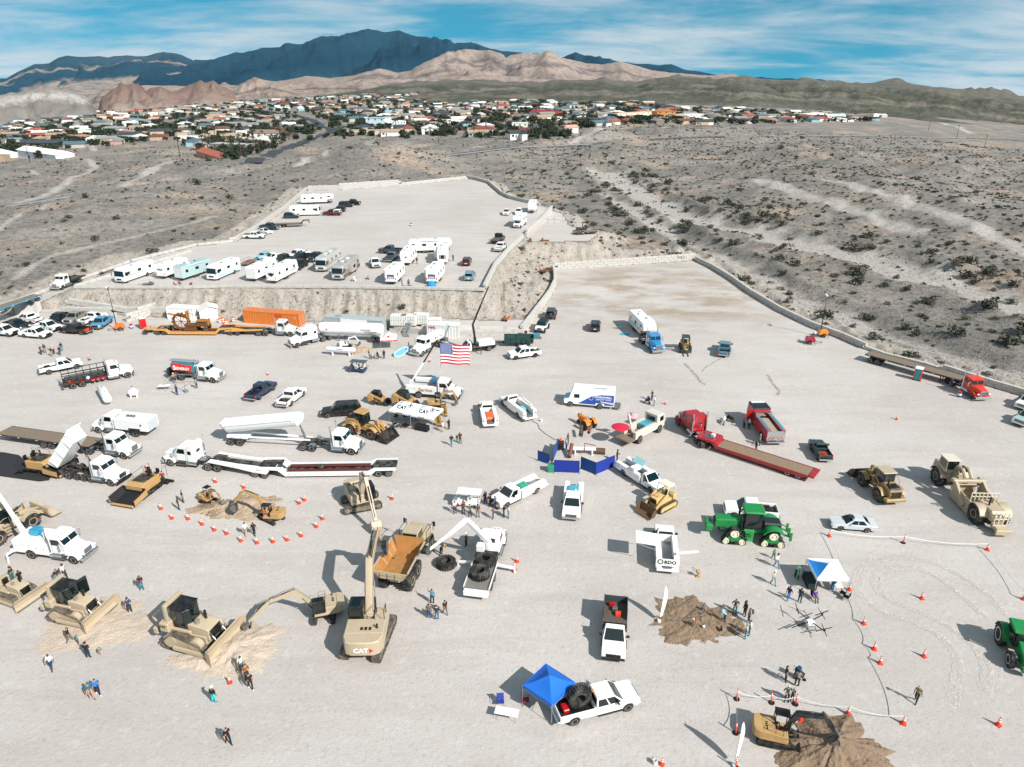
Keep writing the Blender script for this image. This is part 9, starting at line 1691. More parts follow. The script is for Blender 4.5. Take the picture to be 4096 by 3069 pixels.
def tyre(lb,at,R_=.95,w=.7,flat=True,rot=0.):
 t=tg_('giant_tyre',lb,'tyre');m=LT_([(R_*.5,-w/2),(R_*.93,-w/2),(R_,-w*.38),(R_,w*.38),(R_*.93,w/2),(R_*.5,w/2),(R_*.55,0)],ax='z',n=30)
 m.f=m.f[:-2];n=30;k=7;m.f+=[((k-1)*n+i,(k-1)*n+(i+1)%n,(i+1)%n,i)for i in rg(n)]
 for i in rg(24):
  for s in(-1,1):b=BX(-.05,.06,-.05,.07,0,w*.5).xf(Mx_.Rotation(i*2*pi/24+(.13 if s>0 else 0),4,'Z')@Mx_.Translation((R_,0,-w*.5 if s<0 else 0))@Mx_.Rotation(s*.35,4,'X'));m.add(b.v,b.f)
 m.o('carcass',RUB,t,sm=40);t.location=at+Ve((0,0,w/2 if flat else R_));t.rotation_euler=(0,0,rot)if flat else(R(90),0,rot);return t
b_=loc2w(r,x0+1.9,.1,1.24);tyre('giant tyre lying at the rear of the service truck deck',b_);tyre('giant tyre lying behind the locker of the service truck deck',loc2w(r,x0+3.9,-.05,1.24));tyre('giant tyre lying on the ground beside the handling arm',P(*B8(115,562)))
cone(B8(485,585),'plain orange cone at the service truck outrigger',None,.95);cone(B8(500,541),'plain orange cone behind the outrigger cone',None,.8)
ppl([(B8(*q),l,sh,pa,po,fa,kw)for q,l,sh,pa,po,fa,kw in(((163,278),'onlooker in a white and black jacket before the white golf cart','#d8d6d2','#24344c','hold',-1,{}),((208,280),'onlooker in a maroon jacket before the white golf cart','#6a1a2c','#26324a','hold',-1,{}),((245,296),'onlooker in teal blue next to the golf cart','#2a5a6c','#22303c','hips',-1.2,{}),((288,299),'onlooker in a dark grey jacket and olive trousers','#3a3f40','#6a6f62','stand',-1.4,dict(hat='#2a2a2a')),((372,308),'onlooker in a checked shirt and blue jeans','#6d5a62','#2a4f80','stand',3,{}),((430,299),'slim onlooker all in black by the service truck wheel','#15161a','#191a1e','stand',3.4,{}),((455,304),'onlooker in pale denim by the service truck wheel','#c2cfd6','#5d8fb4','stand',3.3,{}),((327,224),'onlooker in a black coat and jeans behind the bonnet','#16171a','#20446c','stand',-.8,{}),((352,240),'onlooker in black with a cap behind the bonnet','#131417','#16181c','stand',-.8,dict(hat='#3a2a20')),((381,250),'onlooker in blue leaning at the service truck bonnet','#33587c','#2a3444','stand',2.6,{}),((225,458),'worker in a white helmet and black hi visibility jacket','#14181a','#14181a','stand',2.8,dict(hat='#f2f2f0')),((88,506),'worker in an orange helmet bending over the giant tyre','#2a4a58','#20303c','bend',-.6,dict(hat='#f08a1c')),((40,768),'person in a blue patterned shirt with an outstretched arm','#3f7f98','#1c2024','point',1.6,{}),((22,848),'person in a checked brown shirt and jeans','#6f6354','#244a74','stand',1.4,{}),((65,856),'person in a dark blue shirt and jeans beside the checked one','#20323f','#2a6488','stand',1.7,{}),((112,830),'person in black with shorts and bare legs','#17181a','#6c6058','walk',2.2,{}))])
sv=lambda l,c,a,b,s,**k:put(pu('service_truck',l,c,bed='service',cat='service truck',dual=True,**k),a,b,s)
WS='#eeedeb'
t=sv('white service truck with cabinets beside the onlookers',WS,B8(597,177),B8(456,247),1,wb=4.7,L=7.2,cab='ext',r=.42);BX(-1.6,-.4,-.5,.3,.9,1.5,.05).o('green_box',pn('#1f9a78'),t)
t=sv('white service pickup with a blue chest facing the big machines',WS,B2(612,1085),B2(585,1322),0,wb=4.1,L=6.6,cab='crew');BX(-2.2,-1.2,-.6,.6,1.3,1.7,.04).o('blue_chest',pn('#3fa2b8'),t);CL_((-2.4,.25,1.5),(-1.,.25,1.6),.13,10).o('roll',WT,t)
t=sv('white service truck with an opened side locker by the blue screens',WS,B2(1255,812),B2(1565,1012),-1,wb=4.8,L=7.2,cab='reg',r=.42,box=.1);BX(-1.3,-.5,-1.05,.2,1.5,1.95,.04).o('grey_locker',WHITE,t);SB((-2.6,.65,1.5),(-.8,.65,1.5),(-.8,1.3,2.1),(-2.6,1.3,2.1),.05).o('raised_lid',pn('#9fd0d6'),t);pe(B2(1160,620),'person in black working at the opened service truck','#131416','#1b1d20','hold',-.4,hat='#18191b')
t=sv('white service truck with orange RIDGID toolboxes in its bed',WS,B1(505,795),B1(452,585),0,wb=4.7,L=7.,cab='ext',r=.42,box=.1);[BX(-3.1+.75*k,-2.5+.75*k,-.5,.5,.9,1.6+.12*k,.04).o('orange_tool_box',pn('#e0602a'),t)for k in rg(2)];text(t,'RIDGID',.22,WT,(-3.11,0,1.3),(R(90),0,R(-90)))
t=sv('white service truck with a folded crane along its bed',WS,B1(865,706),B1(655,541),1,wb=4.9,L=7.6,cab='reg',r=.45,box=.25,H=2.1);BM_((-3.2,-.75,2.),(-.9,-.75,2.15),.2,.24).cyl((-3.2,-.75,1.2),(-3.2,-.75,2.1),.16,10).o('folded_crane',WHITE,t);BX(-2.6,-1.6,-.3,.3,.9,1.4,.04).o('pump',pn('#6fb8c0'),t)
t=sv('white service truck with an awning and RDO tailboard',WS,C5(564,372),C5(549,192),0,wb=4.7,L=7.,cab='reg',r=.45,box=.35,H=2.15);BX(-3.7,-3.66,-1.15,1.15,.9,1.75).o('tail_banner',WT,t);text(t,'RDO',.55,tx,(-3.71,-.25,1.35),(R(90),0,R(-90)),bold=.02);LT_([(.3,0),(.3,.02),(.2,.02),(.2,0)],(-3.72,.72,1.38),'x',18,True).o('ring_emblem',tx,t);SB((-2.7,1.2,2.5),(-.6,1.2,2.5),(-.6,3.2,2.7),(-2.7,3.2,2.7),.05).o('awning',WT,t);[BM_((x,1.2,2.),(x,3.1,2.65),.05,.05).o('awning_arm',GALV,t)for x in(-2.7,-.6)];BM_((-2.9,-.9,2.),(-2.6,-3.,2.2),.16,.2).cyl((-2.9,-.9,1.2),(-2.9,-.9,2.1),.15,8).o('crane_arm',WHITE,t)
t=tg_('plate_compactor','yellow jumping compactor standing behind the RDO truck','compactor');t.location=P(*C5(735,418));BX(-.22,.22,-.15,.15,0,.1).cyl((0,0,.1),(.05,0,.5),.11,10).box(-.2,.2,-.18,.18,.5,.8,.05).o('body',CATY,t);TB([(-.1,-.2,.7),(-.6,-.2,1.),(-.6,.2,1.),(-.1,.2,.7)],.02).o('handle',BK,t)
t=put(pu('stake_bed_truck','white utility truck with a dark caged bed',WS,wb=4.3,L=6.9,cab='reg',bed='flat',chrome=False,dual=True,r=.42,H=2.05,cat='truck'),C5(284,655),C5(275,848),0);m=MB();[m.box(-3.3,-1.05,s*1.02,s*1.08,1.15,2.)for s in(-1,1)];m.box(-3.35,-3.3,-1.08,1.08,1.15,1.9);m.o('bed_cage',mat('cage_dark','#3f4b4c',.5),t);[BX(-3.+.6*k,-2.6+.6*k,-.6+.3*(k%3),-.1+.3*(k%3),1.15,1.5,.03).o('tool',(REDL,SL,ORANGE,BK)[k],t)for k in rg(3)]
t=tg_('step_van','white step van with a blue Cornwell tool wrap','van');W2=pn('#f0f0ee',.03);BL=pn('#1a49a6',.02);PZ([(-4.2,.55)]+ac_(-2.1,.42,.52,.55)+ac_(2.35,.42,.52,.55)+[(3.3,.6),(3.35,1.2),(2.6,1.45),(2.2,2.7),(2.,3.),(-4.2,3.)],-1.15,1.15,'y',.06).o('body',W2,t)
pane(t,(2.6,-1.1,1.45),(2.6,1.1,1.45),(2.2,-1.1,2.7),(2.2,1.1,2.7),.05,.95,.05,.9,'windshield',ref=(0,0,2));[wh(t,x,s*.98,.42,.28 if x>0 else.45,CH,dual=x<0)for x in(-2.1,2.35)for s in(-1,1)];[BX(1.,1.8,s*1.15,s*1.165,1.6,2.2).o('side_window',GLASS,t)for s in(-1,1)];[PZ([(-4.15,.7),(-2.75,.7),(-2.75,.97),(-1.45,.97),(-1.45,.7),(1.2,.7),(.3,1.3),(-.8,2.),(-2.2,2.35),(-4.15,2.4)],s*1.151,s*1.162,'y').o('blue_wrap',BL,t)for s in(-1,1)]
text(t,'CORNWELL',.46,WT,(-2.55,1.166,1.98),(R(90),0,R(180)),bold=.012,sx=1.05);text(t,'QUALITY TOOLS',.3,WT,(-2.6,1.166,1.6),(R(90),0,R(180)),bold=.006);[PZ([(-4.1,.9+.2*k),(-2.2,1.2+.06*k),(-2.2,1.26+.06*k),(-4.1,1.+.2*k)],s*1.163,s*1.168,'y').o('wrench_graphic',WT,t)for k in rg(2)for s in(-1,1)];LT_([(.34,0),(.34,.012),(.3,.012),(.3,0)],(-.75,1.163,1.75),'y',20,True).o('ring_emblem',WT,t);SB((2.6,-1.05,1.46),(2.6,1.05,1.46),(3.34,1.05,1.22),(3.34,-1.05,1.22),.01).o('bonnet',pn('#6fb9cc'),t);BX(-3.,-1.2,.3,.5,3.,3.15,.03).o('roof_duct',GALV,t);BX(-5.1,-4.2,-1.,1.,.3,.4).o('rear_step',SL,t);put((t,-2.1,2.35,1.15),B1(1905,596),B1(1503,561),1)
put(orange_tractor('orange vintage tractor with dark red wheels'),B1(1685,858),B1(1580,792),1)
t=tg_('vintage_crane_truck','beige vintage cab over truck with wooden deck and red umbrella','truck');BG=pn('#d3cabb',.15);PZ([(1.6,.8)]+ac_(2.3,.55,.7,.8)+[(3.4,.8),(3.45,1.7),(3.2,2.8),(1.6,2.85)],-1.1,1.1,'y',.08).o('cab',BG,t);pane(t,(3.45,-1.1,1.7),(3.45,1.1,1.7),(3.2,-1.1,2.8),(3.2,1.1,2.8),.08,.92,.1,.85,'windshield',ref=(0,0,2));[BX(2.2,3.,s*1.1,s*1.115,1.8,2.5).o('side_window',GLASS,t)for s in(-1,1)];BX(1.585,1.6,-.7,.7,1.9,2.5).o('rear_window',GLASS,t);[wh(t,x,s*1.,.55,.32 if x>0 else.55,CH,dual=x<0)for x in(-2.3,2.3)for s in(-1,1)]
BX(-4.3,1.5,-.45,.45,.7,.95).o('chassis_rail',FRAME,t);[PZ([(-3.3,.9)]+ac_(-2.3,.55,.72,.9)+[(1.4,.9),(1.4,1.9),(-3.3,1.9)],s*1.2,s*.75,'y',.02).o('side_locker',BG,t)for s in(-1,1)];pks(t,-4.6,1.3,-.75,.75,1.,6,WOOD);BX(-4.7,-3.3,-1.2,1.2,.85,1.).o('rear_deck',WOOD,t);BX(-.5,1.2,-.6,.6,1.1,1.9,.05).o('welder',pn('#3f9ab0'),t);BM_((-2.2,.2,1.1),(-3.,.5,4.2),.2,.26).cyl((-2.1,.2,1.),(-2.1,.2,1.7),.25,10).o('crane_mast',BG,t);m=MB();n=16;m.add([(0,0,3.)]+[(1.25*cos(2*pi*k/n),1.25*sin(2*pi*k/n),2.6)for k in rg(n)],[(0,1+k,1+(k+1)%n)for k in rg(n)]);put((t,-2.3,2.3,1.15),B2(1430,402),B2(1715,252),-1)
u=tg_('parasol','round red parasol standing over the vintage truck deck','parasol');u.location=loc2w(t,-4.4,.6,1.);m.o('shade',ck('#c41f3c'),u,sm=60).location=(0,0,-1.);CL_((0,0,0),(0,0,2.),.025,6).o('pole',SL,u);flag('small American flag on the vintage truck mast',loc2w(t,-3.,.6,4.3),.9,1.4,.1,.12,pole_=False)
for k,(a,b,l)in enu(((B2(365,757),B2(685,770),'broad dark blue welding screen before the pipes'),(B2(892,792),B2(1128,695),'dark blue welding screen beside the opened service truck'),(B2(702,714),B2(890,790),'slanting blue welding screen next to the gap'),(B2(160,610),B2(302,664),'mid blue welding screen at the outer corner'),(B2(352,632),B2(412,475),'narrow blue welding screen seen edge on'))):
 A,B=P(*a),P(*b);t=tg_('welding_screen',l,'screen');t.location=(A+B)/2;t.rotation_euler=(0,0,atan2(B.y-A.y,B.x-A.x));w=(B-A).length;hh=1.75 if k!=3 else 1.5;BX(-w/2,w/2,-.012,.012,.1,hh).o('curtain',ck('#132f8c' if k<2 else '#1b4a94'),t);TB([(-w/2,0,0),(-w/2,0,hh+.03),(w/2,0,hh+.03),(w/2,0,0)],.025).o('frame',BK,t);[BX(x-.02,x+.02,-.35,.35,0,.04).o('foot',BK,t)for x in(-w/2,w/2)]
t=tg_('waste_bin','green bin with tools beside the blue welding screen','bin');t.location=P(*B2(325,745));MB().frus(-.35,.35,-.35,.35,0,-.4,.4,-.4,.4,1.05).o('tub',pn('#1f8f66'),t);TB([(-.2,-.3,1.),(.1,-.45,1.5)],.03).tube([(0,.2,1.),(.3,.1,1.6)],.03).o('tool',RUST,t)
def pipe(lb,a,b,z1,z2,r_,m,nm='steel_pipe'):A,B=P(*a)+Ve((0,0,z1)),P(*b)+Ve((0,0,z2));t=tg_(nm,lb,'pipe');t.location=A;CL_((0,0,0),B-A,r_,20).o('pipe_wall',m,t);CL_((B-A)*-.004,(B-A)*-.002,r_*.86,16).o('bore',BK,t);return t
pipe('wide rusty steel pipe on the ground behind the screens',B2(892,520),B2(1012,528),.42,.42,.42,mat('brown_pipe','#5a4334',.7,var=.25));pipe('rusty pipe leaning beside the white trough',B2(560,590),B2(590,500),.3,1.2,.24,RUST);pipe('short rusty pipe on a tripod by the orange tractor',B2(800,345),B2(830,275),1.1,1.3,.22,RUST);pipe('dark pipe stub leaning against the tractor wheel',B2(700,340),B2(715,265),.8,1.2,.18,mat('brown_pipe','#5a4334',.7));pipe('thin rusty rod lying on the ground',B2(752,395),B2(892,420),.05,.05,.05,RUST);pipe('brown pipe lying on the bench by the crane mast',A4(825,510),A4(865,455),1.55,1.55,.25,RUST);pipe('orange red pipe lying on the bench by the crane mast',A4(868,515),A4(908,462),1.55,1.55,.22,mat('red_pipe','#b0522e',.7))
t=tg_('work_trough','white steel trough on legs with red clamps','trough');A,B=P(*B2(605,520)),P(*B2(890,528));t.location=(A+B)/2;t.rotation_euler=(0,0,atan2(B.y-A.y,B.x-A.x));w=(B-A).length;BX(-w/2,w/2,-.35,.35,.75,.85).box(-w/2,w/2,-.4,-.33,.75,1.1).o('channel',WT,t);[BX(x-.08,x+.08,-.4,.4,0,.75).o('leg',WT,t)for x in(-w*.4,w*.35)];TB([(0,-.45,.4),(0,-.45,1.2),(0,.3,1.3)],.05).o('clamp',pn('#8c1c2c'),t)
t=tg_('weld_machine','black welding machine with an orange hood lamp','machine');t.location=P(*B2(450,465));BX(-.4,.4,-.35,.35,.1,1.2,.05).o('housing',BK,t);CL_((0,0,1.2),(0,.3,1.45),.16,10).o('orange_drum',ORANGE,t);wh(t,-.3,.4,.14,.08);wh(t,-.3,-.4,.14,.08)
ppl(((B2(520,470),'person in a pale jacket at the welding machine','#d3dbdc','#2a6a90','stand',.3,{}),(B2(540,400),'person with long hair in black behind the pale jacket','#131417','#16181c','stand',-.4,{})))
t=tg_('bucket','white bucket beside the folded crane truck','bucket');t.location=P(*B1(1155,745));LT_([(.14,0),(.17,.38),(.15,.38),(.12,.03)],ax='z',n=14).o('pail',WT,t);TB([(-.17,0,.36),(0,.1,.5),(.17,0,.36)],.012).o('handle',SL,t)
c_=[P(*q)+Ve((0,0,.03))for q in(B1(1040,740),B1(1110,780),B1(1130,840),B1(1200,900),B1(1330,985))];tag(TB(c_,.035).o('hose',BK,None),'black hose trailing from the folded crane truck','hose')
h=hv_('semi_truck','dark red long nose sleeper truck with chrome stacks','#a81420',wb=6.2,sleeper=1.5);put((h['root'],h['xr'],h['xf'],1.2),B3(530,655),B3(285,412),1);RD2=pn('#a3141f',.06)
t=tg_('step_deck_trailer','red drop deck trailer with weathered timber floor','trailer');[PZ([(-7.6,.75),(-7.9,1.),(4.4,1.),(4.7,1.5),(7.2,1.5),(7.2,1.25),(5.,1.2),(4.5,.6),(-6.8,.5)],s*1.15,s*1.28,'y').o('side_beam',RD2,t)for s in(-1,1)];BX(4.5,7.2,-1.2,1.2,1.36,1.48).box(-7.6,4.4,-1.1,1.1,.8,.9).box(-8.3,-7.6,-1.25,1.25,.8,1.).o('frame',RD2,t);pks(t,-7.5,4.3,-1.12,1.12,.93,8,mat('worn_timber','#8a7560',.85,var=.35,scale=5));SB((4.35,-1.1,1.),(4.35,1.1,1.),(4.75,1.1,1.5),(4.75,-1.1,1.5),.04).o('step_plate',RD2,t);tax(t,[-6.4,-5.1],.93,.42);BX(5.4,6.6,-.6,.6,1.49,1.53).o('deck_plate',SL,t);BX(5.2,5.7,-.35,.25,1.52,1.95,.05).o('chest',pn('#bfe0e0'),t);hitch((t,-5.75,6.4,1.25),loc2w(h['root'],h['xr']),B3(1572,1002),1)
t=tg_('fire_engine','red fire engine with black roof and chevron tail','fire engine');RF=pn('#b5161e',.03);PZ([(1.6,.6)]+ac_(2.6,.52,.66,.6)+[(4.1,.6),(4.15,1.6),(3.95,2.75),(1.6,2.8)],-1.22,1.22,'y',.08).o('cab',RF,t);BX(1.55,4.,-1.2,1.2,2.78,2.9,.04).o('cab_roof',mat('roof_black','#12181a',.4),t);pane(t,(4.15,-1.2,1.6),(4.15,1.2,1.6),(3.95,-1.2,2.75),(3.95,1.2,2.75),.05,.95,.05,.9,'windshield',ref=(0,0,2));[BX(a_,a_+.8,s*1.22,s*1.235,1.6,2.4).o('side_window',GLASS,t)for a_ in(1.85,3.)for s in(-1,1)];BX(3.4,3.7,-1.,1.,2.9,3.05,.03).o('light_bar',LAMP,t);BX(.9,1.6,-1.15,1.15,.8,2.5).o('pump_panel',CH,t)
[PZ([(-3.9,.6)]+ac_(-2.2,.52,.66,.6)+[(.9,.6),(.9,2.2),(-3.9,2.2)],s*1.25,s*.75,'y',.03).o('locker',RF,t)for s in(-1,1)];[BX(-3.8,.8,s*1.22,s*.78,2.2,2.24).o('tread_plate',mat('tread_teal','#7fb6c4',.3,.7),t)for s in(-1,1)];BX(-3.8,.9,-.75,.75,1.,1.7).o('hose_bed',BK,t);[TB([(-3.7,-.5+.25*k,1.75),(.6,-.5+.25*k+.05,1.8)],.09,6).o('hose_row',ck('#d9cdb4'),t)for k in rg(5)];BX(-3.95,-3.9,-1.2,1.2,.7,2.1).o('tail_board',CH,t);BX(-4.3,-3.9,-1.2,1.2,.5,.62).o('rear_step',CH,t)
[SB((-3.96,s*(.05+.28*k),1.25),(-3.96,s*(.05+.28*k+.14),1.25),(-3.96,s*min(1.15,.05+.28*k+.6),.78),(-3.96,s*min(1.15,.05+.28*k+.46),.78),.006).o('chevron',RF if k%2==0 else AMB,t)for k in rg(3)for s in(-1,1)];[wh(t,x,s*1.,.52,.3 if x>0 else.55,CH,dual=x<0)for x in(-2.2,2.6)for s in(-1,1)];SB((1.65,1.25,.9),(1.75,2.1,.9),(1.75,2.1,2.6),(1.65,1.25,2.6),.05).o('open_door',RF,t);put((t,-2.2,2.6,1.2),B3(1242,592),B3(1085,385),1)
for k,q in enu((B3(820,395),B3(875,375))):
 t=tg_('motorcycle','small white motorcycle before the fire engine' if k==0 else 'dark touring motorcycle before the fire engine','motorcycle');t.location=P(*q);t.rotation_euler=(0,0,1.2+k);[LT_([(.2,-.06),(.3,-.06),(.3,.06),(.2,.06)],(x,0,.3),n=16,ring=True).o('wheel',RUB,t)for x in(-.65,.65)];PZ([(-.6,.5),(.2,.35),(.5,.75),(.3,.95),(-.1,.85),(-.7,.8)],-.14,.14,'y',.03).o('body',(WHITE,BK)[k],t);TB([(.65,0,.3),(.45,0,1.)],.03).tube([(.42,-.35,1.05),(.42,.35,1.05)],.02).o('handlebar',CH,t)
ppl(((B3(1035,455),'person in a grey jacket looking into the fire engine cab','#5a5852','#191b1e','stand',.4,{}),(B3(1088,462),'person in a pale blue shirt beside the fire engine','#9fc8d4','#1d2026','stand',.6,{}),(B3(1208,640),'person in a teal shirt at the fire engine tail','#4a7a80','#2a2724','stand',-.5,dict(hair='#cfcac2')),(B3(1172,690),'person in black bending behind the red trailer','#151618','#191a1d','bend',3.4,{}),(A5(510,1112),'person in black pushing a stroller past the tool van','#17191c','#1c1e24','hold',3.4,{}),(A5(532,1167),'person with a ponytail in a white jacket and jeans','#e6e4e0','#3f86b4','stand',3.,{})))
def stroller(l,pc,a):t=tg_('stroller',l,'stroller');t.location=P(*pc);t.rotation_euler=(0,0,a);[wh(t,x,y,.15,.05)for x,y in((-.35,.25),(-.35,-.25),(.4,.001))];PZ([(-.3,.5),(.3,.4),(.35,.6),(-.25,.9),(-.45,.95)],-.22,.22,'y').o('seat',BK,t);TB([(.4,0,.15),(-.6,.22,1.),(-.6,-.22,1.),(.4,0,.2)],.018).o('frame',SL,t);PZ([(-.35,.95),(.05,.95),(-.05,1.15),(-.25,1.18)],-.24,.24,'y').o('hood',ck('#1b3a5c'),t)
stroller('blue hooded stroller near the tool van',A5(462,1142),3.);stroller('black stroller beside a couple on the open ground',C8(630,235),-.6)
cone(A5(640,1150),'plain orange cone right of the stroller group',None,.8)
t=put(pu('vintage_pickup','dark green vintage pickup with wooden bed and rusty roof','#1d3336',wb=2.95,L=4.7,Wd=1.75,H=1.75,cab='reg',r=.36,rim=BK),B3(1838,802),B3(1768,690),1);[BX(-2.1,-.6,-.7+.35*k,-.4+.35*k,.83,.86).o('bed_plank',mat('bed_wood','#9a5a30',.7),t)for k in rg(4)];CL_((-1.3,0,.87),(-1.3,0,.95),.3,14).o('red_lid',pn('#b51f2a'),t);[PZ(ac_(x,.36,.55,.45,6)+[(x-.3,.5)],s*.8,s*.98,'y',.03).o('round_fender',pn('#1d3336'),t)for x in(1.475,-1.475)for s in(-1,1)]
h=hv_('semi_truck','orange red day truck hitched to the wall side flatbed','#d8331c',wb=5.6,stacks=2);put((h['root'],h['xr'],h['xf'],1.2),B4(1095,314),B4(1278,431),-1);t=flat_trailer('flatbed_trailer','long grey flatbed trailer parked along the block wall',15.2,'#17191a',z=1.4);hitch((t[0],t[1],6.7,1.25),loc2w(h['root'],h['xr']),B4(608,172),-1)
cone(B4(632,616),'banded orange cone alone before the flatbed',None,.8)
put(pu('pickup_truck','white pickup cut by the view edge below the block wall','#eeedeb'),B4(1850,470),B4(1748,528),0);put(pu('pickup_truck','silver green pickup cut by the view edge','#9fbcb6'),B4(1850,620),B4(1742,664),0)
put(loader('wheel_loader','dark tan wheel loader seen from behind with an orange triangle',1.,iron('#9a7c46',.4),.1,cabroof=CATD),B4(442,1332),B4(305,1197),1);put(scraper('huge dusty twin engine motor scraper'),B4(1298,1532),B4(948,1172),1)
put(car('sedan','silver sedan with a bright blue reflecting bonnet','#c3c8ca',2.85,4.87,1.79,1.45,cat='car'),B4(370,1621),B4(132,1604),1)
put(tracked_tractor('green four track farm tractor with black rubber belts'),C6(625,383),C6(362,363),1);put(pu('pickup_truck','white pickup hidden behind the green tracked tractor','#eeedeb'),C6(612,218),C6(345,196),1);put(farm_tractor('green wheeled farm tractor with white rims'),C7(866,790),C7(908,893),-1)
put(crawler_loader('bleached tan crawler loader with a roll over frame'),B2(1905,1196),B2(1735,1288),1)
fw=rv('fifth_wheel_trailer','white fifth wheel caravan hitched to the blue truck','fifth',9.5,cols=('#8fc0c8','#4f6a70'),awn=True,slide=1);put((fw[0],-4.75,4.,0),A5(340,372),A5(462,500),0);h=hv_('semi_truck','bright blue long nose truck under the fifth wheel caravan','#1f86c0',wb=5.2,stacks=2);put((h['root'],h['xr'],h['xf'],1.2),A5(462,548),A5(550,632),0);put(forklift('tan rough terrain forklift with a dark mast'),A5(828,590),A5(838,645),0);put(pu('pickup_truck','steel blue pickup backed out beside the forklift','#4f8296',lift=.1,r=.43),A5(1216,672),A5(1226,608),0)
t=tg_('outdoor_rug','turquoise rug and chairs in the shade of the fifth wheel','rug');t.location=P(*A5(245,460));BX(-.9,.9,-.6,.6,0,.02).o('mat',ck('#27a0c0'),t);chair('turquoise camp chair in the shade of the fifth wheel',A5(190,405),.4,'#2a9fb0')
put(car('jeep','white off road jeep with a black hard top','#e9e9e6',2.95,4.4,1.85,1.95,'jeep',r=.45,rim=BK,roofm=mat('top_dark','#16282c',.5)),A4(1338,520),A4(1300,566),0);put(car('jeep','dark off road jeep with red tail and spare wheel','#152a2e',2.95,4.4,1.85,1.95,'jeep',r=.42,rim=BK),A4(1430,395),A4(1442,352),0);put(car('sport_utility','dark blue sport utility alone on the empty extension','#0f1c28',2.85,4.8,1.95,1.75,'suv',cat='suv'),A4(1992,546),A4(1997,500),0);put(pu('pickup_truck','white pickup with a glass roof near the dump trailer','#efeeec',r=.42,rim=BK),A4(1238,886),A4(990,920),1)
t=tg_('dump_bed_trailer','long dark green dump trailer behind the boom truck','trailer');GD=mat('dark_green_steel','#15403c',.5,dust=.1);b=MB();[b.sb_((-2.6,s*1.,.9),(2.6,s*1.,.9),(2.7,s*1.15,1.9),(-2.7,s*1.15,1.9),.07)for s in(-1,1)];b.box(-2.6,2.6,-1,1,.85,.95);[b.sb_((x,-1.,.9),(x,1.,.9),(x*1.04,1.12,1.9),(x*1.04,-1.12,1.9),.07)for x in(-2.6,2.6)];b.o('tub',GD,t);[BX(x,x+.1,s*1.08,s*1.2,.9,1.85).o('rib',GD,t)for x in np.linspace(-2.4,2.3,6)for s in(-1,1)];BX(-2.6,3.,-.5,.5,.55,.8).beam((3.,0,.65),(4.6,0,.6),.14,.16).o('frame',FRAME,t);tax(t,[-1.,-.1],.95,.38,RIM,False,.25);put((t,-2.6,4.6,0),A4(1180,735),A4(745,735),0)
t=put(pu('boom_truck','white boom truck with a tall black folding mast','#eeedeb',wb=5.,L=7.6,cab='reg',bed='flat',dual=True,r=.45,H=2.15,cat='truck'),A4(625,810),A4(352,846),1);BX(-3.6,-.6,-1.05,1.05,1.15,1.85,.03).o('box_body',WHITE,t);x_=-.1;a0=loc2w(t,x_);pts=[Ve((x_,0,1.)),Ve((x_,0,2.6))]+[Ve(local(t,rayat(A4(*q),a0.y+d)))for q,d in(((445,470),0),((545,225),0),((645,-10),0))];[BM_(pts[i],pts[i+1],.42-.08*i,.42-.08*i).o('mast_section',BK,t)for i in rg(4)];[BM_((x_-.5,s*.9,.9),(x_-.5,s*2.,.8),.14,.14).cyl((x_-.5,s*2.,.9),(x_-.5,s*2.,.02),.07,8).o('outrigger',BK,t)for s in(-1,1)]
t=tg_('generator','teal generator on a wooden pallet near the jeeps','generator');t.location=P(*A4(1255,640));BX(-.6,.6,-.4,.4,.15,.95,.05).o('housing',pn('#2a7f96'),t);BX(-.9,.9,-.6,.6,0,.14).o('pallet',WOOD,t)
CB='#1668c4';t=put(pu('pickup_truck','white crew pickup with a giant tyre in its bed under the blue canopy','#f0efed',wb=4.5,L=6.75,lift=.08,r=.43),C4(680,601),C4(1035,506),-1);ty=tyre('giant tyre standing in the bed of the white pickup',loc2w(t,-1.55,.05,.92),.88,.62,False,t.rotation_euler.z);BX(-.55,-.35,-.08,.08,2.03,2.15).o('beacon',AMB,t);BX(-3.,-2.5,-.5,.3,.92,1.3,.06).o('red_bag',REDL,t)
L_,R_,F_=P(*C4(322,455)),P(*C4(518,592)),None;dv=R_-L_;s_=dv.length;a=atan2(dv.y,dv.x);c=(L_+R_)/2+Ve((-sin(a),cos(a),0))*s_/2;cnp('bright blue canopy beside the pickup with the giant tyre',None,at=c,w=s_,d=s_,cols=(CB,),ang=a,h=2.1,peak=.85)
table('white folding table beside the blue canopy',C4(215,548),-.22,1.85,.75);chair('blue and red camp chair behind the white table',C4(172,462),-1.5,'#2a3f9a');chair('red folding chair under the blue canopy',C4(345,450),0,'#a01c30')
for q,l in((C4(1220,858),'white bucket alone on the near open ground'),):t=tg_('bucket',l,'bucket');t.location=P(*q);LT_([(.15,0),(.18,.42),(.16,.42),(.13,.03)],ax='z',n=14).o('pail',WT,t);TB([(-.18,0,.4),(0,.12,.55),(.18,0,.4)],.012).o('handle',SL,t)
cone(C4(1266,862),'orange cone beside the lone white bucket',None,.7)
t=cnp('white canopy with one blue roof panel beside the drone',C6(945,625),w=3.,d=3.,cols=('#f2f2f0','#f2f2f0','#f2f2f0','#1a7cc8'),val='#f2f2f0',ang=-.05,h=2.1,peak=.6);table('dark covered table with green goods under the white canopy',C6(850,610),1.5,1.8,.8,cover='#16282a');table('white table with papers beside the white canopy',C6(1025,650),1.5,1.2,.7);chair('black camp chair behind the white canopy table',C6(1080,715),2.6);chair('second black camp chair behind the white canopy table',C6(1060,690),2.4)
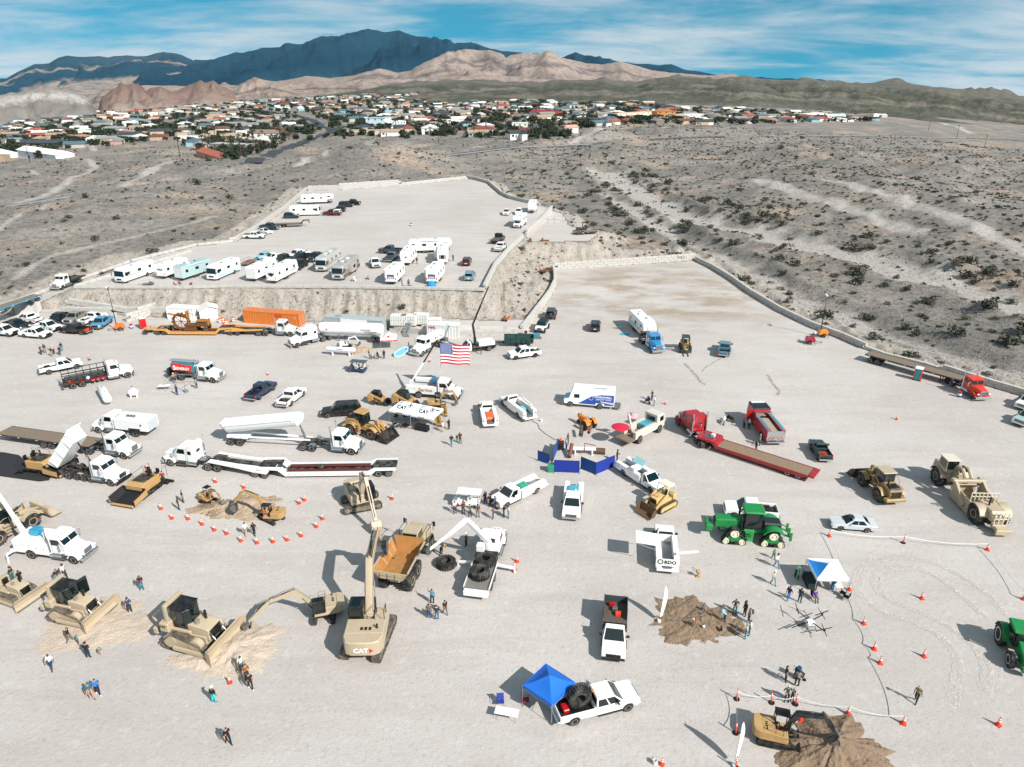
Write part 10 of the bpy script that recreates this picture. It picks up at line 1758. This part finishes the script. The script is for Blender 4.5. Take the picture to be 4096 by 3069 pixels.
t=tg_('spray_drone','large agricultural spray drone with spread rotor arms','drone');t.location=P(*C6(850,892));BX(-.35,.35,-.3,.3,.4,.85,.1).o('tank',WT,t);TB([(-.5,-.5,0),(-.3,-.4,.5),(.3,-.4,.5),(.5,-.5,0)],.03).tube([(-.5,.5,0),(-.3,.4,.5),(.3,.4,.5),(.5,.5,0)],.03).o('landing_skid',BK,t)
for k in rg(4):a=.5+k*pi/2;p=Ve((cos(a)*1.5,sin(a)*1.5,.85));ar=BM_((0,0,.8),p,.07,.07).cyl(p,p+Ve((0,0,.18)),.09,8).o('rotor_arm',BK,t);[SB(p+Ve((-.8*cos(b),-.8*sin(b),z_)),p+Ve((.8*cos(b),.8*sin(b),z_)),p+Ve((.8*cos(b)-.06,.8*sin(b)+.08,z_)),p+Ve((-.8*cos(b)-.06,-.8*sin(b)+.08,z_)),.015).o('rotor_blade',BK,ar)for b,z_ in((k+.4,.2),(k+1.6,.12))]
pile('brown play pile of dirt with children digging',C5(715,660),4.3,3.3,.55,0,DK,21,.7);pile('dark dirt heap under the black mini excavator bucket',C8(820,640),4.3,3.2,1.35,.1,DK,23,.45)
ppl([(C5(*q),l,sh,pa,po,fa,kw)for q,l,sh,pa,po,fa,kw in(((757,606),'child in blue with a red shovel on the play pile','#2a4a8c','#2a3a5c','kneel',-1,dict(h=1.2)),((708,700),'child in a red top and white helmet on the play pile','#b51c2c','#20242c','stand',2.6,dict(h=1.15,hat='#e8e4dc')),((768,712),'small child in white and blue on the play pile','#e0e4ea','#2a62b0','kneel',2.,dict(h=1.)),((865,722),'child in black crouching at the edge of the play pile','#17191c','#20242c','kneel',2.8,dict(h=1.15)),((882,668),'adult in pale blue bending over the play pile','#8fc0d0','#25506c','bend',3.,{}),((935,618),'adult in a dark teal hoodie with hands in pockets','#1c3a44','#1f6f80','hips',-1.8,{}),((990,630),'adult in dark green looking at the play pile','#1d3a34','#22282c','stand',3.4,dict(hat='#5a2a24')),((1012,668),'adult in grey with a rucksack at the play pile','#8f9896','#3a3f44','stand',3.2,dict(pack='#4a4f4a')),((1015,735),'adult in a pale top and teal trousers at the play pile','#d6dcd8','#2f8f9c','stand',3.,{}),((995,754),'adult with pale hair and turquoise trousers at the play pile','#b9c6bc','#38a4b4','stand',2.9,dict(hair='#c9b48c')),((942,735),'toddler in blue beside the adults at the play pile','#2a4a9c','#2c3c5c','stand',2.8,dict(h=.95)))])
ppl([(C6(*q),l,sh,pa,po,fa,kw)for q,l,sh,pa,po,fa,kw in(((640,506),'person in white and blue jeans below the tracked tractor','#eceae6','#2a78a0','walk',-1.2,dict(hat='#5a3a2c')),((622,452),'child in a green vest below the tracked tractor','#27a05a','#20304a','walk',-1.5,dict(h=1.25)),((620,616),'person in a pale hat carrying a blue bag','#b9b5ac','#3a9ab4','walk',-1.3,dict(hat='#e4e0d6')),((760,568),'person in a mint shirt bending over the covered table','#9fd8c0','#22262c','bend',-.3,{}),((778,588),'child in a lime vest beside the covered table','#4ab86a','#2a6a4a','stand',.2,dict(h=1.15)),((715,716),'person in dark blue with bright blue shorts','#1d2a4a','#2a72b8','walk',.4,{}),((788,730),'person in dark clothes standing with crossed arms','#24404c','#23415c','hold',.6,{}),((992,660),'person in black leaning in under the white canopy','#15171a','#2a6f9c','hold',.3,{}))])
chair('dark folding chair holding the purple shirted person',C6(880,712),-1.4);pe(None,'seated person in a purple shirt beside the white canopy','#5a2a9c','#3a5a68','sit',-1.4,at=P(*C6(880,712))+Ve((0,0,-.02)),hair='#8a4a3a')
ppl(((C8(550,248),'person in a black jacket beside the black stroller','#141517','#1a1c22','stand',-.3,{}),(C8(615,276),'person in grey and black leaning on the black stroller','#8a8884','#141517','hold',1.2,{}),(C8(557,363),'person in teal with pale hair beside the tape','#1f5a68','#16222a','hips',-1.6,dict(hair='#d9d4c8')),(C8(588,359),'child in dark teal beside the tape','#24454c','#1c2a30','stand',-1.5,dict(h=1.35)),((3662,2808),'person in khaki and black walking towards the loops of tyre marks','#8f8468','#1b1a1a','walk',-2.4,dict(hat='#b5a684'))))
bk=mat('deere_black','#1a2224',.4,dust=.1);e=mini('tan and black mini excavator digging in the near dark heap',C8(505,618),0,.62,0,CATY,boom=((.5,1.1),(1.2,3.),(3.,3.3)),tip=(4.2,1.6),edge=(3.5,.9),arm=bk);A,B=P(*C8(425,607)),P(*C8(575,641));e.rotation_euler=(0,0,atan2(B.y-A.y,B.x-A.x));e.location=(A+B)/2+Ve((.15,.75,0));pe(None,'driver in dark red inside the near mini excavator','#5c2038','#23303c','sit',e.rotation_euler.z,at=e.location+Ve((0,0,.5)))
for q,l in((C6(978,311),'banded cone behind the silver sedan'),(C6(1105,652),'banded cone beside the white canopy table'),(C6(1195,867),'banded cone right of the spray drone'),(C7(823,319),'banded cone at the far corner of the tape'),(C7(490,566),'banded cone alone inside the tyre mark loop'),(C7(248,823),'banded cone on the tape below the spray drone'),(C7(278,894),'banded cone on the tape next below'),(C7(500,860),'banded cone beside the lower tyre marks'),(C7(1006,570),'plain cone behind the green wheeled tractor'),(C8(905,434),'plain cone on the tape right of the mini excavator'),(C8(1217,488),'banded cone where the tape turns right of the mini excavator'),(C8(637,468),'banded cone behind the near mini excavator boom'),((3992,2902),'banded cone alone at the near right')):cone(q,l,None,.85)
for q,l in((C7(396,282),'orange delineator post holding the tape before the scraper'),(C8(277,350),'orange delineator post at the corner of the tape'),(C8(474,370),'orange delineator post beside the teal jacket person'),(C8(608,378),'orange delineator post beside the child in teal'),(C8(272,541),'orange delineator post left of the near mini excavator'),(C8(270,735),'orange delineator post at the feather banner foot')):delineator(q,l,0,random.uniform(-.08,.08))
def tape(l,qs,z=.8):pts=[];W3=[P(*q)for q in qs];[pts.extend([W3[i].lerp(W3[i+1],k/6)+Ve((0,0,z-.35*4*(k/6)*(1-k/6)))for k in rg(6)])for i in rg(len(W3)-1)];pts.append(W3[-1]+Ve((0,0,z)));t=MB();[t.sb_(pts[i],pts[i+1],pts[i+1]+Ve((0,0,.07)),pts[i]+Ve((0,0,.07)),.006)for i in rg(len(pts)-1)];tag(t.o('barrier_tape',WT,None,sm=0),l,'tape')
tape('white barrier tape strung round the near mini excavator',(C8(272,541),C8(277,350),C8(474,370),C8(608,378),C8(905,434),C8(1217,488)));tape('white barrier tape strung past the drone to the scraper',(C8(1217,488),C8(1087,150),C7(278,894),C7(248,823),C6(1195,867),C6(1105,652),C6(978,311),C7(396,282),C7(823,319),C7(1006,570)))
def feather(l,pb,a):t=tg_('feather_banner',l,'banner');t.location=P(*pb);t.rotation_euler=(R(-5),R(10),a);m=MB();n=12;w=lambda u:.55*sin(pi*min(1,.12+u*.85))**.7;vs=[];[vs.extend([(0,0,.6+2.9*u),(w(u),.05*sin(u*6),.6+2.9*u+.25*u)])for u in[i/n for i in rg(n+1)]];m.add(vs,[(2*i,2*i+1,2*i+3,2*i+2)for i in rg(n)]);m.o('sail',ck('#ebe9e2'),t,sm=60);TB([(0,0,0),(0,0,2.6),(.05,0,3.4),(.35,0,3.75)],.02).o('pole',SL,t);CL_((0,0,0),(0,0,.3),.16,12).o('foot',WT,t)
feather('white feather banner at the edge of the play pile',C5(523,668),.5);feather('white feather banner at the near tape corner',C8(262,728),.6)
def mark_mat(key,h,lo):
 m=mat(key,h,.95,var=.15,scale=3,bump=1,bscale=5,bd=.1);N=m.node_tree.nodes;L=m.node_tree.links;b=N['Principled BSDF'];g=N.new('ShaderNodeNewGeometry');n=N.new('ShaderNodeTexNoise');n.inputs['Scale'].default_value=1.6;n.inputs['Detail'].default_value=6;n.inputs['Roughness'].default_value=.75;L.new(g.outputs['Position'],n.inputs['Vector']);r=N.new('ShaderNodeMapRange');r.inputs[1].default_value=lo;r.inputs[2].default_value=lo+.4;L.new(n.outputs[0],r.inputs[0]);L.new(r.outputs[0],b.inputs['Alpha']);return m
TM=mark_mat('tyre_mark','#d6cfc6',.34);TD=mark_mat('damp_mark','#9b8a78',.36)
def mark(qs,w=.55,m=TM,lift=.012):
 W3=[P(*q)for q in qs];out=[];n=8
 for i in rg(len(W3)-1):
  p0,p1,p2,p3=W3[max(i-1,0)],W3[i],W3[i+1],W3[min(i+2,len(W3)-1)]
  for k in rg(n):u=k/n;out.append(.5*((2*p1)+(p2-p0)*u+(2*p0-5*p1+4*p2-p3)*u*u+(3*p1-p0-3*p2+p3)*u**3))
 vs=[]
 for i,p in enu(out):d=out[min(i+1,len(out)-1)]-out[max(i-1,0)];q=Ve((-d.y,d.x,0)).normalized()*w/2*(1+.25*sin(i*1.7));vs+=[tuple(p+q),tuple(p-q)]
 z=hq([v[0]for v in vs],[v[1]for v in vs]);vs=[(v[0],v[1],max(zz,0)+.03+lift)for v,zz in zip(vs,z)];o=MB().add(vs,[(2*i,2*i+1,2*i+3,2*i+2)for i in rg(len(out)-1)]).o('tyre_track',m,None,sm=60);o['kind']='structure'
LP=[(900,640),(820,540),(640,420),(480,362),(320,352),(200,385),(155,460),(175,545),(270,620),(420,675),(560,740),(640,820),(665,900),(650,1000),(640,1100)];LI=[(800,650),(700,560),(560,450),(430,402),(310,410),(250,455),(270,530),(380,590),(530,655),(660,730),(770,830),(810,930),(790,1040)]
for L_,w in((LP,.6),(LI,.6),([(x+28,y+18)for x,y in LP],.4),([(x+34,y+22)for x,y in LI],.45)):mark([C7(*q)for q in L_],w,lift=random.uniform(0,.01))
mark([A5(1650,860),A5(1700,950),A5(1760,1020),A5(1740,1060)],.5,TD);mark([A5(1190,700),A5(1050,780),A5(1000,835)],.25,TD);mark([A5(830,750),A5(900,820),A5(960,890),A5(1000,940),A5(1045,955)],.5,TD)
hz=BX(-16000,16000,-400,21000,-420,1600).o('haze',None,None,sm=0);hz['kind']='stuff';tag(hz,'thin blue desert haze filling the air','haze')
hm=bpy.data.materials.new('haze');hm.use_nodes=True;hm.node_tree.nodes.clear();vo=hm.node_tree.nodes.new('ShaderNodeVolumePrincipled');vo.inputs['Density'].default_value=1.1e-5;vo.inputs['Color'].default_value=(.45,.72,.9,1);ho=hm.node_tree.nodes.new('ShaderNodeOutputMaterial');hm.node_tree.links.new(vo.outputs[0],ho.inputs['Volume']);hz.data.materials.append(hm)
